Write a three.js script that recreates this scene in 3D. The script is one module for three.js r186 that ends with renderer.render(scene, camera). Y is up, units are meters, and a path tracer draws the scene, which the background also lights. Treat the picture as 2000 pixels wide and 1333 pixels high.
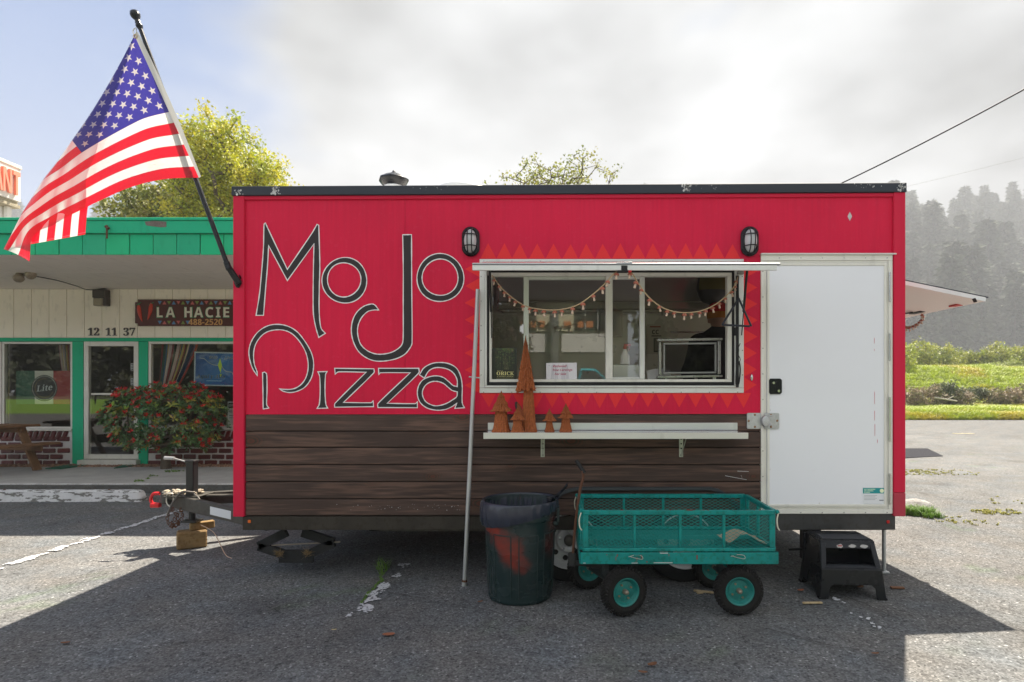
import * as THREE from 'three';
import { mergeGeometries } from 'three/addons/utils/BufferGeometryUtils.js';
import { ImprovedNoise } from 'three/addons/math/ImprovedNoise.js';
import { MarchingCubes } from 'three/addons/objects/MarchingCubes.js';
import { FontLoader } from 'three/addons/loaders/FontLoader.js';
import { TextGeometry } from 'three/addons/geometries/TextGeometry.js';

// ------------------------------------------------------------------ camera, sky, sun, exposure
const H = 1.43, FPX = 1170, CX = 1085, CY = 765, D = 4.485, S = FPX / D;   // eye height, focal length in photo pixels, principal point, distance to the trailer's face
const scene = new THREE.Scene();
const camera = new THREE.PerspectiveCamera(2 * Math.atan(666.5 / FPX) * 180 / Math.PI, 1.5, 0.1, 2500);
camera.position.set(0, H, 0);
camera.lookAt(0, H, -10);
camera.setViewOffset(2000, 1333, 1000 - CX, 666.5 - CY, 2000, 1333);
camera.focus = 4.5; camera.userData.fStop = 3.2;
const renderer = new THREE.WebGLRenderer();
renderer.setSize(1024, 682);
renderer.toneMapping = THREE.LinearToneMapping;
renderer.toneMappingExposure = 3.4;
renderer.shadowMap.enabled = true;

const SUN_AZ = 30.2 * Math.PI / 180, SUN_EL = 57.7 * Math.PI / 180;
const sunDir = new THREE.Vector3(Math.sin(SUN_AZ) * Math.cos(SUN_EL), Math.sin(SUN_EL), -Math.cos(SUN_AZ) * Math.cos(SUN_EL));
const sun = new THREE.DirectionalLight(new THREE.Color().setRGB(1, 0.90, 0.75), 5);
sun.position.copy(sunDir).multiplyScalar(120);
sun.castShadow = true; sun.shadow.radius = 1;
Object.assign(sun.shadow.camera, { left: -40, right: 40, top: 40, bottom: -40, near: 1, far: 300 });
sun.shadow.mapSize.set(2048, 2048);
scene.add(sun);

const PN = new ImprovedNoise();
const fbm3 = (x, y, z, o) => { let s = 0, a = 0.5; for (let i = 0; i < o; i++) { s += a * PN.noise(x, y, z); x = x * 2.03 + 7.1; y = y * 2.03 + 3.3; z = z * 2.03 + 1.7; a *= 0.5; } return s; };
const clamp = (x, a = 0, b = 1) => Math.min(b, Math.max(a, x));
const sstep = (a, b, x) => { const t = clamp((x - a) / (b - a)); return t * t * (3 - 2 * t); };
const mix = (a, b, t) => a + (b - a) * t;
{
  const W = 1536, Hh = 768, d = new Float32Array(W * Hh * 4);
  for (let j = 0; j < Hh; j++) for (let i = 0; i < W; i++) {
    const u = (i + 0.5) / W, v = (j + 0.5) / Hh, el = (v - 0.5) * Math.PI, ph = (u - 0.5) * 2 * Math.PI;
    const x = Math.cos(el) * Math.cos(ph), y = Math.sin(el), z = Math.cos(el) * Math.sin(ph);
    const o = (j * W + i) * 4, e = Math.max(y, 0);
    const q6 = Math.pow(e, 0.6), bx = mix(0.090, 0.040, q6), by = mix(0.130, 0.085, q6), bz = mix(0.205, 0.200, q6);
    const k = 1 / (e + 0.22), cx = x * k, cz = z * k;
    const n = fbm3(cx * 0.9 + 4.2, e * 1.2, cz * 0.9 + 1.3, 6), n2 = fbm3(cx * 1.7 + 11, e * 2, cz * 1.7 - 5, 5), n3 = fbm3(cx * 0.35 - 3, 2.2, cz * 0.35 + 8, 3);
    const az = Math.atan2(x, -z);                                   // 0 straight ahead, positive to the right
    const open = sstep(-0.25, -0.70, az) * sstep(2.4, 1.4, Math.abs(az));   // the bank of cloud thins towards the left of the trailer
    const cover = sstep(-0.14, 0.22, n + 0.24 + 0.16 * sstep(-0.3, 0.0, az) * sstep(1.6, 0.8, Math.abs(az)) - open * 0.50 + n3 * 0.25);
    const cs = x * sunDir.x + y * sunDir.y + z * sunDir.z, ang = Math.acos(clamp(cs, -1, 1));
    // clouds: grey where the sun stands behind them, brighter where it lights the side that faces us, a bright patch round the sun
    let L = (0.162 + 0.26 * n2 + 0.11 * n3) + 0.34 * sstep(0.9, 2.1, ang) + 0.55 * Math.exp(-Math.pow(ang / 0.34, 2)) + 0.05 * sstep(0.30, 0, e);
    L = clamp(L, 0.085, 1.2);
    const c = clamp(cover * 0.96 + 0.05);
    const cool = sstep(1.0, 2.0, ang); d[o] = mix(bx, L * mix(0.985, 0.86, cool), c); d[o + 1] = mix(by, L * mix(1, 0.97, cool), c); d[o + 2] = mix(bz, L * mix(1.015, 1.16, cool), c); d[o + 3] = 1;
    if (y < 0) { const g = 0.12; const t = sstep(0, -0.05, y); for (let q = 0; q < 3; q++) d[o + q] = mix(d[o + q], g, t); }
  }
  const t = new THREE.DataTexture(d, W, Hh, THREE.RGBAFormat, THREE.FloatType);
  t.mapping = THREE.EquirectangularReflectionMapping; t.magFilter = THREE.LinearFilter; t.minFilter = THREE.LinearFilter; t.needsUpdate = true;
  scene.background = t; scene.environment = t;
}
scene.fog = new THREE.FogExp2(new THREE.Color().setRGB(0.80, 0.84, 0.90), 0.0008);

// ------------------------------------------------------------------ helpers
const rngOf = (s) => () => { s = (s + 0x6d2b79f5) | 0; let t = Math.imul(s ^ (s >>> 15), 1 | s); t = (t + Math.imul(t ^ (t >>> 7), 61 | t)) ^ t; return ((t ^ (t >>> 14)) >>> 0) / 4294967296; };
const V = (x, y, z) => new THREE.Vector3(x, y, z);
const gx = (px, z) => (px - CX) / FPX * z, gy = (py, z) => H + (CY - py) / FPX * z;   // metres across and up at the distance z
const fx = (px) => (px - CX) / S, fy = (py) => H + (CY - py) / S, ZF = -D;             // on the trailer's face
const P = (px, py, z) => V(gx(px, z), gy(py, z), -z);
const gz = (py, y = 0) => (H - y) * FPX / (py - CY);                                   // distance of a point of the ground
const G = (px, py, y = 0) => { const z = gz(py, y); return V(gx(px, z), y, -z); };

const used = new Map();
function numbered(n) { const k = used.get(n) || 0; used.set(n, k + 1); return k ? `${n}_${String(k).padStart(3, '0')}` : n; }
function shade(o) { o.castShadow = true; o.receiveShadow = true; return o; }
function clean(g) {
  if (g.index) g = g.toNonIndexed();
  for (const k of Object.keys(g.attributes)) if (!['position', 'normal', 'uv', 'color'].includes(k)) g.deleteAttribute(k);
  if (!g.attributes.normal) g.computeVertexNormals();
  if (!g.attributes.uv) muv(g);
  return g;
}
function muv(g, k = 1) {                                              // uv in metres along the side that a face looks at
  if (g.index) g = g.toNonIndexed();
  const p = g.attributes.position, uv = new Float32Array(p.count * 2), a = V(), b = V(), c = V();
  for (let i = 0; i < p.count; i += 3) {
    a.fromBufferAttribute(p, i); b.fromBufferAttribute(p, i + 1).sub(a); c.fromBufferAttribute(p, i + 2).sub(a); b.cross(c);
    const X = Math.abs(b.x), Y = Math.abs(b.y), Z = Math.abs(b.z);
    for (let q = 0; q < 3; q++) {
      const x = p.getX(i + q), y = p.getY(i + q), z = p.getZ(i + q);
      const [u, v] = Z >= X && Z >= Y ? [x, y] : X >= Y ? [z, y] : [x, z];
      uv[(i + q) * 2] = u * k; uv[(i + q) * 2 + 1] = v * k;
    }
  }
  g.setAttribute('uv', new THREE.BufferAttribute(uv, 2));
  return g;
}
function merge(list) {
  list = (Array.isArray(list) ? list : [list]).map(clean);
  const col = list.some((g) => g.attributes.color);
  if (col) for (const g of list) if (!g.attributes.color) g.setAttribute('color', new THREE.BufferAttribute(new Float32Array(g.attributes.position.count * 3).fill(1), 3));
  return list.length > 1 ? mergeGeometries(list) : list[0];
}
function wpos(o) { const v = V(); for (; o && o !== scene; o = o.parent) v.add(o.position); return v; }
function thing(name, label, category, at = V(), group, turn = 0) {     // a Group at the thing's base
  const o = new THREE.Group(); o.name = numbered(name); o.position.copy(at); o.rotation.y = turn; scene.add(o);
  o.userData = { label, category }; if (group) o.userData.group = group;
  return o;
}
function part(name, geos, m, parent, label) {                          // a mesh in its thing's own coordinates
  const o = shade(new THREE.Mesh(merge(geos), m)); o.name = name; parent.add(o);
  if (label) o.userData.label = label;
  return o;
}
function wpart(name, geos, m, parent, label) {                         // the same, with shapes given in the coordinates of the place
  const g = merge(geos), w = wpos(parent); g.translate(-w.x, -w.y, -w.z);
  return part(name, g, m, parent, label);
}
function solo(name, geos, m, label, category, group, kind) {           // a thing that is one mesh
  const o = shade(new THREE.Mesh(merge(geos), m)); o.name = numbered(name); scene.add(o);
  if (label) o.userData.label = label; if (category) o.userData.category = category; if (group) o.userData.group = group; if (kind) o.userData.kind = kind;
  return o;
}
const struct = (name, geos, m, label) => solo(name, geos, m, label, null, null, 'structure');
function cbox(w, h, d, x = 0, y = 0, z = 0, c = 0.003) {               // box with chamfered edges, 44 triangles
  c = Math.min(c, w * 0.45, h * 0.45, d * 0.45);
  const X = w / 2, Y = h / 2, Z = d / 2, pos = [], q = (...v) => { for (const k of [0, 1, 2, 0, 2, 3]) if (v[k]) pos.push(...v[k]); }, t = (a, b, e) => pos.push(...a, ...b, ...e);
  const K = (sx, sy, sz, ax) => [sx * (ax === 0 ? X : X - c), sy * (ax === 1 ? Y : Y - c), sz * (ax === 2 ? Z : Z - c)];
  const flip = (s, a) => (s > 0 ? a : a.slice().reverse());
  for (const s of [1, -1]) {
    q(...flip(s, [K(s, -1, 1, 0), K(s, -1, -1, 0), K(s, 1, -1, 0), K(s, 1, 1, 0)]));
    q(...flip(s, [K(-1, s, 1, 1), K(1, s, 1, 1), K(1, s, -1, 1), K(-1, s, -1, 1)]));
    q(...flip(s, [K(-1, -1, s, 2), K(1, -1, s, 2), K(1, 1, s, 2), K(-1, 1, s, 2)]));
  }
  for (const a of [1, -1]) for (const b of [1, -1]) {
    q(...flip(a * b, [K(a, b, 1, 0), K(a, b, -1, 0), K(a, b, -1, 1), K(a, b, 1, 1)]));
    q(...flip(-a * b, [K(a, 1, b, 0), K(a, -1, b, 0), K(a, -1, b, 2), K(a, 1, b, 2)]));
    q(...flip(a * b, [K(1, a, b, 1), K(-1, a, b, 1), K(-1, a, b, 2), K(1, a, b, 2)]));
    for (const e of [1, -1]) { const v = [K(a, b, e, 0), K(a, b, e, 1), K(a, b, e, 2)]; t(...flip(a * b * e, v)); }
  }
  const g = new THREE.BufferGeometry(); g.setAttribute('position', new THREE.Float32BufferAttribute(pos, 3));
  g.computeVertexNormals(); muv(g); g.translate(x, y, z); return g;
}
const bx2 = (x0, y0, z0, x1, y1, z1, c) => muv(cbox(Math.abs(x1 - x0), Math.abs(y1 - y0), Math.abs(z1 - z0), (x0 + x1) / 2, (y0 + y1) / 2, (z0 + z1) / 2, c));
const fbox = (px0, py0, px1, py1, z0, z1, c) => bx2(fx(px0), fy(py1), ZF + z0, fx(px1), fy(py0), ZF + z1, c);   // on the trailer's face, z0..z1 metres proud of it
function rod(a, b, r, r2 = r, n = 10) {
  const d = V().subVectors(b, a), l = d.length(), g = new THREE.CylinderGeometry(r2, r, l, n, 1);
  g.applyQuaternion(new THREE.Quaternion().setFromUnitVectors(V(0, 1, 0), d.normalize())); g.translate((a.x + b.x) / 2, (a.y + b.y) / 2, (a.z + b.z) / 2); return g;
}
function bar(a, b, w, h, c = 0.002, up = V(0, 1, 0)) {                 // rectangular bar from a to b
  const d = V().subVectors(b, a), l = d.length(); d.normalize();
  const x = V().crossVectors(up, d); if (x.length() < 1e-4) x.set(1, 0, 0); x.normalize(); const y = V().crossVectors(d, x);
  const g = cbox(w, h, l, 0, 0, 0, c); g.applyMatrix4(new THREE.Matrix4().makeBasis(x, y, d)); g.translate((a.x + b.x) / 2, (a.y + b.y) / 2, (a.z + b.z) / 2); return g;
}
const tube = (pts, r, seg = 40, n = 7, closed = false) => new THREE.TubeGeometry(new THREE.CatmullRomCurve3(pts, closed, 'centripetal'), seg, r, n, closed);
const lathe = (pr, n = 32) => new THREE.LatheGeometry(pr.map(([r, y]) => new THREE.Vector2(r, y)), n);
function plate(pts, t, z0 = 0, bevel = 0) {                            // polygon in x, y, from z0 to z0 + t
  const s = new THREE.Shape(pts.map(([x, y]) => new THREE.Vector2(x, y)));
  const g = new THREE.ExtrudeGeometry(s, { depth: t - 2 * bevel, bevelEnabled: bevel > 0, bevelSize: bevel, bevelThickness: bevel, bevelOffset: -bevel, bevelSegments: 1 });
  g.translate(0, 0, z0 + bevel); return g;
}
const fpoly = (pts, z0, z1, bevel = 0) => plate(pts.map(([a, b]) => [fx(a), fy(b)]), z1 - z0, ZF + z0, bevel);
function quad(w, h) { return new THREE.PlaneGeometry(w, h); }
function tint(g, r, gg = r, b = r) { g = g.index ? g.toNonIndexed() : g; const n = g.attributes.position.count, c = new Float32Array(n * 3); for (let i = 0; i < n; i++) { c[i * 3] = r; c[i * 3 + 1] = gg; c[i * 3 + 2] = b; } g.setAttribute('color', new THREE.BufferAttribute(c, 3)); return g; }

// textures
const enc = (x) => { x = clamp(x); return 255 * (x <= 0.0031308 ? 12.92 * x : 1.055 * Math.pow(x, 1 / 2.4) - 0.055); };
const hsh = (x, y, s) => { let h = Math.imul(x, 374761393) ^ Math.imul(y, 668265263) ^ Math.imul(s, 1274126177); h = Math.imul(h ^ (h >>> 13), 1274126177); return ((h ^ (h >>> 16)) >>> 0) / 4294967296; };
function vn(x, y, px, py, s) {                                         // value noise that repeats after px, py cells
  const xi = Math.floor(x), yi = Math.floor(y); let u = x - xi, v = y - yi; u = u * u * (3 - 2 * u); v = v * v * (3 - 2 * v);
  const m = (a, n) => ((a % n) + n) % n, x0 = m(xi, px), x1 = m(xi + 1, px), y0 = m(yi, py), y1 = m(yi + 1, py);
  return mix(mix(hsh(x0, y0, s), hsh(x1, y0, s), u), mix(hsh(x0, y1, s), hsh(x1, y1, s), u), v);
}
function fb(u, v, fxx, fyy, o, s) { let r = 0, a = 0.5, t = 0; for (let i = 0; i < o; i++) { r += a * vn(u * fxx, v * fyy, fxx, fyy, s + i); t += a; a *= 0.5; fxx *= 2; fyy *= 2; } return r / t; }
function tex(w, h, fn, { srgb = false, size = [1, 1] } = {}) {          // fn(u, v) gives a linear colour or one value; size: metres that the texture covers
  const d = new Uint8Array(w * h * 4);
  for (let j = 0; j < h; j++) for (let i = 0; i < w; i++) {
    let c = fn((i + 0.5) / w, (j + 0.5) / h, i, j); if (!Array.isArray(c)) c = [c, c, c, 1];
    const o = (j * w + i) * 4; for (let q = 0; q < 3; q++) d[o + q] = srgb ? enc(c[q]) : clamp(c[q]) * 255; d[o + 3] = 255;
  }
  const t = new THREE.DataTexture(d, w, h); t.wrapS = t.wrapT = THREE.RepeatWrapping; t.magFilter = THREE.LinearFilter; t.minFilter = THREE.LinearMipmapLinearFilter;
  if (srgb) t.colorSpace = THREE.SRGBColorSpace; t.repeat.set(1 / size[0], 1 / size[1]); t.needsUpdate = true; return t;
}
function print(w, h, draw) { const c = document.createElement('canvas'); c.width = w; c.height = h; draw(c.getContext('2d'), w, h); const t = new THREE.CanvasTexture(c); t.colorSpace = THREE.SRGBColorSpace; return t; }
function again(t, sx, sy, ox = 0, oy = 0) { const r = t.clone(); r.repeat.set(1 / sx, 1 / sy); r.offset.set(ox, oy); r.needsUpdate = true; return r; }
const rgb = (r, g, b) => new THREE.Color().setRGB(r, g, b);
function mat(c, roughness = 0.6, metalness = 0, extra = {}) {
  const phys = ['transmission', 'clearcoat', 'sheen', 'ior', 'thickness', 'anisotropy', 'specularIntensity'].some((k) => k in extra);
  return new (phys ? THREE.MeshPhysicalMaterial : THREE.MeshStandardMaterial)({ color: Array.isArray(c) ? rgb(...c) : c, roughness, metalness, side: THREE.DoubleSide, ...extra });
}

// ------------------------------------------------------------------ shared textures and materials
const T = {};
{
  // asphalt: loose stones in worn binder, a tile of 2.4 m
  const N = 1024, cell = 4, M = N / cell, hgt = new Float32Array(N * N), lum = new Float32Array(N * N);
  for (let j = 0; j < N; j++) for (let i = 0; i < N; i++) {
    const ci = Math.floor(i / cell), cj = Math.floor(j / cell); let best = 9e9, id = 0;
    for (let a = -1; a <= 1; a++) for (let b = -1; b <= 1; b++) {
      const x = ((ci + a) % M + M) % M, y = ((cj + b) % M + M) % M, dx = (ci + a + hsh(x, y, 3)) * cell - i, dy = (cj + b + hsh(x, y, 4)) * cell - j, r = 0.55 + 0.9 * hsh(x, y, 6), dd = (dx * dx + dy * dy) / (r * r);
      if (dd < best) { best = dd; id = x + y * M; }
    }
    const q = hsh(id, 7, 9), o = j * N + i, u = i / N, v = j / N, s = clamp(1 - Math.sqrt(best) / 4.2), big = fb(u, v, 6, 6, 4, 21), pit = sstep(0.60, 0.72, fb(u, v, 90, 90, 2, 31));
    hgt[o] = s * (0.35 + 0.65 * hsh(id, 1, 2)) * (1 - 0.35 * pit) + 0.25 * fb(u, v, 60, 60, 2, 5);
    let l = 0.092 + 0.088 * q * q + 0.04 * (s - 0.5); if (q > 0.984) l = 0.20 + 0.16 * hsh(id, 5, 5); if (q < 0.06) l *= 0.6;
    lum[o] = l * (0.85 + 0.34 * big) * (1 - 0.22 * pit) * (0.94 + 0.12 * fb(u, v, 200, 200, 1, 77));
  }
  T.asphalt = tex(N, N, (u, v, i, j) => { const l = lum[j * N + i], w = (fb(u, v, 9, 9, 3, 55) - 0.5) * 0.14; return [l * (0.985 + w), l, l * (1.01 - w)]; }, { srgb: true, size: [2.4, 2.4] });
  T.asphaltB = tex(N, N, (u, v, i, j) => hgt[j * N + i], { size: [2.4, 2.4] });
}
T.planks = tex(1024, 512, (u, v) => {                                    // dark stained pine with knots, 2.4 x 0.8 m
  let w = 0; for (const [ku, kv, r] of [[0.13, 0.3, 0.012], [0.37, 0.72, 0.016], [0.58, 0.18, 0.01], [0.71, 0.55, 0.014], [0.9, 0.83, 0.012], [0.28, 0.08, 0.008], [0.82, 0.28, 0.009]]) { const dx = (u - ku), dy = (v - kv) * 0.33; w += Math.exp(-(dx * dx * 0.35 + dy * dy) / (r * r * 1.6)); }
  const vv = v + 0.035 * (fb(u, v, 5, 4, 3, 12) - 0.5) + w * 0.02, g = fb(u + w * 0.01, vv, 12, 80, 4, 4), g2 = fb(u, vv, 5, 26, 3, 8), st = fb(u, v, 8, 5, 4, 30), worn = sstep(0.52, 0.8, g * 0.55 + g2 * 0.3 + fb(u, v, 5, 6, 4, 44) * 0.35);
  const k = 0.70 + 0.5 * st + 0.4 * (g - 0.5); let r = 0.076 * k + worn * 0.062, gg = 0.049 * k + worn * 0.033, b = 0.040 * k + worn * 0.022;
  const kn = clamp(w * 0.9); r = mix(r, 0.075 + 0.05 * Math.sin(w * 22), kn * 0.85); gg = mix(gg, 0.035, kn * 0.85); b = mix(b, 0.02, kn * 0.85); return [r, gg, b];
}, { srgb: true, size: [2.4, 0.8] });
T.planksB = tex(1024, 512, (u, v) => { const vv = v + 0.035 * (fb(u, v, 5, 4, 3, 12) - 0.5); return fb(u, vv, 7, 110, 3, 4) * 0.7 + fb(u, vv, 10, 240, 2, 9) * 0.3; }, { size: [2.4, 0.8] });
T.emboss = tex(1024, 1024, (u, v) => { const uu = u + 0.03 * (fb(u, v, 4, 3, 3, 2) - 0.5); return Math.pow(fb(uu, v, 150, 6, 3, 14), 1.5) * 0.8 + 0.25 * fb(u, v, 30, 4, 2, 19); }, { size: [1.22, 1.22] });   // pressed wood grain of the siding
T.redPaint = tex(1024, 1024, (u, v) => { const f = fb(u, v, 5, 4, 5, 61), sp = sstep(0.74, 0.8, fb(u, v, 120, 120, 2, 9)), g = fb(u, v, 160, 6, 2, 14), k = 0.86 + 0.24 * f + 0.10 * (g - 0.5); return [0.655 * k + 0.006 * sp, 0.014 * k + 0.006 * sp, 0.058 * k + 0.008 * sp]; }, { srgb: true, size: [2.44, 2.44] });
T.grime = tex(512, 512, (u, v) => { const f = fb(u, v, 5, 5, 5, 71), s = sstep(0.62, 0.8, fb(u, v, 26, 9, 3, 72)); const k = 0.93 + 0.1 * f - 0.10 * s; return [k, k, k * 0.985]; }, { srgb: true, size: [1.4, 1.4] });
T.soft = tex(256, 256, (u, v) => { const k = 0.965 + 0.05 * fb(u, v, 3, 3, 3, 171); return [k, k, k]; }, { srgb: true, size: [2.2, 2.2] });
T.worn = tex(512, 512, (u, v) => { const a = fb(u, v, 9, 9, 5, 81), s = sstep(0.58, 0.72, fb(u, v, 40, 40, 3, 82)); const k = 0.55 + 0.7 * a; return [k * (1 - 0.2 * s), k * (1 - 0.25 * s), k * (1 - 0.32 * s)]; }, { srgb: true, size: [0.8, 0.8] });
T.fine = tex(512, 512, (u, v) => fb(u, v, 40, 40, 4, 91), { size: [0.5, 0.5] });
T.concrete = tex(512, 512, (u, v) => { const a = fb(u, v, 6, 6, 5, 101), b = fb(u, v, 120, 120, 2, 102), k = 0.25 + 0.15 * a + 0.07 * b; return [k, k * 0.99, k * 0.96]; }, { srgb: true, size: [1.5, 1.5] });
T.cedar = tex(512, 512, (u, v) => { const uu = u + 0.04 * (fb(u, v, 6, 6, 3, 111) - 0.5), g = fb(uu, v, 60, 5, 4, 112), b = fb(u, v, 7, 7, 4, 113), k = 0.6 + 0.5 * b; return [mix(0.30, 0.66, g) * k, mix(0.075, 0.22, g) * k, mix(0.024, 0.085, g) * k]; }, { srgb: true, size: [0.3, 0.3] });
T.cedarB = tex(512, 512, (u, v) => { const uu = u + 0.04 * (fb(u, v, 6, 6, 3, 111) - 0.5); return fb(uu, v, 60, 5, 4, 112); }, { size: [0.3, 0.3] });
T.galv = tex(512, 512, (u, v) => { const a = fb(u, v, 26, 26, 3, 121), b = fb(u, v, 4, 4, 4, 122), k = 0.36 + 0.16 * a + 0.14 * b; return [k, k * 1.01, k * 1.02]; }, { srgb: true, size: [0.4, 0.4] });
T.wood = tex(512, 512, (u, v) => { const vv = v + 0.03 * (fb(u, v, 4, 4, 3, 131) - 0.5), g = fb(u, vv, 4, 60, 4, 132), b = fb(u, v, 5, 5, 4, 133), k = 0.6 + 0.6 * b; return [mix(0.12, 0.30, g) * k, mix(0.062, 0.16, g) * k, mix(0.03, 0.075, g) * k]; }, { srgb: true, size: [0.8, 0.4] });
T.woodB = tex(512, 512, (u, v) => fb(u, v + 0.03 * (fb(u, v, 4, 4, 3, 131) - 0.5), 4, 60, 4, 132), { size: [0.8, 0.4] });
T.scuff = tex(512, 512, (u, v) => 0.42 + 0.4 * fb(u, v, 7, 7, 5, 141), { size: [0.9, 0.9] });
T.weave = tex(256, 256, (u, v) => 0.5 + 0.25 * Math.sin(u * 402.1) + 0.25 * Math.sin(v * 402.1), { size: [0.08, 0.08] });

const M = {
  red: mat([1, 1, 1], 0.7, 0, { specularIntensity: 0.25, map: T.redPaint, bumpMap: T.emboss, bumpScale: 0.0014, roughnessMap: T.scuff }),
  redPost: mat([0.60, 0.013, 0.052], 0.6, 0, { specularIntensity: 0.4, bumpMap: T.fine, bumpScale: 0.0004 }),
  trim: mat([0.036, 0.042, 0.055], 0.6, 0, { specularIntensity: 0.5 }),
  chip: mat([0.55, 0.55, 0.54], 0.8),
  letter: mat([0.042, 0.039, 0.040], 0.85, 0, { specularIntensity: 0.4, bumpMap: T.emboss, bumpScale: 0.001 }),
  letterEdge: mat([0.76, 0.75, 0.76], 0.7),
  orange: mat([0.78, 0.036, 0.040], 0.7, 0, { specularIntensity: 0.4, bumpMap: T.emboss, bumpScale: 0.0013 }),
  white: mat([0.80, 0.81, 0.83], 0.32, 0, { map: T.grime }),
  alu: mat([0.70, 0.70, 0.68], 0.42, 0.35, { map: T.grime }),
  creamMetal: mat([0.76, 0.74, 0.68], 0.45, 0.0, { map: T.grime }),
  steel: mat([0.56, 0.56, 0.55], 0.32, 0.95, { roughnessMap: T.scuff }),
  brushed: mat([0.52, 0.51, 0.49], 0.38, 0.9, { anisotropy: 0.7 }),
  galv: mat([1, 1, 1], 0.48, 0.75, { map: T.galv }),
  black: mat([0.010, 0.010, 0.011], 0.5, 0, { specularIntensity: 0.6 }),
  rubber: mat([0.012, 0.012, 0.013], 0.8, 0, { specularIntensity: 0.5, bumpMap: T.fine, bumpScale: 0.0008 }),
  skirt: mat([0.045, 0.038, 0.030], 0.7, 0, { specularIntensity: 0.5, map: T.worn }),
  chassis: mat([0.020, 0.020, 0.022], 0.6, 0, { specularIntensity: 0.6, map: T.worn }),
  glass: mat([1, 1, 1], 0.015, 0, { transmission: 1, thickness: 0, ior: 1.85 }),
  glassTint: mat([0.62, 0.66, 0.62], 0.015, 0, { transmission: 1, thickness: 0, ior: 1.85 }),
  teal: mat([0.003, 0.235, 0.215], 0.5, 0.0, { specularIntensity: 0.5, map: T.worn, roughnessMap: T.scuff }),
  tealMesh: mat([0.006, 0.27, 0.24], 0.6),
  rust: mat([0.13, 0.055, 0.030], 0.8, 0.2, { map: T.worn }),
  cedar: mat([1, 1, 1], 0.85, 0, { map: T.cedar, bumpMap: T.cedarB, bumpScale: 0.004, specularIntensity: 0.3 }),
  wood: mat([1, 1, 1], 0.8, 0, { map: T.wood, bumpMap: T.woodB, bumpScale: 0.0015 }),
  concrete: mat([1, 1, 1], 0.9, 0, { map: T.concrete, bumpMap: T.fine, bumpScale: 0.002 }),
  frosted: mat([0.82, 0.83, 0.84], 0.35, 0, { transmission: 0.35, thickness: 0 }),
  plasticBlack: mat([0.009, 0.010, 0.013], 0.45, 0, { specularIntensity: 0.6, roughnessMap: T.scuff, bumpMap: T.fine, bumpScale: 0.0004 }),
  redPlastic: mat([0.55, 0.015, 0.015], 0.4),
};
const printed = (t, rough = 0.6, extra = {}) => mat([1, 1, 1], rough, 0, { map: t, ...extra });

// ------------------------------------------------------------------ ground, road markings, pavement
{
  const g = [], near = new THREE.PlaneGeometry(30, 34, 300, 340); near.rotateX(-Math.PI / 2); near.translate(1, 0, -8);
  const p = near.attributes.position, col = new Float32Array(p.count * 3), r = V();
  for (let i = 0; i < p.count; i++) {
    const x = p.getX(i), z = p.getZ(i);
    const a = fbm3(x * 0.35, 1.3, z * 0.35, 4), b = fbm3(x * 1.6, 5.2, z * 1.6, 4), st = sstep(0.16, 0.3, fbm3(x * 0.8 + 30, 2, z * 0.8, 4));
    let k = 1.06 + 0.32 * a + 0.22 * b - 0.16 * st;
    const e = Math.max(Math.abs(x - 1) / 15, Math.abs(z + 8) / 17); k = mix(k, 1, sstep(0.85, 1, e));
    p.setY(i, (fbm3(x * 0.9, 3, z * 0.9, 3) * 0.010 - 0.002) * sstep(1, 0.85, e));
    const moss = sstep(0.20, 0.34, fbm3(x * 1.3 - 9, 8, z * 1.3, 4)) * 0.35 * sstep(0.0, 0.08, fbm3(x * 12, 3, z * 12, 2));
    col[i * 3] = k * (1 - 0.28 * moss); col[i * 3 + 1] = k; col[i * 3 + 2] = k * (1 - 0.5 * moss);
  }
  near.setAttribute('color', new THREE.BufferAttribute(col, 3)); near.computeVertexNormals();
  for (let i = 0, u = near.attributes.uv; i < u.count; i++) u.setXY(i, p.getX(i), p.getZ(i));
  const far = [[-900, -900, 900, -25], [-900, 9, 900, 900], [-900, -25, -14, 9], [16, -25, 900, 9]].map(([x0, z0, x1, z1]) => {
    const q = new THREE.PlaneGeometry(x1 - x0, z1 - z0); q.rotateX(-Math.PI / 2); q.translate((x0 + x1) / 2, 0, (z0 + z1) / 2); return muv(q);
  });
  struct('ground', [near, ...far], mat([1, 1, 1], 0.95, 0, { specularIntensity: 0.3, map: T.asphalt, bumpMap: T.asphaltB, bumpScale: 0.0036, vertexColors: true }), 'worn grey asphalt car park around the pizza trailer');
}
// worn white parking lines: flakes of paint that are left on the stones
function parkingLine(x, z0, z1, w, keep, seed, label) {
  const r = rngOf(seed), g = [], n = Math.round((z1 - z0) * w * 9000);
  const pos = [];
  for (let i = 0; i < n; i++) {
    const u = (r() - 0.5), z = z0 + (z1 - z0) * r(), xx = x + u * w;
    if (fbm3(xx * 9 + seed, 4, z * 7, 4) + 0.35 * fbm3(xx * 40, 9, z * 40, 2) > keep - 0.25 * Math.abs(u) * Math.abs(u) * 4) continue;
    const k = 0.004 + 0.009 * r(), a0 = r() * 6.28, m = 5, y = 0.0085 + fbm3(xx * 0.9, 3, -z * 0.9, 3) * 0.010 - 0.002 + r() * 0.0015, c = [];
    for (let q = 0; q < m; q++) { const a = a0 + q / m * 6.283, kk = k * (0.6 + 0.8 * r()); c.push([xx + Math.cos(a) * kk, y, -z + Math.sin(a) * kk]); }
    for (let q = 1; q < m - 1; q++) pos.push(...c[0], ...c[q + 1], ...c[q]);
  }
  const b = new THREE.BufferGeometry(); b.setAttribute('position', new THREE.Float32BufferAttribute(pos, 3)); b.computeVertexNormals();
  return struct('parking_line', b, mat([0.54, 0.55, 0.57], 0.85), label);
}
parkingLine(-4.5, 4.3, 9.2, 0.115, 0.02, 3, 'white parking line running beside the trailer hitch');
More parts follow.
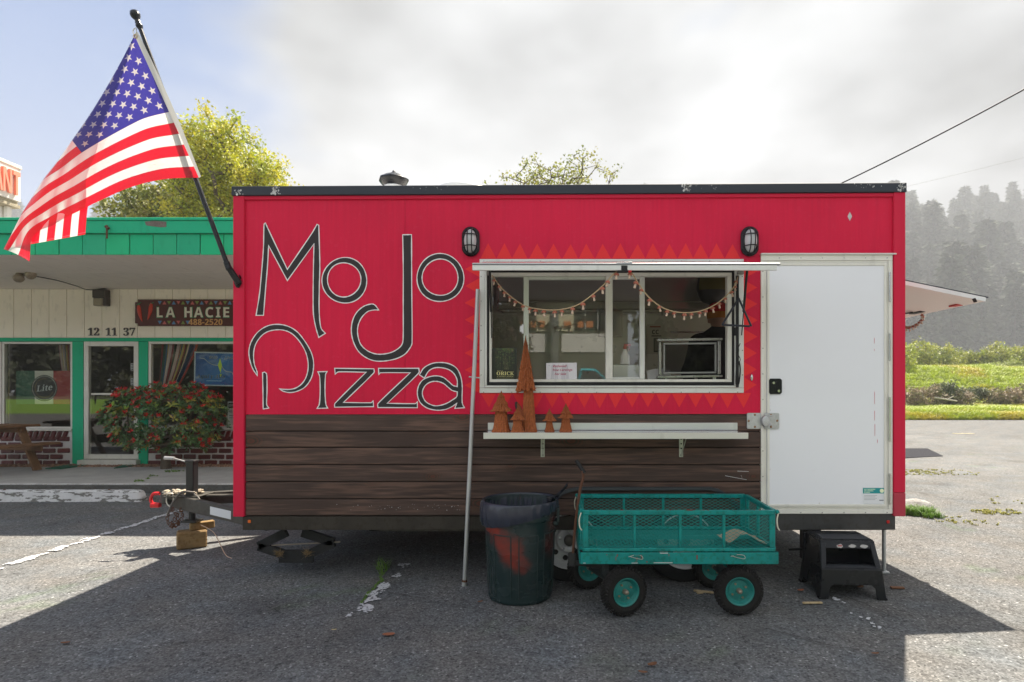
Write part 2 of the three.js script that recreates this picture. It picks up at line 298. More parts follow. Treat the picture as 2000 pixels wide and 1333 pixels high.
parkingLine(-1.26, 3.72, 4.95, 0.135, -0.03, 5, 'broken white parking line in front of the trailer');
parkingLine(1.93, 3.55, 4.15, 0.15, -0.25, 8, 'faint white paint left on the asphalt below the step stool');
parkingLine(9.6, 11.0, 11.3, 1.7, -0.1, 9, 'thin white paint mark on the sunlit asphalt');
// darker repair of the asphalt to the right
{ const a = [[1740, 877], [1812, 877], [1843, 892], [1740, 897]].map(([x, y]) => G(x, y)); const g = plate(a.map((p) => [p.x, -p.z]), 0.006, 0); g.rotateX(-Math.PI / 2); g.translate(0, 0.004, 0); struct('asphalt_patch', muv(g), mat([0.024, 0.025, 0.032], 0.95, 0, { bumpMap: T.asphaltB, bumpScale: 0.004, specularIntensity: 0.2 }), 'dark square asphalt patch beyond the right end of the trailer'); }

{ // cracks: flat dark strips, coloured in for the shade of open gaps
  const r = rngOf(66), g = []; const path = (pts, w) => { const q = []; for (let i = 0; i < pts.length - 1; i++) for (let k = 0; k < 8; k++) { const t = k / 8; q.push(G(mix(pts[i][0], pts[i + 1][0], t), mix(pts[i][1], pts[i + 1][1], t)).add(V((r() - 0.5) * 0.03, 0, (r() - 0.5) * 0.03))); } const pos = []; for (let i = 0; i < q.length - 1; i++) { const a = q[i], b = q[i + 1], d = V().subVectors(b, a).normalize(), n = V(d.z, 0, -d.x), w0 = w * (0.3 + r()), y = (p) => 0.0065 + fbm3(p.x * 0.9, 3, p.z * 0.9, 3) * 0.010; const A = [a.x + n.x * w0, y(a), a.z + n.z * w0], B = [a.x - n.x * w0, y(a), a.z - n.z * w0], C = [b.x - n.x * w0, y(b), b.z - n.z * w0], E = [b.x + n.x * w0, y(b), b.z + n.z * w0]; pos.push(...A, ...B, ...C, ...A, ...C, ...E); } const e = new THREE.BufferGeometry(); e.setAttribute('position', new THREE.Float32BufferAttribute(pos, 3)); e.computeVertexNormals(); g.push(e); };
  path([[1530, 1110], [1600, 1150], [1650, 1165], [1730, 1200], [1760, 1215]], 0.004); path([[1650, 1165], [1690, 1140], [1735, 1128]], 0.003); path([[700, 1190], [560, 1215], [430, 1250], [300, 1262]], 0.003); path([[760, 1160], [860, 1180], [960, 1195], [1080, 1240]], 0.003); path([[100, 1110], [200, 1092], [330, 1085]], 0.003); path([[1780, 960], [1850, 975], [1960, 985], [2020, 992]], 0.007); path([[1500, 1230], [1620, 1262], [1700, 1275]], 0.003);
  struct('crack', g, mat([0.035, 0.033, 0.030], 0.95), 'thin dark strips coloured like the shaded gaps of cracks in the asphalt');
}
// pavement before the restaurant
{
  const X0 = -16, X1 = 2;
  struct('sidewalk', [bx2(X0, -0.05, -10.45, -8.9, 0.118, -8.5, 0.008), bx2(-8.893, -0.05, -10.45, -5.6, 0.12, -8.5, 0.008), bx2(-5.592, -0.05, -10.45, X1, 0.119, -8.5, 0.008)], M.concrete, 'grey concrete pavement in front of the restaurant');
  struct('kerb', bx2(X0, -0.05, -8.497, X1, 0.118, -8.41, 0.012), mat([0.10, 0.10, 0.095], 0.95, 0, { map: T.worn, bumpMap: T.fine, bumpScale: 0.006 }), 'dark concrete kerb of the pavement'); struct('kerb_paint', bx2(X0, 0.10, -8.495, X1, 0.126, -8.432, 0.01), mat([0.60, 0.60, 0.60], 0.85, 0, { map: T.worn, bumpMap: T.fine, bumpScale: 0.003 }), 'worn white painted edge on top of the kerb');
  struct('planting_bed', bx2(X0, -0.05, -10.72, X1, 0.10, -10.452, 0.004), mat([0.16, 0.10, 0.065], 0.95, 0, { map: T.worn }), 'strip of soil below the brick wall');
  const r = rngOf(17), geo = new THREE.IcosahedronGeometry(1, 0), im = new THREE.InstancedMesh(geo, mat([1, 1, 1], 0.9), 5200), q = new THREE.Matrix4(), e = new THREE.Euler(), qq = new THREE.Quaternion();
  for (let i = 0; i < 5200; i++) { const s = 0.009 + 0.014 * r(); q.compose(V(mix(-10.6, -4.2, r()), 0.104 + 0.02 * r(), mix(-10.71, -10.44 + 0.08 * r(), r())), qq.setFromEuler(e.set(r() * 6, r() * 6, r() * 6)), V(s * 1.5, s * 0.7, s)); im.setMatrixAt(i, q); const k = 0.55 + 0.9 * r(); im.setColorAt(i, rgb(0.26 * k, 0.155 * k, 0.10 * k)); }
  im.name = 'gravel'; im.userData = { kind: 'stuff', label: 'reddish brown bark and gravel below the brick wall' }; shade(im); scene.add(im);
  // green painted flares of the ramp at the door
  const ramp = (pts) => { const g = plate(pts.map(([px, py]) => { const v = G(px, py, 0.12); return [v.x, -v.z]; }), 0.02, 0.115); g.rotateX(-Math.PI / 2); return muv(g); };
  struct('ramp_edge', [ramp([[88, 917], [150, 905], [200, 901], [212, 903], [185, 908], [120, 917]]), ramp([[222, 916], [250, 906], [284, 901], [288, 905], [265, 911]])], mat([0.012, 0.13, 0.075], 0.8, 0, { map: T.worn }), 'green painted edges of the small ramp at the restaurant door');
}
// tufts of grass: a handful of bent blades
function tuft(r, n, h, spread, wd = 0.006) {
  const pos = [];
  for (let i = 0; i < n; i++) {
    const a = r() * 6.283, l = h * (0.45 + 0.75 * r()), b = spread * r(), ox = Math.cos(a) * b * 0.4, oz = Math.sin(a) * b * 0.4, lean = (0.25 + 0.7 * r()) * l, a2 = a + (r() - 0.5) * 1.6, wx = -Math.sin(a2) * wd, wz = Math.cos(a2) * wd;
    const pt = (t) => [ox + Math.cos(a2) * lean * t * t, l * (t - 0.22 * t * t), oz + Math.sin(a2) * lean * t * t], A = pt(0), B = pt(0.55), C = pt(1);
    const q = (p, k) => [[p[0] - wx * k, p[1], p[2] - wz * k], [p[0] + wx * k, p[1], p[2] + wz * k]], [a1, b1] = q(A, 1), [a3, b3] = q(B, 0.8);
    pos.push(...a1, ...b1, ...b3, ...a1, ...b3, ...a3, ...a3, ...b3, ...C);
  }
  const g = new THREE.BufferGeometry(); g.setAttribute('position', new THREE.Float32BufferAttribute(pos, 3)); g.computeVertexNormals(); return g;
}
const leafMat = (c, tr = 0.4) => mat(c, 0.75, 0, { transmission: tr, thickness: 0, vertexColors: false });
const grassMat = mat([0.12, 0.23, 0.025], 0.8, 0, { transmission: 0.3, thickness: 0 }), grassDry = mat([0.30, 0.29, 0.06], 0.9);
function weeds(name, label, pts, n, h, m, seed, wd) { const r = rngOf(seed), g = []; for (const [p, s, k] of pts) for (let i = 0; i < (k || n); i++) { const t = tuft(r, 9, h * (0.5 + r()), 0.06, wd); t.translate(p.x + (r() - 0.5) * s, p.y, p.z + (r() - 0.5) * s * 0.6); g.push(t); } return solo(name, g, m, label, null, null, 'stuff'); }
weeds('grass_tuft', 'green grass tuft growing from the parking line in front of the trailer', [[G(748, 1112), 0.08, 6], [G(742, 1122), 0.05, 2]], 8, 0.085, grassMat, 31, 0.0035);
{ const r = rngOf(41), g = []; const path = [[752, 1116], [740, 1130], [745, 1137], [735, 1142], [728, 1152], [716, 1162], [709, 1174], [700, 1184]]; for (let i = 0; i < path.length - 1; i++) for (let k = 0; k < 15; k++) { const t = r(), p = G(mix(path[i][0], path[i + 1][0], t) + r() * 4, mix(path[i][1], path[i + 1][1], t)); const q = tuft(r, 5, 0.014, 0.02, 0.003); q.translate(p.x, p.y + 0.004, p.z); g.push(q); } solo('moss', g, grassMat, 'thin line of green moss in the crack of the parking line', null, null, 'stuff'); }
weeds('kerb_weeds', 'low weeds growing between the pavement and the wheel stop', [...Array(34)].map((_, i) => [V(-8.2 + i * 0.13 + (i * 37 % 11) * 0.012, 0, -8.36 + (i * 53 % 7) * 0.02), 0.2, 2]), 3, 0.05, grassMat, 51, 0.006);
weeds('pavement_weeds', 'small green weeds in the pavement joint below the bush', [[G(337, 922, 0.12), 0.25, 12], [G(300, 931, 0.12), 0.12, 3], [G(285, 936, 0.12), 0.12, 3], [G(272, 941, 0.12), 0.12, 3]], 4, 0.035, grassMat, 52, 0.006);
weeds('lot_weeds', 'bright green weeds and dry grass on the sunlit asphalt by a stone', [[G(1781, 1004), 0.28, 110], [G(1800, 1007), 0.26, 80], [G(1820, 1011), 0.2, 20]], 10, 0.10, grassMat, 53, 0.0045);
weeds('dry_grass', 'thin low streaks of yellowish grass on the sunlit asphalt', [[G(1850, 1016), 0.5, 12], [G(1790, 923), 1.3, 110], [G(1830, 923), 1.3, 70], [G(1950, 1001), 0.5, 60], [G(1930, 1000), 0.4, 20], [G(1905, 1022), 0.5, 16], [G(1975, 978), 0.9, 14]], 10, 0.022, grassDry, 54, 0.005);

// ------------------------------------------------------------------ meadow, levee and hill
function meadowY(x, z) {                                                  // z: metres away
  const w = 1.5 * Math.sin(x * 0.11) + 0.8 * Math.sin(x * 0.31 + 1);
  let y = 0.03 + 0.22 * sstep(30, 33, z) + 0.5 * sstep(34, 41, z) + 2.75 * sstep(40 + w, 55 + w, z) - 1.7 * sstep(56 + w, 64 + w, z);
  if (z > 31) y += 0.16 * fbm3(x * 0.4, 1, z * 0.4, 4) + 0.35 * fbm3(x * 0.13, 7, z * 0.13, 3) * sstep(33, 42, z);
  return y;
}
{
  const X0 = -60, X1 = 130, nx = 380, nz = 150, pos = [], uv = [], idx = [], col = [];
  for (let j = 0; j <= nz; j++) for (let i = 0; i <= nx; i++) {
    const t = j / nz, x = mix(X0, X1, i / nx), e = 0.5 * fbm3(x * 0.6, 3, 0, 3), z = 30 + e * (1 - t) + 150 * Math.pow(t, 1.7);
    pos.push(x, j ? meadowY(x, z) : -0.02, -z); uv.push(x, z);
    const a = fbm3(x * 0.25, 5, z * 0.25, 4), dry = sstep(0.0, 0.25, a + 0.15 * sstep(33, 38, z) - 0.1 * sstep(44, 50, z));
    const k = 0.9 + 0.8 * fbm3(x * 2, 1, z * 2, 3); col.push(mix(0.17, 0.26, dry) * k, mix(0.22, 0.23, dry) * k, mix(0.014, 0.026, dry) * k);
  }
  for (let j = 0; j < nz; j++) for (let i = 0; i < nx; i++) { const a = j * (nx + 1) + i, b = a + 1, c = a + nx + 1, d = c + 1; idx.push(a, b, d, a, d, c); }
  const g = new THREE.BufferGeometry(); g.setAttribute('position', new THREE.Float32BufferAttribute(pos, 3)); g.setAttribute('uv', new THREE.Float32BufferAttribute(uv, 2)); g.setAttribute('color', new THREE.Float32BufferAttribute(col, 3)); g.setIndex(idx); g.computeVertexNormals();
  struct('meadow', g, mat([1, 1, 1], 0.95, 0, { vertexColors: true, bumpMap: again(T.fine, 3, 3), bumpScale: 0.08 }), 'green meadow rising to a levee beyond the car park');
  // grass on it
  const r = rngOf(77), geo = tuft(rngOf(5), 16, 0.42, 0.5, 0.018), n = 20000, im = new THREE.InstancedMesh(geo, mat([1, 1, 1], 0.8, 0, { transmission: 0.35, thickness: 0 }), n), q = new THREE.Matrix4(), qq = new THREE.Quaternion();
  for (let i = 0; i < n; i++) {
    const z = r() < 0.55 ? mix(29.9, 36, Math.pow(r(), 1.3)) : mix(35, 57, r()), x = mix(8, 21, r()) + z * mix(0.06, 0.62, r()), s = (z < 36 ? 0.85 : 0.8) * (0.5 + 0.9 * r()) * sstep(29.6, 31.5, z + 0.6) ;
    q.compose(V(x, meadowY(x, z) - 0.02, -z), qq.setFromAxisAngle(V(0, 1, 0), r() * 6.28), V(s * 1.3, s, s * 1.3)); im.setMatrixAt(i, q);
    const a = fbm3(x * 0.25, 5, z * 0.25, 4), dry = clamp(sstep(-0.02, 0.25, a + 0.12 * sstep(33, 38, z) - 0.16 * sstep(44, 50, z)) + (r() - 0.7) * 0.5), k = 0.7 + 0.6 * r();
    im.setColorAt(i, rgb(mix(0.31, 0.44, dry) * k, mix(0.39, 0.37, dry) * k, mix(0.016, 0.03, dry) * k));
  }
  im.name = 'grass'; im.userData = { kind: 'stuff', label: 'sunlit green grass of the meadow and levee' }; shade(im); scene.add(im);
}
const HS = 1.6;
const ridge = (x) => 79 + 11 * Math.sin(x * 0.021 + 0.4) + 6 * Math.sin(x * 0.057) + 0.035 * x;
function hillY(X, Z) { const x = X / HS, z = Z / HS, t = sstep(165, 330, z), l = clamp((z - 165) / 165); return HS * (-1 + (ridge(x) + 1) * mix(l, t, 0.5) + 3 * fbm3(x * 0.03, 2, z * 0.03, 3)); }
{
  const nx = 90, nz = 40, pos = [], idx = [];
  for (let j = 0; j <= nz; j++) for (let i = 0; i <= nx; i++) { const x = mix(-420, 480, i / nx) * HS, z = (150 + 260 * j / nz) * HS; pos.push(x, z < 166 * HS ? -0.5 : hillY(x, z), -z); }
  for (let j = 0; j < nz; j++) for (let i = 0; i < nx; i++) { const a = j * (nx + 1) + i; idx.push(a, a + 1, a + nx + 2, a, a + nx + 2, a + nx + 1); }
  const g = new THREE.BufferGeometry(); g.setAttribute('position', new THREE.Float32BufferAttribute(pos, 3)); g.setIndex(idx); g.computeVertexNormals();
  struct('hill', g, mat([0.035, 0.045, 0.028], 0.95), 'hazy wooded hill behind the meadow');
}

// ------------------------------------------------------------------ trees
function leafGeo(list, len, wid, r, fold = 0.25) {                         // one bent leaf of two triangles for each [point, tone]
  const n = list.length, pos = new Float32Array(n * 18), col = new Float32Array(n * 18), d = V(), s = V(), u = V(); let o = 0;
  for (const [p, c, dir] of list) {
    d.set(r() - 0.5, r() - 0.6, r() - 0.5); if (dir) d.multiplyScalar(0.9).add(dir); d.normalize(); s.set(r() - 0.5, r() - 0.5, r() - 0.5).cross(d).normalize(); u.crossVectors(d, s);
    const l = len * (0.6 + 0.8 * r()), w = wid * (0.6 + 0.8 * r()), A = [p.x, p.y, p.z], C = [p.x + d.x * l, p.y + d.y * l, p.z + d.z * l], m = 0.45 * l;
    const B = [p.x + d.x * m + s.x * w + u.x * w * fold, p.y + d.y * m + s.y * w + u.y * w * fold, p.z + d.z * m + s.z * w + u.z * w * fold], E = [p.x + d.x * m - s.x * w + u.x * w * fold, p.y + d.y * m - s.y * w + u.y * w * fold, p.z + d.z * m - s.z * w + u.z * w * fold];
    pos.set([...A, ...B, ...C, ...A, ...C, ...E], o); for (let q = 0; q < 6; q++) col.set(c, o + q * 3); o += 18;
  }
  const g = new THREE.BufferGeometry(); g.setAttribute('position', new THREE.BufferAttribute(pos, 3)); g.setAttribute('color', new THREE.BufferAttribute(col, 3)); g.computeVertexNormals(); return g;
}
function skeleton(base, pts, r0, power = 2.3) {                            // joins scattered points into branches that thicken towards the base
  const nodes = [{ p: base, par: -1, w: 0 }]; const top = pts.reduce((a, p) => a.add(p), V()).multiplyScalar(1 / pts.length);
  const fork = V(mix(base.x, top.x, 0.6), mix(base.y, Math.min(...pts.map((p) => p.y)), 0.9), mix(base.z, top.z, 0.6)); nodes.push({ p: fork, par: 0, w: 0 });
  pts.sort((a, b) => a.distanceToSquared(fork) - b.distanceToSquared(fork));
  for (const p of pts) { let best = 1, bd = 9e9; for (let i = 1; i < nodes.length; i++) { const q = nodes[i].p, d = q.distanceTo(p) * (1 + 0.5 * Math.max(0, q.y - p.y) / (0.3 + q.distanceTo(p))) + 0.12 * (nodes[i].len || 0); if (d < bd) { bd = d; best = i; } } nodes.push({ p, par: best, w: 0, len: (nodes[best].len || 0) + nodes[best].p.distanceTo(p) }); }
  for (let i = nodes.length - 1; i > 0; i--) { nodes[i].w += 1; nodes[nodes[i].par].w += nodes[i].w; }
  const mx = nodes[0].w, rad = (w) => r0 * Math.pow(Math.max(w, 0.6) / mx, 1 / power), out = [];
  for (let i = 1; i < nodes.length; i++) { const n = nodes[i], a = nodes[n.par]; out.push(rod(a.p, n.p, Math.min(rad(a.w), rad(n.w) * 1.5), rad(n.w) * 0.85, i < 30 ? 8 : 4)); }
  return { geo: out, nodes };
}
const bark = mat([0.13, 0.105, 0.08], 0.95, 0, { map: T.worn, bumpMap: T.fine, bumpScale: 0.01 });
function blobPts(r, n, blobs, jag = 0.35) {                                // points spread through an uneven union of ellipsoids, more of them near its skin
  const out = []; const tot = blobs.reduce((s, b) => s + b[3] * b[4] * b[5], 0);
  for (const [x, y, z, a, b, c] of blobs) { const k = Math.round(n * a * b * c / tot); for (let i = 0; i < k; i++) { const d = V(r() - 0.5, r() - 0.5, r() - 0.5).normalize(), t = Math.pow(r(), 0.45) * (1 + jag * (fbm3(d.x * 2.2 + x, d.y * 2.2 + y, d.z * 2.2, 3) + 0.5 * (r() - 0.5))); out.push(V(x + d.x * a * t, y + d.y * b * t, z + d.z * c * t)); } }
  return out;
}
function tree(name, label, base, blobs, { n = 260, leaves = 40, len = 0.12, wid = 0.04, spread = 0.35, tones, r0 = 0.16, seed = 1, tr = 0.45, group, cat = 'tree' }) {
  const r = rngOf(seed), t = thing(name, label, cat, base, group), loc = blobs.map(([x, y, z, ...q]) => [x - base.x, y - base.y, z - base.z, ...q]);
  const sk = skeleton(V(), blobPts(r, n, loc), r0); part('trunk', sk.geo, bark, t);
  const L = []; for (const nd of sk.nodes.slice(2)) { const k = Math.round(leaves * (0.4 + 1.2 * r()) * (nd.w < 4 ? 1.2 : 0.6)), tn = tones[Math.floor(r() * tones.length)]; for (let i = 0; i < k; i++) { const q = nd.p.clone().add(V((r() - 0.5), (r() - 0.5), (r() - 0.5)).multiplyScalar(2 * spread * Math.sqrt(r()))), m = 0.7 + 0.6 * r(); L.push([q, tn.map((v) => v * m)]); } }
  part('crown', leafGeo(L, len, wid, r), mat([1, 1, 1], 0.7, 0, { vertexColors: true, transmission: tr, thickness: 0 }), t);
  return t;
}
{
  const z = 20, b = (px, py, zz, rx, ry, rz) => [gx(px, zz), gy(py, zz), -zz, rx / FPX * zz, ry / FPX * zz, rz];
  const yel = [[0.52, 0.52, 0.03], [0.42, 0.46, 0.028], [0.58, 0.53, 0.045], [0.34, 0.39, 0.03]];
  tree('leafy_tree', 'tall yellow green tree behind the restaurant roof and flag', V(gx(430, z), 0, -z), [b(430, 300, z, 80, 78, 1.5), b(405, 380, z, 70, 70, 1.4), b(490, 360, z, 75, 62, 1.4), b(360, 330, z, 45, 70, 1.2), b(440, 440, z, 110, 60, 1.6), b(545, 395, z, 35, 40, 0.8)], { n: 620, leaves: 62, len: 0.10, wid: 0.034, spread: 0.36, tones: yel, r0: 0.2, seed: 11, tr: 0.5 });
  const dull = [[0.25, 0.28, 0.04], [0.31, 0.32, 0.05], [0.19, 0.23, 0.04], [0.36, 0.34, 0.07]];
  tree('leafy_tree', 'lower olive green tree just above the restaurant roof', V(gx(300, 23), 0, -23), [b(300, 400, 23, 70, 40, 1.5), b(240, 415, 23, 40, 24, 1), b(360, 390, 23, 50, 50, 1.2), b(310, 450, 23, 110, 40, 1.6), b(420, 400, 23, 40, 50, 1.2)], { n: 380, leaves: 34, len: 0.14, wid: 0.045, spread: 0.36, tones: dull, r0: 0.17, seed: 12 });
  tree('leafy_tree', 'sparse tree top showing above the middle of the trailer roof', V(gx(1100, 18), 0, -18), [b(1100, 345, 18, 100, 30, 1.4), b(1115, 318, 18, 30, 32, 0.7), b(1020, 335, 18, 32, 28, 0.7), b(1070, 380, 18, 110, 40, 1.6), b(1090, 450, 18, 95, 70, 1.5), b(1195, 340, 18, 26, 16, 0.4), b(950, 358, 18, 14, 10, 0.3)], { n: 380, leaves: 13, len: 0.08, wid: 0.026, spread: 0.22, tones: dull, r0: 0.10, seed: 13 });
}
// redwoods and firs on the hill
function coniferGeo(seed, h, w, dense, base) {
  const r = rngOf(seed), L = [], tk = [rod(V(0, 0, 0), V(0, h, 0), h * 0.012, 0.05, 6)], lay = Math.round(34 * dense);
  for (let i = 0; i < lay; i++) {
    const t = i / lay, y = h * (0.12 + 0.88 * t), R = w * Math.pow(1 - t, 0.75) * (0.55 + 0.75 * r()) + 0.25, k = 6 + Math.floor(5 * r()) * (t < 0.85 ? 1 : 0.5), a0 = r() * 6.28;
    for (let j = 0; j < k; j++) {
      const a = a0 + j / k * 6.283 + r() * 0.5, l = R * (0.6 + 0.6 * r()), up = mix(-0.35, 0.25, t), dx = Math.cos(a), dz = Math.sin(a), nn = 5 + Math.floor(l * 2.2);
      for (let q = 0; q < nn; q++) { const s = (0.25 + 0.75 * (q + r()) / nn) * l, m = 0.7 + 0.6 * r(); L.push([V(dx * s + (r() - 0.5) * 0.5, y + up * s + (r() - 0.5) * 0.6, dz * s + (r() - 0.5) * 0.5), base.map((c) => c * m), V(dx, up - 0.3, dz)]); }
    }
  }
  return [leafGeo(L, 1.5 * h / 30, 0.42 * h / 30, r), merge(tk)];
}
{
  const cm = mat([1, 1, 1], 0.85, 0, { vertexColors: true }), gs = [[1, 32, 5.4, 1, [0.050, 0.065, 0.032]], [2, 27, 4.8, 1, [0.045, 0.060, 0.030]], [3, 36, 6.0, 1.1, [0.055, 0.070, 0.034]], [4, 20, 5.6, 1.2, [0.085, 0.105, 0.040]], [5, 30, 4.2, 1, [0.060, 0.078, 0.036]], [6, 17, 5.0, 1.3, [0.10, 0.12, 0.045]]].map((a) => coniferGeo(...a)), protos = [];
  const label = 'tall dark conifer among many on the hazy wooded hill', r = rngOf(99); let n = 0;
  const put = (x, z, s) => {
    const k = Math.floor(r() * gs.length); let o = protos[k];
    if (!o) { o = protos[k] = thing('conifer_tree', label, 'tree', V(), 'conifers on the wooded hill'); part('crown', gs[k][0], cm, o); part('trunk', gs[k][1], bark, o); } else { o = o.clone(); o.name = numbered('conifer_tree'); scene.add(o); }
    x *= HS; z *= HS; o.position.set(x, hillY(x, Math.max(z, 166 * HS)) - 0.6, -z); o.rotation.y = r() * 6.28; o.scale.setScalar(s * HS); n++;
  };
  for (let z = 168; z < 335; z += 7.0) for (let x = z * 0.535; x < z * 0.535 + 0.30 * z; x += 7.6) put(x + (r() - 0.5) * 6, z + (r() - 0.5) * 5, 0.72 + 0.5 * r());
  for (let i = 0; i < 9; i++) put(gx(80 + i * 16, 320) + (r() - 0.5) * 4, 316 + r() * 12, 0.7 + 0.3 * r());
  for (let i = 0; i < 3; i++) put(gx(1232 + i * 14, 325), 325, 0.62 + 0.08 * r());
  { // lower growth between them, one mass
    const g = coniferGeo(9, 9, 4.2, 0.5, [0.075, 0.095, 0.040])[0], N = 1500, im = new THREE.InstancedMesh(g, cm, N), q = new THREE.Matrix4(), qq = new THREE.Quaternion();
    for (let i = 0; i < N; i++) { const z = mix(167, 330, r()), x = z * mix(0.53, 0.84, r()), X = x * HS, Z = z * HS, s = 1 + 1.2 * r(); q.compose(V(X, hillY(X, Z) - 1, -Z), qq.setFromAxisAngle(V(0, 1, 0), r() * 6.28), V(s * 1.3, s, s * 1.3)); im.setMatrixAt(i, q); const k = 0.7 + 0.7 * r(); im.setColorAt(i, rgb(k * 1.1, k, k * 0.9)); }
    const wood = new THREE.InstancedMesh(gs[1][0], cm, 1500); for (let i = 0; i < 1500; i++) { let z = mix(167, 335, r()), x; do { x = mix(-300, 300, r()); } while (x > z * 0.53 && x < z * 0.85); if (x > -0.6 * z && x < 0.6 * z) z = mix(167, 245, r()); const X = x * HS, Z = z * HS, s = (0.75 + 0.5 * r()) * HS * (x < 0.2 * z && x > -0.9 * z ? 0.62 : 1); q.compose(V(X, hillY(X, Z) - 1, -Z), qq.setFromAxisAngle(V(0, 1, 0), r() * 6.28), V(s, s, s)); wood.setMatrixAt(i, q); const k = 0.8 + 0.6 * r(); wood.setColorAt(i, rgb(k, k, k)); } wood.name = 'wood'; wood.userData = { kind: 'stuff', label: 'hazy conifer wood on the far slopes, mostly hidden behind the trailer' }; shade(wood); scene.add(wood);
    im.name = 'undergrowth'; im.userData = { kind: 'stuff', label: 'young growth between the conifers on the hazy hill' }; shade(im); scene.add(im); }
  // willows and alders below the hill
  const tones = [[0.28, 0.33, 0.05], [0.34, 0.36, 0.06], [0.23, 0.28, 0.045], [0.40, 0.41, 0.08]];
  const row = [[1795, 690, 62, 30, 32], [1830, 694, 66, 28, 32], [1868, 702, 68, 26, 26], [1905, 704, 64, 24, 24], [1945, 696, 63, 28, 30], [1985, 697, 66, 28, 30], [2030, 690, 64, 30, 34], [2075, 694, 66, 30, 30]];
  const say = ['second from the trailer', 'third from the trailer', 'fourth from the trailer', 'fifth from the trailer', 'sixth from the trailer', 'seventh from the trailer', 'eighth from the trailer', 'ninth from the trailer'];
  row.forEach(([px, py, z, w, h], i) => { const X = gx(px, z), Y = gy(py, z), a = w / FPX * z, b = h / FPX * z, y0 = meadowY(X, z) - 0.1; tree('willow_tree', `pale green willow at the foot of the hill, ${say[i]}`, V(X, y0, -z), [[X, Y, -z, a, b * 0.8, 1.3], [X - a * 0.5, Y - b * 0.5, -z, a * 0.7, b * 0.7, 1.2], [X + a * 0.5, Y - b * 0.6, -z + 0.5, a * 0.7, b * 0.7, 1.2]], { n: 110, leaves: 24, len: 0.24, wid: 0.07, spread: 0.45, tones, r0: 0.12, seed: 200 + i, group: 'willows below the hill' }); });
  { const z = 52, X = gx(1752, z), Y = gy(700, z); tree('willow_tree', 'bright yellow green willow partly hidden by the right end of the trailer', V(X, meadowY(X, z), -z), [[X, Y, -z, 1.6, 1.3, 1.3], [X + 0.2, Y - 1, -z, 1.4, 1.2, 1.2]], { n: 110, leaves: 34, len: 0.2, wid: 0.06, spread: 0.4, tones: [[0.36, 0.40, 0.04], [0.30, 0.36, 0.04]], r0: 0.1, seed: 230 }); }
  // brush on the slope
  const bt = [[0.26, 0.20, 0.13], [0.32, 0.25, 0.17], [0.20, 0.19, 0.09]], gt = [[0.09, 0.12, 0.05], [0.13, 0.15, 0.08]], pt = [[0.3, 0.36, 0.08], [0.34, 0.38, 0.11]];
  [[1800, 770, 36, 48, 22, bt, 'brown dry brush on the meadow nearest the trailer'], [1846, 763, 36.5, 22, 20, gt, 'dark olive bush in the middle of the dry brush'], [1868, 776, 36.2, 28, 14, bt, 'brown dry brush at the right of the dark olive bush'], [1902, 768, 38, 18, 10, gt, 'small green bush standing alone between the brown brush'], [1962, 772, 37, 34, 17, bt, 'brown dry brush at the right edge of the meadow'], [2010, 768, 37.5, 26, 18, bt, 'brown brush beyond the right edge'], [1945, 716, 57, 24, 9, pt, 'pale rounded bush on the crest of the levee'], [1975, 714, 57, 20, 10, pt, 'second pale rounded bush on the crest of the levee']].forEach(([px, py, z, w, h, tn, lab], i) => {
    const X = gx(px, z), Y = gy(py, z), a = w / FPX * z, b = h / FPX * z; tree('bush', lab, V(X, Math.min(meadowY(X, z), Y - b * 0.6), -z), [[X, Y - b * 0.2, -z, a, b, 1.1], [X - a * 0.4, Y - b * 0.4, -z, a * 0.6, b * 0.7, 0.9]], { n: 120, leaves: 26, len: 0.16, wid: 0.035, spread: 0.22, tones: tn, r0: 0.04, seed: 300 + i, tr: 0.2, cat: 'bush' });
  });
  const s = solo('driftwood_log', [rod(P(1826, 777, 35.2), P(1870, 784, 35.0), 0.05, 0.04, 7), rod(P(1852, 780, 35.1), P(1864, 774, 35), 0.03, 0.02, 6)], mat([0.42, 0.38, 0.34], 0.9), 'pale dead branch lying in front of the brown brush', 'log');
}

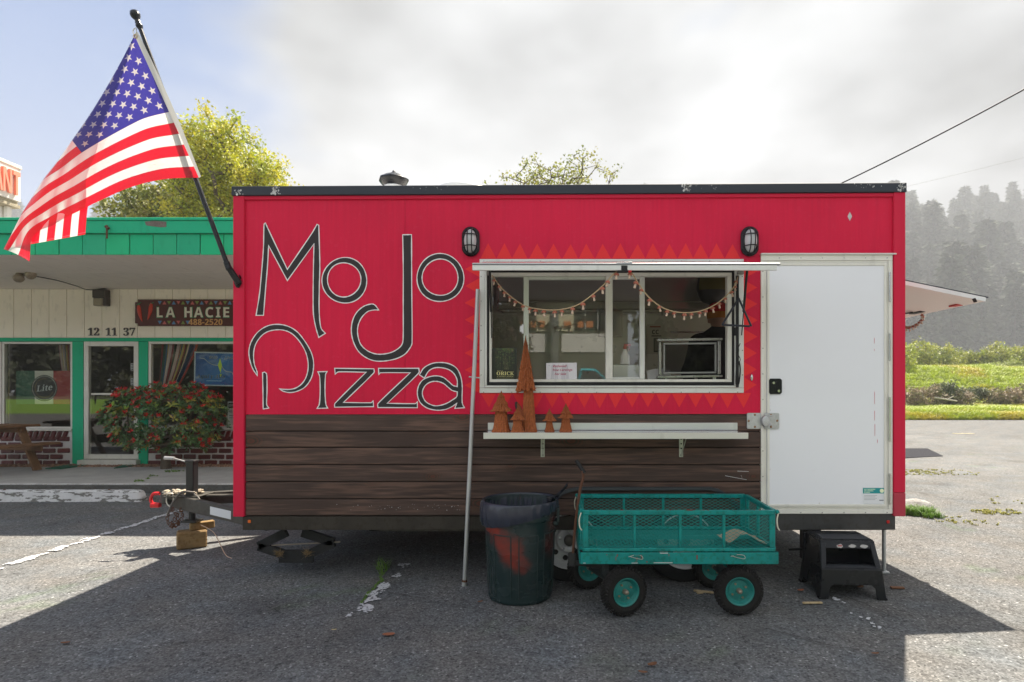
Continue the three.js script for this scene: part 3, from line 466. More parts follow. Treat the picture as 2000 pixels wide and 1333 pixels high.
// ------------------------------------------------------------------ the pizza trailer
const trailer = thing('pizza_trailer', 'red food trailer with pizza lettering, plank skirting and a serving window', 'trailer', V(0.1, 0, -5.6));
const TY0 = 0.5, TY1 = 2.93, TXL = fx(458), TXR = fx(1765), ZB = -6.72;    // floor, roof, left, right and back of the box
const ZI = ZF - 0.06;                                                      // inner face of the front wall
{
  const tp = (name, g, m, lab) => wpart(name, g, m, trailer, lab);
  // front wall with the window opening
  const wall = (pts, holes) => { const sh = new THREE.Shape(pts.map(([a, b]) => new THREE.Vector2(fx(a), fy(b)))); for (const h of holes) sh.holes.push(new THREE.Path(h.map(([a, b]) => new THREE.Vector2(fx(a), fy(b))))); const g = new THREE.ExtrudeGeometry(sh, { depth: 0.03, bevelEnabled: false }); g.translate(0, 0, ZF - 0.03); tp('wall_panel', g, M.red, 'red painted siding with embossed wood grain'); };
  wall([[479, 391], [790.6, 389.6], [790.6, 809.7], [479, 810]], []);
  wall([[791.2, 389.6], [1743, 385], [1743, 500], [1486, 500], [1486, 809], [791.2, 809.7]], [[[950, 528], [950, 756], [1440, 756], [1440, 528]]]);
  tp('wall_backing', [fbox(480, 812, 1486, 1034, -0.06, -0.03)], mat([0.012, 0.011, 0.010], 0.9)); tp('wall_backing', [fbox(480, 395, 948, 811, -0.06, -0.032), fbox(1442, 395, 1486, 811, -0.06, -0.032), fbox(949, 395, 1441, 527, -0.06, -0.032), fbox(949, 757, 1441, 811, -0.06, -0.032)], mat([0.42, 0.41, 0.39], 0.6));
  // plank skirting
  const py = [810, 843, 874.5, 908, 941.5, 975, 1008], lens = [[479, 1487]];
  for (let i = 0; i < 6; i++) {
    const g = fbox(479.5, py[i] + 0.8, 1486.5, py[i + 1] - 0.8, -0.03, 0.004 + (i % 3) * 0.001, 0.004), u = g.attributes.uv; for (let k = 0; k < u.count; k++) u.setXY(k, u.getX(k) + i * 0.77, u.getY(k) + i * 0.317);
    tp('plank', g, mat([1, 1, 1].map((v) => v * [1.05, 0.9, 1.0, 0.95, 0.88, 0.92][i]), 0.75, 0, { specularIntensity: 0.5, map: T.planks, bumpMap: T.planksB, bumpScale: 0.0016 }));
  }
  { const r = rngOf(6), g = []; for (let i = 0; i < 40; i++) { const px = 640 + 260 * Math.pow(r(), 0.7), q = 985 + 12 * r(), s = 0.4 + 0.9 * r() * r(); g.push(fpoly([[px - s, q], [px, q - s * 0.7], [px + s * 1.4, q - 0.2], [px + s * 0.5, q + s * 0.8]], 0.0065, 0.0075)); } for (const [a, b, c, d] of [[1440, 920, 1462, 921], [1416, 929, 1458, 937], [1447, 928, 1449, 933]]) g.push(fpoly([[a, b], [c, d], [c, d + 0.7], [a, b + 0.9]], 0.0065, 0.0075)); tp('paint_splash', g, M.chip); }
  // posts and trims
  tp('corner_post', fbox(457.5, 384, 479, 1009, -0.06, 0.022, 0.004), M.redPost); tp('corner_post', fbox(1743, 377, 1766, 962, -0.06, 0.022, 0.004), M.redPost); tp('corner_post', fbox(1742.6, 962.5, 1766, 1008, -0.06, 0.024, 0.004), mat([0.42, 0.022, 0.05], 0.5));
  tp('top_trim', fpoly([[457, 384], [479.5, 384], [1743, 378], [1743, 385.5], [479.5, 391.5], [457, 391.5]], -0.03, 0.016, 0.003), M.redPost);
  tp('roof_edge', [fpoly([[456, 367], [1766.5, 360], [1766.5, 377.5], [456, 384.5]], -0.04, 0.034, 0.003), bx2(TXL - 0.02, 2.92, ZB, TXL + 0.02, 2.962, ZF - 0.04), bx2(TXR - 0.02, 2.93, ZB, TXR + 0.02, 2.972, ZF - 0.04)], M.trim);
  { const r = rngOf(9), g = []; const spots = [[540, 376, 11, 7, 46], [470, 380, 10, 5, 16], [1340, 370, 14, 7, 44], [1755, 369, 9, 8, 40], [860, 370, 60, 4, 10], [1400, 368, 60, 5, 12], [1690, 366, 40, 5, 14]];
    for (const [x, y, a, b, n] of spots) for (let i = 0; i < n; i++) { const px = x + (r() + r() - 1) * a, q = clamp(y + (r() - 0.5) * 2 * b, 369 - (x - 456) * 0.0053, 382.5 - (x - 456) * 0.0053), s = 0.3 + 2.7 * r() * r() * (a < 20 ? 1 : 0.3), k = []; for (let m = 0; m < 6; m++) { const an = m / 6 * 6.283, rr = s * (0.5 + 0.9 * r()); k.push([px + Math.cos(an) * rr, q + Math.sin(an) * rr * 1.3]); } g.push(fpoly(k, 0.0345, 0.0355)); }
    g.push(fpoly([[537, 369], [539, 369], [540, 376], [543, 381], [536, 382], [538, 376]], 0.0345, 0.0356)); tp('chipped_paint', g, M.chip, 'spots where the dark paint has flaked off'); }
  tp('skirt_rail', fbox(473, 1009.5, 1486, 1036, -0.07, 0.0, 0.003), M.skirt); tp('skirt_rail', fbox(1486.5, 1004, 1750, 1036, -0.07, -0.004, 0.003), mat([0.045, 0.044, 0.046], 0.5, 0.1, { map: T.worn }));
  tp('marker_light', [fbox(484, 1016, 490, 1022, 0, 0.008, 0.004)], mat([0.75, 0.14, 0.01], 0.35), 'small orange marker light'); tp('marker_light', fbox(1732, 1017, 1738, 1023, -0.004, 0.006, 0.004), mat([0.5, 0.01, 0.01], 0.35), 'small red marker light');
  tp('underbody', [bx2(fx(690), fy(1060), ZF - 0.35, fx(1090), fy(1037), ZF - 1.7, 0.01), bx2(fx(480), fy(1041), ZF - 0.08, fx(1745), fy(1034), ZB, 0.004)], M.chassis);
  tp('sheet_panel', fpoly([[705, 1059.5], [770, 1048], [860, 1047], [955, 1053], [955, 1059.5]], -0.348, -0.344), mat([0.12, 0.11, 0.10], 0.6, 0.3, { map: T.worn }));
  // the box
  const inner = mat([0.72, 0.70, 0.64], 0.55), wood = mat([0.58, 0.035, 0.07], 0.6);
  tp('side_wall', bx2(TXL, TY0, ZB, TXL + 0.05, TY1, ZF - 0.06, 0.004), wood);
  const hz0 = -6.42, hz1 = -4.80, hy0 = 1.25, hy1 = 2.33;
  tp('side_wall', [bx2(TXR - 0.05, TY0, ZB, TXR, hy0, ZF - 0.06), bx2(TXR - 0.05, hy1, ZB, TXR, TY1, ZF - 0.06), bx2(TXR - 0.05, hy0, ZB, TXR, hy1, hz0), bx2(TXR - 0.05, hy0, hz1, TXR, hy1, ZF - 0.06)], wood);
  tp('back_wall', bx2(TXL + 0.05, TY0, ZB, TXR - 0.05, TY1, ZB + 0.05), inner); tp('roof', bx2(TXL + 0.02, TY1, ZB, TXR - 0.02, TY1 + 0.025, ZF - 0.041), mat([0.6, 0.6, 0.6], 0.5)); tp('floor_panel', bx2(TXL + 0.05, TY0 - 0.06, ZB + 0.05, TXR - 0.05, TY0, ZF - 0.071), mat([0.16, 0.15, 0.14], 0.6));

  // ---- lettering: dark painted letters with a white outline, digitised as outlines
  const lx = (x) => 450 + x * 0.34507, ly = (y) => 380 + y * 0.34507;
  const smooth = (p, n = 5) => { const out = [], N = p.length; const ang = (i) => { const a = p[(i + N - 1) % N], b = p[i], c = p[(i + 1) % N], d = Math.atan2(b[1] - a[1], b[0] - a[0]) - Math.atan2(c[1] - b[1], c[0] - b[0]); return Math.abs(Math.atan2(Math.sin(d), Math.cos(d))); };
    const cor = p.map((_, i) => ang(i) > 0.95); for (let i = 0; i < N; i++) { const a = p[(i + N - 1) % N], b = p[i], c = p[(i + 1) % N], d = p[(i + 2) % N], j = (i + 1) % N, t0 = cor[i] ? [c[0] - b[0], c[1] - b[1]] : [(c[0] - a[0]) / 2, (c[1] - a[1]) / 2], t1 = cor[j] ? [c[0] - b[0], c[1] - b[1]] : [(d[0] - b[0]) / 2, (d[1] - b[1]) / 2], L = Math.hypot(c[0] - b[0], c[1] - b[1]), f = (t, q) => { const l = Math.hypot(...t) || 1, k = Math.min(1, 1.1 * L / l); return t[q] * k; };
      for (let k = 0; k < n; k++) { const t = k / n, h1 = 2 * t ** 3 - 3 * t * t + 1, h2 = t ** 3 - 2 * t * t + t, h3 = -2 * t ** 3 + 3 * t * t, h4 = t ** 3 - t * t; out.push([0, 1].map((q) => h1 * b[q] + h2 * f(t0, q) + h3 * c[q] + h4 * f(t1, q))); } } return out; };
  const ell = (cx, cy, rx, ry) => [...Array(56)].map((_, i) => { const a = i / 56 * 6.28319, w = 1 + 0.012 * Math.sin(a * 3 + cx); return [cx + rx * w * Math.cos(a), cy + ry * w * Math.sin(a)]; });
  const ribbon = (p, hw, z, r) => { const pos = [], N = p.length, q = p.map((b, i) => { const a = p[(i + N - 1) % N], c = p[(i + 1) % N]; let n1 = [-(b[1] - a[1]), b[0] - a[0]], n2 = [-(c[1] - b[1]), c[0] - b[0]]; const l1 = Math.hypot(...n1) || 1, l2 = Math.hypot(...n2) || 1; n1 = n1.map((v) => v / l1); n2 = n2.map((v) => v / l2); let n = [n1[0] + n2[0], n1[1] + n2[1]]; const l = Math.hypot(...n) || 1; n = n.map((v) => v / l); const k = Math.min(1.8, 1 / Math.max(0.4, n[0] * n1[0] + n[1] * n1[1])), w = hw * k * (0.75 + 0.5 * r()); return [[b[0] + n[0] * w, b[1] + n[1] * w], [b[0] - n[0] * w, b[1] - n[1] * w]]; });
    for (let i = 0; i < N; i++) { const [a, b] = q[i], [c, d] = q[(i + 1) % N]; for (const v of [a, b, d, a, d, c]) pos.push(v[0], v[1], z); } const g = new THREE.BufferGeometry(); g.setAttribute('position', new THREE.Float32BufferAttribute(pos, 3)); g.computeVertexNormals(); return g; };
  const r = rngOf(4);
  const W = (p) => p.map(([x, y]) => [fx(lx(x)), fy(ly(y))]);
  function letter(polys) {                                                // polys: [outline, hole?] lists in the drawing's units
    const fill = [], edge = [];
    for (const [o, h] of polys) { const s = new THREE.Shape(W(o).map(([x, y]) => new THREE.Vector2(x, y))); if (h) s.holes.push(new THREE.Path(W(h).map(([x, y]) => new THREE.Vector2(x, y)))); const g = new THREE.ExtrudeGeometry(s, { depth: 0.001, bevelEnabled: false }); g.translate(0, 0, ZF + 0.0005); fill.push(muv(g)); for (const e of h ? [o, h] : [o]) edge.push(ribbon(W(e), 0.0036, ZF + 0.0026, r)); }
    const l = tp('letter', fill, M.letter); part('outline', merge(edge).translate(...wpos(trailer).multiplyScalar(-1).toArray()), M.letterEdge, l);
  }
  letter([[smooth([[145, 685], [187, 685], [200, 520], [210, 400], [216, 290], [322, 488], [473, 280], [470, 400], [468, 560], [470, 680], [485, 760], [500, 810], [537, 787], [512, 755], [502, 660], [503, 520], [506, 400], [500, 175], [490, 170], [460, 222], [322, 425], [215, 200], [198, 162], [190, 172], [187, 300], [178, 420], [165, 560]])]]);
  letter([[ell(646, 487, 127, 129), ell(643, 484, 95, 97)]]);
  letter([[smooth([[975, 229], [1025, 228], [1026, 500], [1028, 840], [1016, 870], [985, 907], [930, 933], [850, 945], [790, 935], [735, 900], [702, 850], [685, 785], [690, 720], [715, 668], [755, 634], [797, 621], [818, 627], [840, 655], [810, 655], [775, 665], [741, 700], [722, 745], [720, 790], [735, 845], [770, 882], [815, 902], [860, 905], [910, 895], [950, 873], [973, 845], [978, 800], [978, 600], [978, 400]])]]);
  letter([[ell(1188, 472, 133, 136), ell(1187, 470, 102, 103)]]);
  letter([[smooth([[152, 1027], [125, 985], [108, 930], [105, 880], [120, 830], [155, 780], [205, 747], [260, 736], [320, 745], [375, 776], [420, 830], [455, 890], [470, 945], [468, 1000], [455, 1045], [425, 1088], [385, 1112], [340, 1122], [300, 1115], [278, 1101], [300, 1104], [340, 1104], [375, 1094], [408, 1068], [430, 1030], [440, 980], [436, 930], [420, 880], [385, 825], [345, 787], [300, 769], [250, 768], [205, 780], [170, 807], [142, 850], [131, 900], [135, 960], [150, 1003]])], [smooth([[182, 1010], [193, 1006], [205, 1018], [207, 1110], [205, 1190], [218, 1210], [185, 1215], [184, 1120]])]]);
  letter([[smooth([[495, 1005], [547, 1003], [538, 1022], [535, 1110], [540, 1188], [550, 1210], [490, 1212], [503, 1188], [508, 1110], [505, 1030]])]]);
  letter([[smooth([[590, 985], [812, 988], [812, 1010], [640, 1178], [795, 1180], [808, 1168], [810, 1202], [590, 1205], [592, 1183], [768, 1007], [612, 1005], [593, 1018]], 3)]]);
  letter([[smooth([[838, 985], [1066, 985], [1066, 1012], [887, 1183], [1045, 1185], [1058, 1175], [1058, 1208], [835, 1207], [836, 1183], [1018, 1010], [850, 1010], [840, 1020]], 3)]]);
  letter([[smooth([[1070, 1022], [1095, 983], [1140, 958], [1190, 952], [1240, 960], [1280, 985], [1303, 1030], [1312, 1085], [1311, 1150], [1313, 1185], [1325, 1208], [1270, 1212], [1282, 1182], [1255, 1201], [1215, 1218], [1165, 1222], [1110, 1208], [1072, 1175], [1058, 1130], [1065, 1085], [1090, 1050], [1130, 1032], [1170, 1028], [1205, 1037], [1235, 1060], [1260, 1082], [1284, 1088], [1283, 1050], [1265, 1015], [1235, 992], [1190, 981], [1150, 984], [1120, 1003], [1098, 1040]]), smooth([[1284, 1118], [1255, 1110], [1230, 1090], [1205, 1070], [1170, 1059], [1135, 1062], [1105, 1080], [1088, 1110], [1088, 1140], [1105, 1173], [1140, 1193], [1175, 1197], [1220, 1185], [1255, 1165], [1281, 1145]])]]);
  // painted zigzag round the window
  { const g = [], z0 = 0.0006, z1 = 0.0016, tri = (a, b, c) => g.push(fpoly([a, b, c], z0, z1)), j = () => (r() - 0.5) * 2.4;
    const top = [954, 985, 1015, 1049, 1081, 1114, 1146, 1178, 1211, 1245, 1276, 1308, 1339, 1369, 1400, 1431]; for (const x of top) tri([x - 15.4, 505], [x + 15.2, 505], [x + j(), 476 + j()]);
    for (let i = 0; i < 17; i++) { const x = 954 + i * 31.1; if (x < 1455) tri([x + 15.4, 768], [x - 15.4, 768], [x + j(), 797 + j()]); }
    for (const y of [526, 559, 592, 625, 658, 690, 723, 753]) { tri([938, y - 16.2], [908 + j(), y], [938, y + 16.2]); }
    for (const y of [530, 562, 594, 626, 658, 690, 722, 752]) tri([1451, y + 16], [1479 + j(), y], [1451, y - 16]);
    tp('painted_border', g, M.orange, 'orange zigzag painted around the serving window'); }
  tp('emblem', [fpoly([[1660, 414], [1664.5, 423], [1660, 432], [1655.5, 423]], 0.0006, 0.0022, 0.0004), fpoly([[1660, 420], [1662, 423], [1660, 426], [1658, 423]], 0.0023, 0.003)], M.chip, 'small pale diamond emblem');
  tp('oval_rivet', (() => { const g = new THREE.SphereGeometry(0.5, 16, 10); g.scale(0.022, 0.052, 0.02); g.translate(fx(1468), fy(738), ZF + 0.004); return g; })(), M.steel);

  // ---- serving window
  const win = new THREE.Group(); win.name = 'window'; trailer.add(win);
  const wp = (n, g, m) => wpart(n, g, m, win), f4 = (x0, y0, x1, y1, w, z0, z1, c = 0.002) => [fbox(x0, y0, x1, y0 + w[0], z0, z1, c), fbox(x0, y1 - w[2], x1, y1, z0, z1, c), fbox(x0, y0 + w[0] + 0.2, x0 + w[3], y1 - w[2] - 0.2, z0, z1, c), fbox(x1 - w[1], y0 + w[0] + 0.2, x1, y1 - w[2] - 0.2, z0, z1, c)];
  wp('flange', [...f4(937, 507, 1452, 768, [13, 11, 10, 10], -0.004, 0.014), ...f4(947.4, 520.4, 1440.6, 757.6, [8, 7, 4, 4], -0.004, 0.024)], M.alu);
  { const g = []; for (let i = 0; i < 10; i++) for (const y of [511, 766.5]) g.push(fbox(945 + i * 55 - 1, y - 1, 945 + i * 55 + 1, y + 1, 0.014, 0.0165)); for (let i = 0; i < 5; i++) for (const x of [940, 1449]) g.push(fbox(x - 1, 540 + i * 48, x + 1, 542 + i * 48, 0.014, 0.0165)); wp('screw', g, M.steel); }
  wp('gasket', f4(951.5, 529, 1433.6, 753.4, [3.6, 4, 6.5, 3.8], -0.03, 0.008), M.black);
  wp('frame', f4(955.6, 532.8, 1429.4, 746.8, [7, 9, 5.5, 4.5], -0.05, 0.004), M.creamMetal);
  wp('mullion', fbox(1183, 540, 1196.5, 741, -0.05, 0.006), M.creamMetal);
  const pn = (x0, y0, x1, y1, z, m = M.glass) => { const g = new THREE.PlaneGeometry(fx(x1) - fx(x0), fy(y0) - fy(y1)); g.translate((fx(x0) + fx(x1)) / 2, (fy(y0) + fy(y1)) / 2, ZF + z); return wp('pane', g, m); };
  pn(960, 539, 1025, 742, -0.035); pn(1032, 546, 1183, 742, -0.018); pn(1198, 545, 1250, 738, -0.030);
  wp('sash', [fbox(1022.5, 540, 1032.5, 741, -0.04, -0.006), fbox(1032.7, 540, 1182.8, 546, -0.04, -0.008)], mat([0.62, 0.66, 0.58], 0.4, 0.1, { map: T.grime }));
  wp('sash', [fbox(1250, 540, 1260, 741, -0.045, -0.012), fbox(1196.7, 540, 1249.8, 545, -0.045, -0.014), fbox(1196.7, 737, 1249.8, 741, -0.045, -0.014)], M.alu);
  wp('latch', [fbox(1019, 634, 1023, 652, -0.008, 0.012), fbox(1015.5, 637, 1019, 649, 0.002, 0.008)], M.white);
  // awning flap above it, hinged at the frame and nearly edge on
  const flap = new THREE.Group(); flap.name = 'awning_flap'; trailer.add(flap);
  const hx0 = -0.525, hx1 = 1.409, hy = fy(515), zo = -3.828, yo = 2.232, yaw = (z) => mix(yo, hy, (z - zo) / (ZF + 0.02 - zo));
  { const zin = ZF + 0.026, sheet = (dy, t, m, n) => { const g = plate([[-zin, yaw(zin) + dy], [-zo, yo + dy], [-zo, yo + dy - t], [-zin, yaw(zin) + dy - t]], hx1 - hx0, 0); g.rotateY(Math.PI / 2); g.translate(hx0, 0, 0); return wpart(n, muv(g), m, flap); };
    sheet(0.012, 0.003, M.steel, 'top_sheet'); sheet(0.0085, 0.022, M.white, 'liner');
    wpart('edge_trim', [bx2(hx0 - 0.004, yo - 0.030, zo - 0.002, hx1 + 0.004, yo + 0.004, zo + 0.012, 0.002)], M.alu, flap);
    wpart('drip_cap', [bx2(hx0 - 0.006, yo + 0.0045, zo - 0.02, hx1 + 0.026, yo + 0.017, zo + 0.016, 0.003)], mat([0.34, 0.35, 0.36], 0.35, 0.8), flap);
    wpart('side_trim', [bar(V(hx0 - 0.003, yo - 0.012, zo), V(hx0 - 0.003, hy - 0.012, zin), 0.008, 0.03), bar(V(hx1 + 0.003, yo - 0.012, zo), V(hx1 + 0.003, hy - 0.012, zin), 0.008, 0.03)], M.alu, flap);
    const cx = gx(1219, 3.83); wpart('catch', [bx2(cx - 0.045, yo - 0.040, zo - 0.03, cx + 0.026, yo - 0.0305, zo + 0.016), bx2(cx - 0.02, yo - 0.030, zo + 0.0125, cx + 0.02, yo + 0.000, zo + 0.017)], M.black, flap); wpart('catch_tab', bx2(cx + 0.0265, yo - 0.043, zo - 0.01, cx + 0.046, yo - 0.0305, zo + 0.018), M.redPlastic, flap);
    { const g = [], q = rngOf(3); for (let i = 0; i < 8; i++) g.push(bx2(cx - 0.05 + i * 0.012, yo + 0.0172, zo - 0.015 + 0.02 * q(), cx - 0.04 + i * 0.013, yo + 0.021 + 0.006 * q(), zo + 0.014)); wpart('torn_tape', g, mat([0.30, 0.31, 0.32], 0.5, 0.4), flap); }
    wpart('strut', [rod(V(-0.475, fy(662), ZF + 0.03), V(-0.475, fy(612), ZF + 0.075), 0.004), rod(V(-0.475, fy(612), ZF + 0.075), V(-0.475, 2.31, ZF + 0.16), 0.009)], M.black, flap); wpart('strut', [rod(V(1.385, fy(656), ZF + 0.03), V(1.385, fy(612), ZF + 0.075), 0.004), rod(V(1.385, fy(612), ZF + 0.075), V(1.385, 2.31, ZF + 0.16), 0.009)], M.black, flap);
  }
  wpart('lock_bar', fbox(1435.4, 540, 1441, 757, 0.0245, 0.034), M.black, trailer); wpart('bracket_box', [fbox(1437, 532, 1449, 538.5, 0.03, 0.06), fbox(952, 533, 960, 540, 0.03, 0.06)], mat([0.25, 0.24, 0.22], 0.5, 0.5), trailer);
  // ---- caged wall lamps
  for (const [x, y] of [[920, 473.5], [1463, 473]]) {
    const l = new THREE.Group(); l.name = 'wall_lamp'; trailer.add(l); const w = fx(x), v = fy(y);
    const cap = (rx, ry, t, z0, bev) => { const p = []; for (let i = 0; i < 40; i++) { const a = i / 40 * 6.283; p.push([w + rx * Math.cos(a), v + (ry - rx) * Math.sign(Math.sin(a)) * (Math.abs(Math.sin(a)) > 1e-6 ? 1 : 0) + rx * Math.sin(a)]); } return plate(p, t, z0, bev); };
    wpart('base', [cap(0.066, 0.111, 0.035, ZF, 0.01)], M.plasticBlack, l);
    const lens = new THREE.SphereGeometry(1, 20, 14); lens.scale(0.047, 0.088, 0.062); lens.translate(w, v, ZF + 0.032); wpart('lens', lens, mat([0.72, 0.74, 0.75], 0.35, 0, { transmission: 0.25, thickness: 0 }), l);
    const ring = []; for (let i = 0; i < 36; i++) { const a = i / 36 * 6.283; ring.push(V(w + 0.05 * Math.cos(a), v + 0.045 * Math.sign(Math.sin(a)) + 0.05 * Math.sin(a), ZF + 0.037)); }
    const arc = (f) => [...Array(13)].map((_, i) => f(i / 12 * Math.PI)); const cg = [tube(ring, 0.009, 60, 6, true)];
    for (const o of [-0.016, 0.016]) cg.push(tube(arc((a) => V(w + o, v - 0.092 * Math.cos(a), ZF + 0.036 + 0.066 * Math.sin(a))), 0.0042, 24, 6)); for (const o of [-0.042, 0.042]) cg.push(tube(arc((a) => V(w - 0.052 * Math.cos(a), v + o, ZF + 0.036 + 0.058 * Math.sin(a))), 0.0042, 20, 6));
    wpart('cage', cg, M.plasticBlack, l);
  }
  // ---- shelf under the window
  const sh2 = new THREE.Group(); sh2.name = 'shelf'; trailer.add(sh2); const sy = 1.139, sz = -4.2, sx0 = -0.506, sx1 = 1.352;
  wpart('shelf_top', [bx2(sx0, sy - 0.004, sz - 0.003, sx1, sy, ZF + 0.006, 0.0015)], mat([0.62, 0.62, 0.63], 0.28, 0.85, { roughnessMap: T.scuff }), sh2); wpart('front_lip', bx2(sx0, sy - 0.043, sz - 0.0025, sx1, sy + 0.0015, sz + 0.004, 0.002), mat([0.66, 0.65, 0.62], 0.4, 0.6, { map: T.grime }), sh2); wpart('upstand', fbox(953, 826, 1440, 840.5, 0.0062, 0.012), mat([0.7, 0.7, 0.71], 0.35, 0.6, { map: T.grime }), sh2);
  for (const x of [1060, 1330]) { const b = wpart('bracket', [bx2(fx(x) - 0.015, sy - 0.20, ZF + 0.006, fx(x) + 0.015, sy - 0.045, ZF + 0.011), bar(V(fx(x), sy - 0.19, ZF + 0.012), V(fx(x), sy - 0.01, sz - 0.06), 0.004, 0.014)], mat([0.50, 0.53, 0.44], 0.5, 0.3), sh2); part('screw', [0.065, 0.10, 0.135, 0.185].map((d) => { const g = new THREE.CylinderGeometry(0.006, 0.006, 0.004, 10); g.rotateX(Math.PI / 2); g.translate(fx(x) - wpos(trailer).x, sy - d, ZF + 0.012 - wpos(trailer).z); return g; }), M.black, b); }
  // ---- white door on the right
  const dr = new THREE.Group(); dr.name = 'door'; trailer.add(dr);
  wpart('door_frame', [...f4(1485.5, 497, 1742, 1003.5, [13, 8, 9, 7], -0.02, 0.014), ...f4(1492.8, 510.3, 1733.8, 994.3, [4, 4, 4, 4], -0.02, 0.008)], M.creamMetal, dr);
  wpart('drip_edge', fbox(1484, 496, 1748, 499, -0.01, 0.03), M.alu, dr);
  wpart('door_panel', [fbox(1497.2, 514.6, 1729.6, 990, -0.02, 0.012, 0.003)], mat([0.82, 0.83, 0.87], 0.24, 0, { map: T.soft, bumpMap: again(T.soft, 1.1, 1.1), bumpScale: 0.004 }), dr);
  wpart('panel_trim', f4(1497.4, 514.8, 1729.4, 989.8, [5, 4.5, 5, 4.5], 0.0125, 0.018), M.creamMetal, dr);
  wpart('hinge', [[533, 590], [652, 705], [776, 862], [925, 985]].flatMap(([a, b]) => [rod(V(fx(1735.5), fy(a), ZF + 0.02), V(fx(1735.5), fy(b), ZF + 0.02), 0.007)]), M.steel, dr);
  { const g = []; for (let i = 0; i < 6; i++) { g.push(fbox(1520 + i * 42, 504, 1522 + i * 42, 506, 0.014, 0.0165)); g.push(fbox(1520 + i * 42, 1000, 1522 + i * 42, 1002, 0.014, 0.0165)); } for (let i = 0; i < 10; i++) g.push(fbox(1488, 530 + i * 50, 1490, 532 + i * 50, 0.014, 0.0165)); wpart('screw', g, M.steel, dr); }
  const hd = wpart('handle', [fpoly([[1503, 740], [1522, 740], [1525.5, 743], [1525.5, 767], [1522, 770.5], [1503, 770.5], [1500.5, 767], [1500.5, 743]], 0.012, 0.026, 0.004), fbox(1510, 746, 1516, 764, 0.0262, 0.032)], M.plasticBlack, dr);
  part('key_lock', [[1508.5, 748.5], [1518.5, 764]].map(([x, y]) => { const g = new THREE.CylinderGeometry(0.01, 0.011, 0.01, 14); g.rotateX(Math.PI / 2); g.translate(fx(x) - wpos(trailer).x, fy(y), ZF + 0.028 - wpos(trailer).z); return g; }), M.steel, hd);
  const hp = wpart('hasp', [fpoly([[1459.5, 807], [1484, 807], [1486, 809], [1486, 836], [1484, 838], [1459.5, 838], [1458, 836], [1458, 809]], 0.0062, 0.0145, 0.001), fpoly([[1492, 807], [1518, 807], [1520, 809], [1520, 836], [1518, 838], [1492, 838], [1490.4, 836], [1490.4, 809]], 0.0185, 0.0245, 0.001)], M.galv, dr);
  part('padlock', (() => { const g = lathe([[0, 0.03], [0.028, 0.03], [0.036, 0.022], [0.036, 0], [0, 0]], 24); g.rotateX(Math.PI / 2); g.scale(0.8, 1.25, 1); g.translate(fx(1492) - wpos(trailer).x, fy(823) , ZF + 0.022 - wpos(trailer).z); return g; })(), M.galv, hp);
  part('bolt', [[1473.5, 810.5], [1461.5, 822.5], [1473.5, 834], [1504, 811], [1516, 822], [1504, 834]].map(([x, y], i) => { const g = new THREE.SphereGeometry(0.009, 10, 6); g.scale(1, 1, 0.6); g.translate(fx(x) - wpos(trailer).x, fy(y), ZF + (i < 3 ? 0.0145 : 0.0245) - wpos(trailer).z); return g; }), mat([0.32, 0.20, 0.12], 0.5, 0.5), hp);
  part('hasp_jaw', [[V(fx(1498), fy(814), 0), V(fx(1505), fy(812), 0)], [V(fx(1497), fy(832), 0), V(fx(1505), fy(829), 0)]].map(([a, b]) => { a.z = b.z = ZF + 0.03; return rod(a, b, 0.006); }).map((g) => g.translate(...wpos(trailer).multiplyScalar(-1).toArray())), M.galv, hp);
  { const t = print(256, 224, (c, w, h) => { c.fillStyle = '#dfe1e4'; c.fillRect(0, 0, w, h); c.fillStyle = '#0f8f92'; c.fillRect(0, 0, w, 66); c.fillStyle = '#e6efc9'; c.font = 'bold 20px sans-serif'; c.fillText('NO SMOKING', 14, 24); c.fillText('OR VAPING', 14, 42); c.fillText('PLEASE', 14, 60); c.beginPath(); c.arc(220, 34, 24, 0, 7); c.fill(); c.fillStyle = '#8d9094'; for (let i = 0; i < 4; i++) c.fillRect(14, 88 + i * 16, 150 - 20 * (i % 2), 4); c.fillRect(190, 140, 50, 14); c.fillRect(14, 190, 220, 4); });
    const g = quad(fx(1727) - fx(1684), fy(953) - fy(990)); g.translate(fx(1705.5), fy(971.5), ZF + 0.0135); wpart('sticker', g, printed(t), dr, 'teal and white sticker at the bottom corner of the door'); }
  { const r8 = rngOf(18), g = []; for (const [x, y, a, b, n] of [[1501, 905, 3, 34, 34], [1500, 960, 3, 30, 24], [1503, 790, 3, 20, 8], [1620, 984, 90, 4, 30], [1625, 985, 20, 3, 12], [1530, 760, 12, 22, 8], [1600, 900, 70, 70, 10]]) for (let i = 0; i < n; i++) { const px = x + (r8() + r8() - 1) * a, q = Math.min(988, y + (r8() + r8() - 1) * b), s = 0.2 + 0.8 * r8() * r8(), k = []; for (let m = 0; m < 6; m++) { const an = m / 6 * 6.283, rr = s * (0.5 + 0.9 * r8()); k.push([px + Math.cos(an) * rr, q + Math.sin(an) * rr * 1.7]); } g.push(fpoly(k, 0.0122, 0.0127)); } wpart('scuff_mark', g, mat([0.52, 0.50, 0.47], 0.8), dr, 'small grey scuffs and dirt on the white door'); }
  { const r5 = rngOf(8), g = []; for (const [x, a, b] of [[1706, 660, 672], [1706, 682, 686], [1706.5, 765, 790], [1706.5, 802, 822], [1707, 828, 852], [1712, 858, 866]]) g.push(fpoly([[x, a], [x + 0.9, a + 2], [x + 0.7, b], [x + 0.1, b - 1]], 0.0122, 0.0128)); wpart('paint_run', g, mat([0.5, 0.02, 0.08], 0.5), dr, 'thin red streaks on the white door'); }
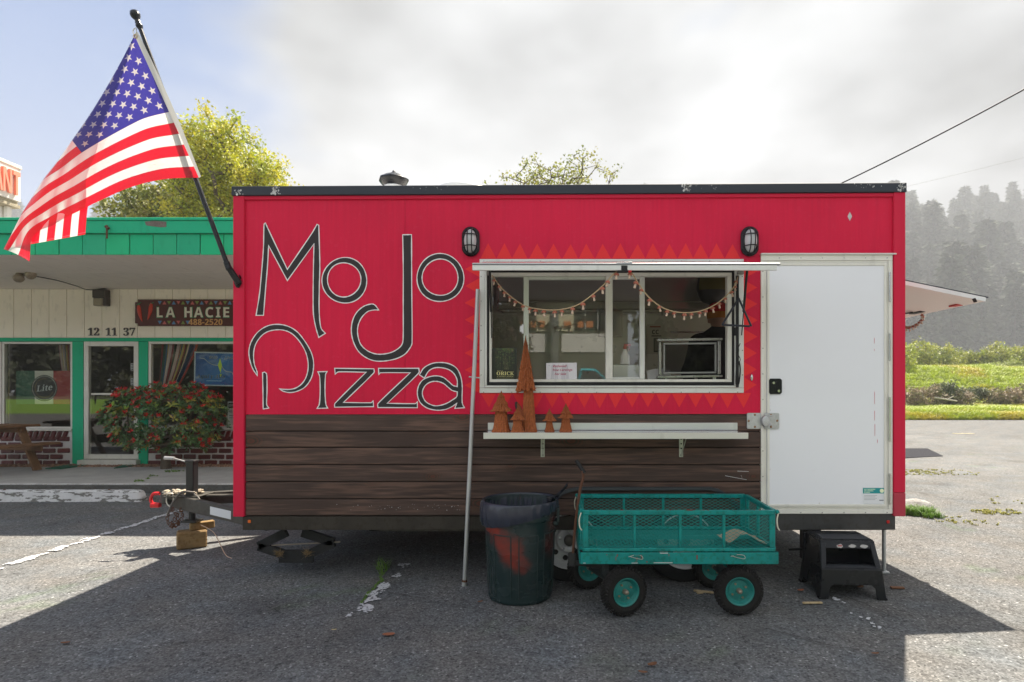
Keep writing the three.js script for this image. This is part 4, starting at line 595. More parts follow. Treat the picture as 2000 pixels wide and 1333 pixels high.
  // ---- black hooks on the left end
  for (const y of [430, 461, 500, 524, 552, 587, 616]) wpart('hook', [bar(V(TXL, fy(y + 6), ZF - 0.25), V(TXL - 0.075, fy(y - 2), ZF - 0.25), 0.022, 0.016), bar(V(TXL - 0.07, fy(y - 2), ZF - 0.25), V(TXL - 0.072, fy(y - 6), ZF - 0.25), 0.02, 0.01)], M.black, trailer);
  // ---- flagpole holder
  wpart('flag_bracket', [fpoly([[462, 548], [467, 545], [473, 548], [475, 556], [470, 564], [465, 563], [461, 555]], 0.022, 0.035, 0.003), rod(V(fx(472), fy(556), ZF + 0.04), V(fx(457), fy(527), ZF + 0.075), 0.024, 0.022, 14), rod(V(fx(474), fy(546), ZF + 0.03), V(fx(474), fy(540), ZF + 0.05), 0.005)], M.black, trailer);
  // ---- roof vents
  { const c = V(gx(769, 4.95), 3.055, -4.95), g = lathe([[0.10, -0.1], [0.09, -0.08], [0.082, 0.06], [0.078, 0.07], [0, 0.07]], 28); g.translate(c.x, c.y, c.z); const v = wpart('roof_vent', g, M.white, trailer); const cp = lathe([[0.078, 0.065], [0.100, 0.085], [0.124, 0.115], [0.122, 0.13], [0.07, 0.162], [0.02, 0.182], [0.010, 0.20], [0, 0.202]], 8); cp.translate(c.x, c.y, c.z); wpart('vent_cap', cp.toNonIndexed(), M.plasticBlack, trailer);
    const d = lathe([[0.24, 0], [0.235, 0.09], [0.20, 0.13], [0.14, 0.158], [0.07, 0.172], [0, 0.176]], 40); d.translate(gx(903, 4.9), 2.958, -4.9); wpart('roof_dome', d, M.frosted, trailer); }
  // ---- flap on the right end, tilted down
  const rf = new THREE.Group(); rf.name = 'end_flap'; trailer.add(rf);
  { const A = V(TXR + 0.006, 2.345, -4.78), B = V(3.432, 2.176, -4.78), L = 1.66, sheet = (n, t0, t1, m, x0 = 0, x1 = 1) => { const g = plate([[mix(A.x, B.x, x0), mix(A.y, B.y, x0) + t1], [mix(A.x, B.x, x1), mix(A.y, B.y, x1) + t1], [mix(A.x, B.x, x1), mix(A.y, B.y, x1) + t0], [mix(A.x, B.x, x0), mix(A.y, B.y, x0) + t0]], L, -4.78 - L); return wpart(n, muv(g), m, rf); };
    sheet('top_sheet', 0.006, 0.014, M.trim, -0.004, 1.03); sheet('liner', -0.026, 0.0055, mat([0.86, 0.83, 0.77], 0.5));
    wpart('edge_trim', [bar(V(A.x, A.y - 0.014, -4.776), V(B.x, B.y - 0.014, -4.776), 0.03, 0.006, 0.001, V(0, 0, 1))], M.white, rf);
    wpart('catch', [bar(V(B.x - 0.10, B.y - 0.005, -4.77), V(B.x - 0.085, B.y - 0.035, -4.77), 0.03, 0.012), bx2(3.34, 2.158, -5.66, 3.45, 2.172, -5.48), bar(V(3.33, 2.165, -5.58), V(3.27, 2.16, -5.6), 0.03, 0.012)], M.black, rf); wpart('tail_light', bx2(3.36, 2.150, -5.12, 3.42, 2.163, -5.02), M.redPlastic, rf); wpart('catch_tab', bx2(3.42, 2.160, -5.54, 3.456, 2.176, -5.44), M.redPlastic, rf);
    wpart('strut', rod(V(TXR + 0.01, 1.72, -6.36), V(3.0, 2.26, -6.36), 0.01), M.black, rf); }
  // ---- running gear
  const wheelAt = (px, py) => {
    const w = new THREE.Group(); w.name = 'wheel'; trailer.add(w); const x = fx(px), y = fy(py), z = ZF - 0.10;
    const ty = lathe([[0.20, -0.10], [0.235, -0.105], [0.285, -0.10], [0.308, -0.085], [0.315, -0.06], [0.312, -0.03], [0.318, 0], [0.312, 0.03], [0.315, 0.06], [0.308, 0.085], [0.285, 0.10], [0.235, 0.105], [0.20, 0.10]], 56); ty.rotateX(Math.PI / 2); ty.translate(x, y, z); wpart('tyre', ty, M.rubber, w);
    const rim = lathe([[0.212, 0.088], [0.214, 0.100], [0.205, 0.104], [0.195, 0.095], [0.188, 0.070], [0.172, 0.055], [0.166, 0.050]], 48); rim.rotateX(Math.PI / 2); rim.translate(x, y, z);
    const s = new THREE.Shape(); s.absarc(0, 0, 0.172, 0, Math.PI * 2); const hole = (rr, d, n, o) => { for (let i = 0; i < n; i++) { const a = i / n * 6.283 + o, h = new THREE.Path(); h.absarc(d * Math.cos(a), d * Math.sin(a), rr, 0, Math.PI * 2, true); s.holes.push(h); } }; hole(0.021, 0.138, 10, 0.1); const hh = new THREE.Path(); hh.absarc(0, 0, 0.04, 0, Math.PI * 2, true); s.holes.push(hh);
    const disc = new THREE.ExtrudeGeometry(s, { depth: 0.008, bevelEnabled: false, curveSegments: 14 }); disc.translate(x, y, z + 0.048); const cone = lathe([[0.105, 0.056], [0.098, 0.070], [0.085, 0.076], [0.055, 0.066], [0.041, 0.06]], 40); cone.rotateX(Math.PI / 2); cone.translate(x, y, z);
    wpart('rim', [rim, disc, cone], mat([0.62, 0.62, 0.63], 0.42, 0.3, { map: T.grime }), w);
    const hub = lathe([[0.04, 0.03], [0.04, 0.085], [0.034, 0.1], [0.02, 0.108], [0, 0.108]], 20); hub.rotateX(Math.PI / 2); hub.translate(x, y, z); wpart('hub', hub, mat([0.10, 0.09, 0.08], 0.5, 0.5), w);
    wpart('lug_nut', [0, 1, 2, 3, 4].map((i) => { const a = i / 5 * 6.283 + 0.3, g = new THREE.CylinderGeometry(0.010, 0.011, 0.02, 6); g.rotateX(Math.PI / 2); g.translate(x + 0.072 * Math.cos(a), y + 0.072 * Math.sin(a), z + 0.08); return g; }), M.steel, w);
  };
  wheelAt(1112, 1058); wheelAt(1339, 1058);
  { const o = [[1060, 1000], [1078, 975], [1098, 957], [1125, 950], [1385, 950], [1402, 954], [1420, 965], [1440, 985], [1452, 1010]], sec = o.map(([x, y]) => V(fx(x), fy(y), 0)), g = [];
    for (let i = 0; i < sec.length - 1; i++) g.push(bar(sec[i].clone().setZ(ZF - 0.09), sec[i + 1].clone().setZ(ZF - 0.09), 0.26, 0.012, 0.003, V(0, 0, 1)));
    const inr = [[1068, 1003], [1084, 980], [1101, 964], [1126, 957], [1384, 957], [1399, 961], [1415, 971], [1433, 989], [1444, 1012]]; const s = [...o, ...inr.reverse()]; g.push(fpoly(s, 0.028, 0.044, 0.003)); wpart('fender', g, mat([0.030, 0.034, 0.042], 0.35, 0.1), trailer);
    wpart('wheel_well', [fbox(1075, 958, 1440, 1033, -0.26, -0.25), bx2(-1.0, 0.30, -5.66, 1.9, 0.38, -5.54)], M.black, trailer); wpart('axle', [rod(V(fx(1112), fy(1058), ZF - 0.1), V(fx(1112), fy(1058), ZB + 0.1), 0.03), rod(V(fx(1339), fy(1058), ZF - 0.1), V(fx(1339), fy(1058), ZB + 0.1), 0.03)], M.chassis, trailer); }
  { const t2 = lathe([[0.19, -0.10], [0.285, -0.10], [0.315, -0.06], [0.318, 0], [0.315, 0.06], [0.285, 0.10], [0.19, 0.10]], 36); for (const px of [1112, 1339]) { const g = t2.clone(); g.rotateX(Math.PI / 2); g.translate(fx(px), fy(1058), ZB + 0.12); wpart('rear_tyre', g, M.rubber, trailer); } }
  // scissor jack under the front
  { const z = ZF - 0.22, q = (x, y) => V(gx(x, -z), gy(y, -z), z), w = 0.07, up = V(0, 0, 1), A = q(505, 1067), B = q(652, 1060), C = q(575, 1040), E = q(578, 1088), jk = new THREE.Group(); jk.name = 'scissor_jack'; trailer.add(jk);
    wpart('jack_arm', [bar(A, q(560, 1040), w, 0.035, 0.003, up), bar(q(590, 1040), B, w, 0.035, 0.003, up), bar(A, q(560, 1085), w, 0.035, 0.003, up), bar(q(598, 1085), B, w, 0.035, 0.003, up), bar(q(545, 1087), q(612, 1087), 0.1, 0.028, 0.003, up)], M.chassis, jk); wpart('screw_rod', rod(q(530, 1066), q(664, 1059), 0.006), mat([0.3, 0.25, 0.2], 0.5, 0.6), jk);
    const r6 = rngOf(61), nest = []; for (const [x, y] of [[550, 1082], [606, 1080]]) for (let i = 0; i < 5; i++) { const t = tuft(r6, 12, 0.055, 0.06, 0.0018); t.rotateX((r6() - 0.5) * 2.4); t.rotateZ((r6() - 0.5) * 2.6); const p = q(x, y); t.translate(p.x, p.y, p.z + 0.05); nest.push(t); } solo('dry_grass', nest, mat([0.26, 0.17, 0.08], 0.9), 'dry brown grass caught on the scissor jack', null, null, 'stuff'); }
  // stand under the right end and the jack behind the step stool
  wpart('stabilizer_leg', [rod(V(gx(1727, 4.72), 0.015, -4.72), V(gx(1727, 4.72), 0.42, -4.72), 0.015, 0.015, 12), bx2(gx(1727, 4.72) - 0.03, 0, -4.75, gx(1727, 4.72) + 0.03, 0.015, -4.69)], M.galv, trailer);
  wpart('crank_rod', [rod(V(gx(1541, 4.62), gy(1074, 4.62), -4.62), V(gx(1590, 4.62), gy(1072, 4.62), -4.62), 0.009), bx2(gx(1566, 4.62), gy(1092, 4.62), -4.66, gx(1600, 4.62), fy(1036), -4.58)], M.black, trailer);
  // ---- tongue and hitch
  const ht = new THREE.Group(); ht.name = 'tow_hitch'; trailer.add(ht); const zc = -5.6, tipX = gx(318, 5.6), ty = 0.41;
  const fr = mat([0.060, 0.056, 0.048], 0.6, 0.3, { map: T.worn });
  wpart('drawbar', [bar(V(tipX + 0.14, ty, zc + 0.03), V(TXL + 0.12, ty - 0.03, -4.78), 0.06, 0.12, 0.006), bar(V(tipX + 0.14, ty, zc - 0.03), V(TXL + 0.12, ty - 0.03, -6.42), 0.06, 0.12, 0.006), bx2(tipX + 0.1, ty + 0.055, zc - 0.12, tipX + 0.42, ty + 0.066, zc + 0.16, 0.003)], fr, ht);
  wpart('cross_beam', [bar(V(tipX + 0.42, ty + 0.05, zc), V(TXL + 0.1, ty + 0.05, zc), 0.08, 0.012)], fr, ht);
  wpart('coupler', [bar(V(tipX + 0.26, ty + 0.045, zc), V(tipX + 0.04, ty + 0.05, zc), 0.10, 0.085, 0.02), rod(V(tipX + 0.05, ty + 0.075, zc), V(tipX + 0.03, ty - 0.02, zc), 0.055, 0.06, 18)], mat([0.075, 0.075, 0.075], 0.5, 0.5, { map: T.worn }), ht);
  wpart('coupler_lock', [tube([V(tipX + 0.0, ty + 0.075, zc + 0.05), V(tipX - 0.05, ty + 0.07, zc + 0.06), V(tipX - 0.075, ty + 0.02, zc + 0.06), V(tipX - 0.062, ty - 0.025, zc + 0.055)], 0.015, 24, 8), bx2(tipX - 0.075, ty - 0.055, zc + 0.03, tipX + 0.012, ty - 0.012, zc + 0.08, 0.008)], mat([0.55, 0.012, 0.018], 0.4), ht, 'red coupler lock at the tip of the hitch');
  const jx = gx(386, 5.6), jz = zc + 0.09;
  const jb = wpart('tongue_jack', [bx2(jx - 0.036, 0.42, jz - 0.04, jx + 0.036, 0.79, jz + 0.04, 0.006), bx2(jx - 0.042, 0.775, jz - 0.046, jx + 0.042, 0.80, jz + 0.046, 0.005), rod(V(jx, 0.25, jz), V(jx, 0.44, jz), 0.028, 0.028, 14), bx2(jx - 0.07, 0.232, jz - 0.06, jx + 0.07, 0.25, jz + 0.06)], mat([0.018, 0.018, 0.02], 0.35, 0.2), ht);
  wpart('jack_handle', [rod(V(jx - 0.03, 0.775, jz), V(jx - 0.15, 0.815, jz + 0.02), 0.006), rod(V(jx - 0.15, 0.815, jz + 0.02), V(jx - 0.24, 0.82, jz + 0.02), 0.016, 0.016, 12)], mat([0.38, 0.38, 0.38], 0.45, 0.4), ht);
  wpart('rating_plate', (() => { const a = V(tipX + 0.14, ty, zc + 0.03), b = V(TXL + 0.12, ty - 0.03, -4.78), g = bar(a.clone().lerp(b, 0.44), a.clone().lerp(b, 0.66), 0.064, 0.07, 0.001); return g; })(), printed(print(256, 128, (c, w, h) => { c.fillStyle = '#c9ccd0'; c.fillRect(0, 0, w, h); c.fillStyle = '#55585c'; for (let i = 0; i < 5; i++) c.fillRect(12, 20 + i * 20, 110, 3); c.fillRect(150, 20, 3, 90); for (let i = 0; i < 4; i++) c.fillRect(164, 22 + i * 22, 50, 3); c.fillRect(220, 70, 20, 40); })), ht);
  { const g = [], k = 0.012; for (let c = 0; c < 2; c++) for (let i = 0; i < 11; i++) { const t = new THREE.TorusGeometry(0.014, 0.0038, 6, 12); t.scale(1.35, 0.9, 1); t.rotateX(i % 2 ? 1.57 : 0); t.rotateZ(1.57 + 0.4 * Math.sin(i)); const u = i / 10; t.translate(tipX + 0.16 + c * 0.06 + 0.05 * Math.sin(u * 6 + c) , ty - 0.06 - 0.15 * Math.sin(u * 3.14), zc + 0.11 + 0.03 * c); g.push(t); } wpart('safety_chain', g, M.rust, ht); }
  wpart('carabiner', tube([V(tipX + 0.13, ty + 0.09, zc + 0.13), V(tipX + 0.17, ty + 0.085, zc + 0.13), V(tipX + 0.175, ty - 0.0, zc + 0.13), V(tipX + 0.15, ty - 0.03, zc + 0.13), V(tipX + 0.12, ty, zc + 0.13)], 0.0055, 40, 7, true), mat([0.65, 0.64, 0.6], 0.35, 0.8), ht);
  wpart('brake_cable', [tube([V(jx + 0.06, ty + 0.10, jz + 0.06), V(jx - 0.03, ty + 0.11, jz + 0.10), V(jx - 0.11, ty + 0.02, jz + 0.10), V(jx - 0.17, ty - 0.10, jz + 0.09)], 0.009), tube([V(tipX + 0.2, ty + 0.10, zc + 0.05), V(tipX + 0.3, ty + 0.05, zc + 0.15), V(tipX + 0.42, ty - 0.03, zc + 0.19), V(tipX + 0.46, ty + 0.04, zc + 0.2), V(tipX + 0.36, ty + 0.10, zc + 0.14)], 0.006)], mat([0.12, 0.11, 0.10], 0.5), ht);
  { const r7 = rngOf(71), g = []; for (let i = 0; i < 70; i++) { const t = new THREE.IcosahedronGeometry(0.008 + 0.014 * r7(), 0); t.scale(1.5, 0.5, 1.1); t.rotateY(r7() * 6); t.translate(tipX + 0.06 + 0.32 * r7(), ty + 0.07 + 0.035 * r7(), zc - 0.07 + 0.2 * r7()); g.push(t); } wpart('dry_litter', g, mat([0.36, 0.31, 0.24], 0.95), ht, 'dry leaves lying on the coupler'); trailer.getObjectByName('dry_litter').userData.kind = 'stuff'; }
}
{ // block under the jack and a wire
  const c = P(381, 1045, 5.55); const g = cbox(0.24, 0.155, 0.15, 0, 0, 0, 0.012); const o = solo('wooden_block', g, mat([0.23, 0.15, 0.065], 0.9, 0, { map: T.worn, bumpMap: T.woodB, bumpScale: 0.004 }), 'weathered wooden block under the jack of the trailer hitch', 'block'); o.position.set(gx(385, 5.55) - 0.02, 0.0785, -5.50); o.rotation.y = 0.55;
  const o2 = solo('wooden_wedge', cbox(0.2, 0.07, 0.05, 0, 0, 0, 0.008), mat([0.26, 0.17, 0.07], 0.9, 0, { map: T.worn }), 'flat scrap of timber lying on the wooden block below the jack', 'scrap'); o2.position.set(gx(385, 5.55) + 0.05, 0.192, -5.54); o2.rotation.y = 0.75;
  solo('loose_wire', tube([P(392, 1026, 5.45), P(408, 1034, 5.4), P(420, 1045, 5.3), V(gx(440, 5.2), 0.012, -5.2), V(gx(452, 5.1), 0.008, -5.1)], 0.0035), mat([0.5, 0.36, 0.25], 0.6), 'thin pale wire running down from the hitch to the asphalt', 'wire');
}

// ------------------------------------------------------------------ inside the trailer
{
  const it = (n, g, m) => wpart(n, g, m, trailer), cream = mat([0.60, 0.57, 0.50], 0.6), ss = mat([0.60, 0.56, 0.49], 0.36, 0.8, { roughnessMap: T.scuff });
  it('exhaust_hood', [bx2(-0.6, 2.30, ZB + 0.06, 2.3, 2.80, -6.2, 0.01), bx2(-0.6, 2.27, -6.20, 2.3, 2.36, -6.16, 0.012)], ss);
  it('backsplash', bx2(-1.4, 1.32, ZB + 0.052, 2.4, 2.29, ZB + 0.06), mat([0.62, 0.59, 0.51], 0.5, 0.2, { roughnessMap: T.scuff }));
  it('counter', [bx2(-1.9, 1.27, ZB + 0.06, 2.2, 1.31, -6.05, 0.004), bx2(-1.9, TY0, ZB + 0.1, 2.2, 1.268, -6.1, 0.004)], ss);
  it('counter', [bx2(-0.5, 1.40, -5.05, 0.75, 1.43, ZI - 0.02, 0.004), bx2(-0.5, TY0, -5.0, 0.75, 1.398, ZI - 0.05, 0.004)], mat([0.34, 0.34, 0.30], 0.5));
  it('shelf_board', [bx2(gx(1298, 6.3), gy(612, 6.3), -6.5, gx(1402, 6.3), gy(604, 6.3), -6.2), bx2(gx(1310, 6.3), gy(650, 6.3), -6.35, gx(1395, 6.3), gy(647, 6.3), -6.33)], M.steel);
  const z = 6.35, B = (px0, py0, px1, py1, dz, zz = z) => bx2(gx(px0, zz), gy(py1, zz), -zz - dz / 2, gx(px1, zz), gy(py0, zz), -zz + dz / 2, 0.006);
  solo('storage_bin', [B(1304, 589, 1400, 603.5, 0.22)], mat([0.24, 0.030, 0.015], 0.5), 'long dark red bin on the shelf inside the trailer', 'bin');
  solo('electrical_panel', [B(1168, 606, 1216, 658, 0.10, 6.55), B(1172, 610, 1212, 654, 0.01, 6.48)], mat([0.46, 0.43, 0.35], 0.5), 'beige electrical panel on the back wall inside the trailer', 'panel');
  solo('storage_box', [B(1195, 714, 1248, 746, 0.16, 4.75)], mat([0.50, 0.52, 0.44], 0.6), 'pale box on the counter behind the narrow middle pane', 'box');
  { const g = lathe([[0, 0], [0.036, 0], [0.038, 0.01], [0.036, 0.07], [0.016, 0.11], [0.013, 0.125], [0, 0.125]], 20), p = P(1221, 713, 4.8); const o = thing('spray_bottle', 'white bottle standing on the box inside the trailer', 'bottle', p); part('bottle', g, mat([0.72, 0.70, 0.64], 0.4), o); part('nozzle', [new THREE.CylinderGeometry(0.014, 0.014, 0.025, 12).translate(0, 0.137, 0), bar(V(-0.01, 0.158, 0), V(0.045, 0.158, 0), 0.018, 0.02), bar(V(0.028, 0.15, 0), V(0.034, 0.115, 0), 0.008, 0.008)], mat([0.35, 0.05, 0.03], 0.4), o); }
  { const w = gx(1298, 6.6) - gx(1264, 6.6), h = gy(634, 6.6) - gy(692, 6.6), t = print(160, 256, (c, W, Hh) => { c.fillStyle = '#b9b4a4'; c.fillRect(0, 0, W, Hh); c.fillStyle = '#8f3b28'; c.fillRect(24, 16, 100, 10); c.fillStyle = '#222'; c.font = 'bold 52px sans-serif'; c.fillText('CC', 42, 84); c.fillRect(40, 96, 90, 8); c.fillStyle = '#4a4a44'; c.fillRect(60, 120, 74, 120); c.fillStyle = '#8b8778'; c.fillRect(68, 128, 58, 100); }); const g = cbox(w, h, 0.004, 0, 0, 0, 0.0005); g.deleteAttribute('uv'); const q = quad(w, h); q.translate(0, 0, 0.0032); const o = thing('wall_notice', 'pale notice with black lettering on the back wall inside the trailer', 'notice', V(gx(1281, 6.6), gy(663, 6.6), -6.6)); part('backing', g, cream, o); part('print', q, printed(t), o); }
  { const z1 = 4.62, F4 = (px, py) => P(px, py, z1), fr = [[1288, 665, 1407, 664], [1287, 738, 1407, 735]]; const o = thing('glass_guard', 'steel framed glass guard standing inside the open half of the window', 'guard', V(gx(1347, z1), gy(738, z1), -z1)); const u = V(0, 0, 1); wpart('frame', [bar(F4(1283, 665), F4(1410, 663), 0.02, 0.042, 0.003, u), bar(F4(1283, 737), F4(1410, 735), 0.02, 0.042, 0.003, u), bar(F4(1288.5, 669), F4(1288.5, 733), 0.02, 0.042, 0.003, u), bar(F4(1404, 667), F4(1404, 731), 0.02, 0.042, 0.003, u)], mat([0.36, 0.35, 0.33], 0.4, 0.6, { roughnessMap: T.scuff }), o); wpart('inner_trim', [bar(F4(1295, 672), F4(1399, 671), 0.014, 0.018, 0.002, u), bar(F4(1295, 729), F4(1399, 728), 0.014, 0.018, 0.002, u), bar(F4(1297, 674), F4(1297, 727), 0.014, 0.018, 0.002, u), bar(F4(1397.5, 673), F4(1397.5, 726), 0.014, 0.018, 0.002, u)], mat([0.28, 0.28, 0.27], 0.45, 0.5), o); const q = quad(gx(1400, z1) - gx(1294, z1), gy(671, z1) - gy(730, z1)); q.translate(gx(1347, z1), gy(700.5, z1), -z1); wpart('pane', q, mat([0.34, 0.35, 0.37], 0.03, 0, { transmission: 1, thickness: 0 }), o); wpart('foot', [bar(F4(1300, 739), F4(1300, 748), 0.02, 0.03, 0.002, u), bar(F4(1395, 737), F4(1395, 748), 0.02, 0.03, 0.002, u), bx2(gx(1275, z1), gy(752, z1), -z1 - 0.1, gx(1415, z1), gy(748, z1), -z1 + 0.1)], M.steel, o); }
  { const p = P(1390, 580, 5.9), r = rngOf(5), g = new THREE.SphereGeometry(1, 24, 18), q = g.attributes.position; for (let i = 0; i < q.count; i++) { const x = q.getX(i), y = q.getY(i), zz = q.getZ(i), k = 1 + 0.18 * fbm3(x * 2, y * 2, zz * 2, 3); q.setXYZ(i, x * 0.15 * k, y * 0.18 * k, zz * 0.1 * k); } g.computeVertexNormals(); const o = thing('hanging_bag', 'dark patterned bag hanging inside above the person with the beanie', 'bag', p); part('bag', g.translate(0, 0.10, 0), mat([0.035, 0.035, 0.03], 0.6), o); part('label_patch', (() => { const a = new THREE.SphereGeometry(1, 20, 10, 0.5, 2.1, 0.9, 0.9); a.scale(0.155, 0.185, 0.108); return a.translate(0, 0.10, 0); })(), mat([0.10, 0.085, 0.015], 0.6), o); part('strap', tube([V(-0.09, 0.22, 0), V(-0.05, 0.33, 0), V(0.05, 0.33, 0), V(0.09, 0.22, 0)], 0.01), M.black, o); }
  { const g = new THREE.PlaneGeometry(0.19, 0.16, 14, 10), q = g.attributes.position; for (let i = 0; i < q.count; i++) { const x = q.getX(i), y = q.getY(i); q.setZ(i, 0.03 * Math.cos(x * 14) + 0.05 * (y + 0.08)); } g.rotateX(-0.9); g.computeVertexNormals(); g.translate(gx(1288, 4.7), gy(740, 4.7), -4.7); solo('crumpled_paper', g, mat([0.66, 0.64, 0.60], 0.8), 'white paper lying inside below the steel framed glass guard', 'paper'); }
}
// person at work inside, seen from behind
{
  const t = thing('person', 'person in a red and orange beanie and dark jacket, back turned, inside the trailer', 'person', V(gx(1402, 5.65), TY0, -5.65));
  function field(bones, lo, hi, cell, k, carve) {                          // smooth union of tapered capsules, meshed
    const size = Math.max(hi.x - lo.x, hi.y - lo.y, hi.z - lo.z), res = Math.ceil(size / cell), mc = new MarchingCubes(res, new THREE.MeshStandardMaterial(), false, false, 200000), c = V().addVectors(lo, hi).multiplyScalar(0.5), half = size / 2, p = V(), ab = V(), ap = V();
    for (let z = 0; z < res; z++) for (let y = 0; y < res; y++) for (let x = 0; x < res; x++) {
      p.set((x / (res / 2) - 1) * half + c.x, (y / (res / 2) - 1) * half + c.y, (z / (res / 2) - 1) * half + c.z); let s = 0, d = 9;
      for (const [a, b, ra, rb, sx = 1, sz = 1] of bones) { ab.subVectors(b, a); ap.subVectors(p, a); ap.x /= sx; ap.z /= sz; ab.x /= sx; ab.z /= sz; const h = clamp(ap.dot(ab) / Math.max(1e-9, ab.lengthSq())), dd = ap.addScaledVector(ab, -h).length() - mix(ra, rb, h); if (dd < d + 0.3) s += Math.exp(-dd / k); d = Math.min(d, dd); }
      mc.field[x + y * res + z * res * res] = s > 0 ? k * Math.log(s) : -d;
    }
    mc.isolation = 0; mc.update(); const n = mc.count ?? mc.geometry.drawRange.count, g = new THREE.BufferGeometry();
    g.setAttribute('position', new THREE.BufferAttribute(mc.positionArray.slice(0, n * 3), 3)); g.setAttribute('normal', new THREE.BufferAttribute(mc.normalArray.slice(0, n * 3), 3)); g.scale(half, half, half); g.translate(c.x, c.y, c.z); g.computeVertexNormals(); return g;
  }
  const jacket = [[V(0, 0.92, 0), V(0, 1.22, 0), 0.15, 0.165, 1.15, 0.78], [V(0, 1.22, 0), V(0, 1.38, -0.01), 0.17, 0.13, 1.25, 0.8], [V(-0.17, 1.395, 0), V(0.17, 1.395, 0), 0.075, 0.075], [V(-0.04, 1.43, 0), V(0.04, 1.43, 0), 0.085, 0.085], [V(0, 1.45, 0), V(0, 1.50, -0.01), 0.07, 0.064],
    [V(-0.2, 1.385, 0), V(-0.27, 1.11, -0.05), 0.068, 0.055], [V(-0.27, 1.11, -0.05), V(-0.20, 0.93, -0.25), 0.053, 0.042], [V(0.2, 1.385, 0), V(0.28, 1.12, -0.03), 0.068, 0.055], [V(0.28, 1.12, -0.03), V(0.22, 0.95, -0.24), 0.053, 0.042]];
  const legs = [[V(-0.09, 0.95, 0), V(-0.10, 0.5, 0.0), 0.095, 0.07], [V(-0.10, 0.5, 0), V(-0.10, 0.1, 0.03), 0.066, 0.05], [V(0.09, 0.95, 0), V(0.10, 0.5, 0), 0.095, 0.07], [V(0.10, 0.5, 0), V(0.11, 0.1, 0.03), 0.066, 0.05], [V(-0.10, 0.06, 0.03), V(-0.11, 0.045, -0.14), 0.05, 0.04], [V(0.11, 0.06, 0.03), V(0.12, 0.045, -0.14), 0.05, 0.04]];
  const hand = (s) => { const b = [[V(s * 0.205, 0.925, -0.26), V(s * 0.19, 0.89, -0.31), 0.03, 0.033]]; for (let i = 0; i < 4; i++) { const x = s * (0.215 - i * 0.019), l = [0.05, 0.062, 0.06, 0.05][i]; b.push([V(x, 0.885, -0.33), V(x - s * 0.006, 0.865 - 0.006 * i, -0.33 - l * 0.6), 0.0095, 0.009], [V(x - s * 0.006, 0.865 - 0.006 * i, -0.33 - l * 0.6), V(x - s * 0.012, 0.83, -0.34 - l * 0.7), 0.009, 0.0075]); } b.push([V(s * 0.17, 0.90, -0.29), V(s * 0.14, 0.875, -0.325), 0.013, 0.011], [V(s * 0.14, 0.875, -0.325), V(s * 0.135, 0.85, -0.355), 0.0105, 0.009]); return b; };
  const head = [[V(0, 1.64, 0), V(0, 1.66, -0.01), 0.088, 0.092, 0.86, 1], [V(0, 1.57, -0.05), V(0, 1.545, -0.065), 0.055, 0.042, 0.9, 1], [V(0, 1.45, 0.005), V(0, 1.56, -0.005), 0.056, 0.054], [V(0, 1.61, -0.095), V(0, 1.585, -0.112), 0.012, 0.016], [V(-0.079, 1.615, 0.0), V(-0.084, 1.585, 0.0), 0.014, 0.01], [V(0.079, 1.615, 0.0), V(0.084, 1.585, 0.0), 0.014, 0.01], [V(-0.03, 1.618, -0.078), V(-0.03, 1.618, -0.08), 0.014, 0.014], [V(0.03, 1.618, -0.078), V(0.03, 1.618, -0.08), 0.014, 0.014], [V(-0.018, 1.552, -0.097), V(0.018, 1.552, -0.097), 0.01, 0.01]];
  const skin = mat([0.36, 0.21, 0.145], 0.55), cloth = mat([0.028, 0.027, 0.030], 0.9, 0, { bumpMap: T.weave, bumpScale: 0.001 });
  const body = part('body', [field(legs, V(-0.6, -0.05, -0.6), V(0.6, 1.15, 0.6), 0.022, 0.016)], mat([0.02, 0.022, 0.03], 0.85), t);
  part('head', field(head, V(-0.16, 1.40, -0.16), V(0.16, 1.78, 0.16), 0.008, 0.012), skin, t);
  part('jacket', field(jacket, V(-0.5, 0.72, -0.5), V(0.5, 1.62, 0.5), 0.017, 0.02), cloth, t);
  for (const s of [-1, 1]) part('hand', field(hand(s), V(s * 0.18 - 0.1, 0.80, -0.45), V(s * 0.18 + 0.1, 0.97, -0.22), 0.004, 0.004), skin, t);
  const ribs = (y0, y1, prof, m, n) => { const g = new THREE.CylinderGeometry(1, 1, 1, 72, 14, true), p = g.attributes.position; for (let i = 0; i < p.count; i++) { const v = p.getY(i) + 0.5, a = Math.atan2(p.getZ(i), p.getX(i)), r = prof(v) * (1 + 0.018 * Math.cos(a * 36)); p.setXYZ(i, Math.cos(a) * r * 0.88, mix(y0, y1, v), Math.sin(a) * r - 0.005); } g.computeVertexNormals(); return part(n, g, m, t); };
  ribs(1.615, 1.675, (v) => 0.106 + 0.004 * Math.sin(v * 3.14), mat([0.42, 0.15, 0.022], 0.9), 'beanie_cuff'); ribs(1.67, 1.775, (v) => 0.101 * Math.sqrt(Math.max(0.0005, 1 - v * v * v)), mat([0.45, 0.022, 0.018], 0.9), 'beanie');
}

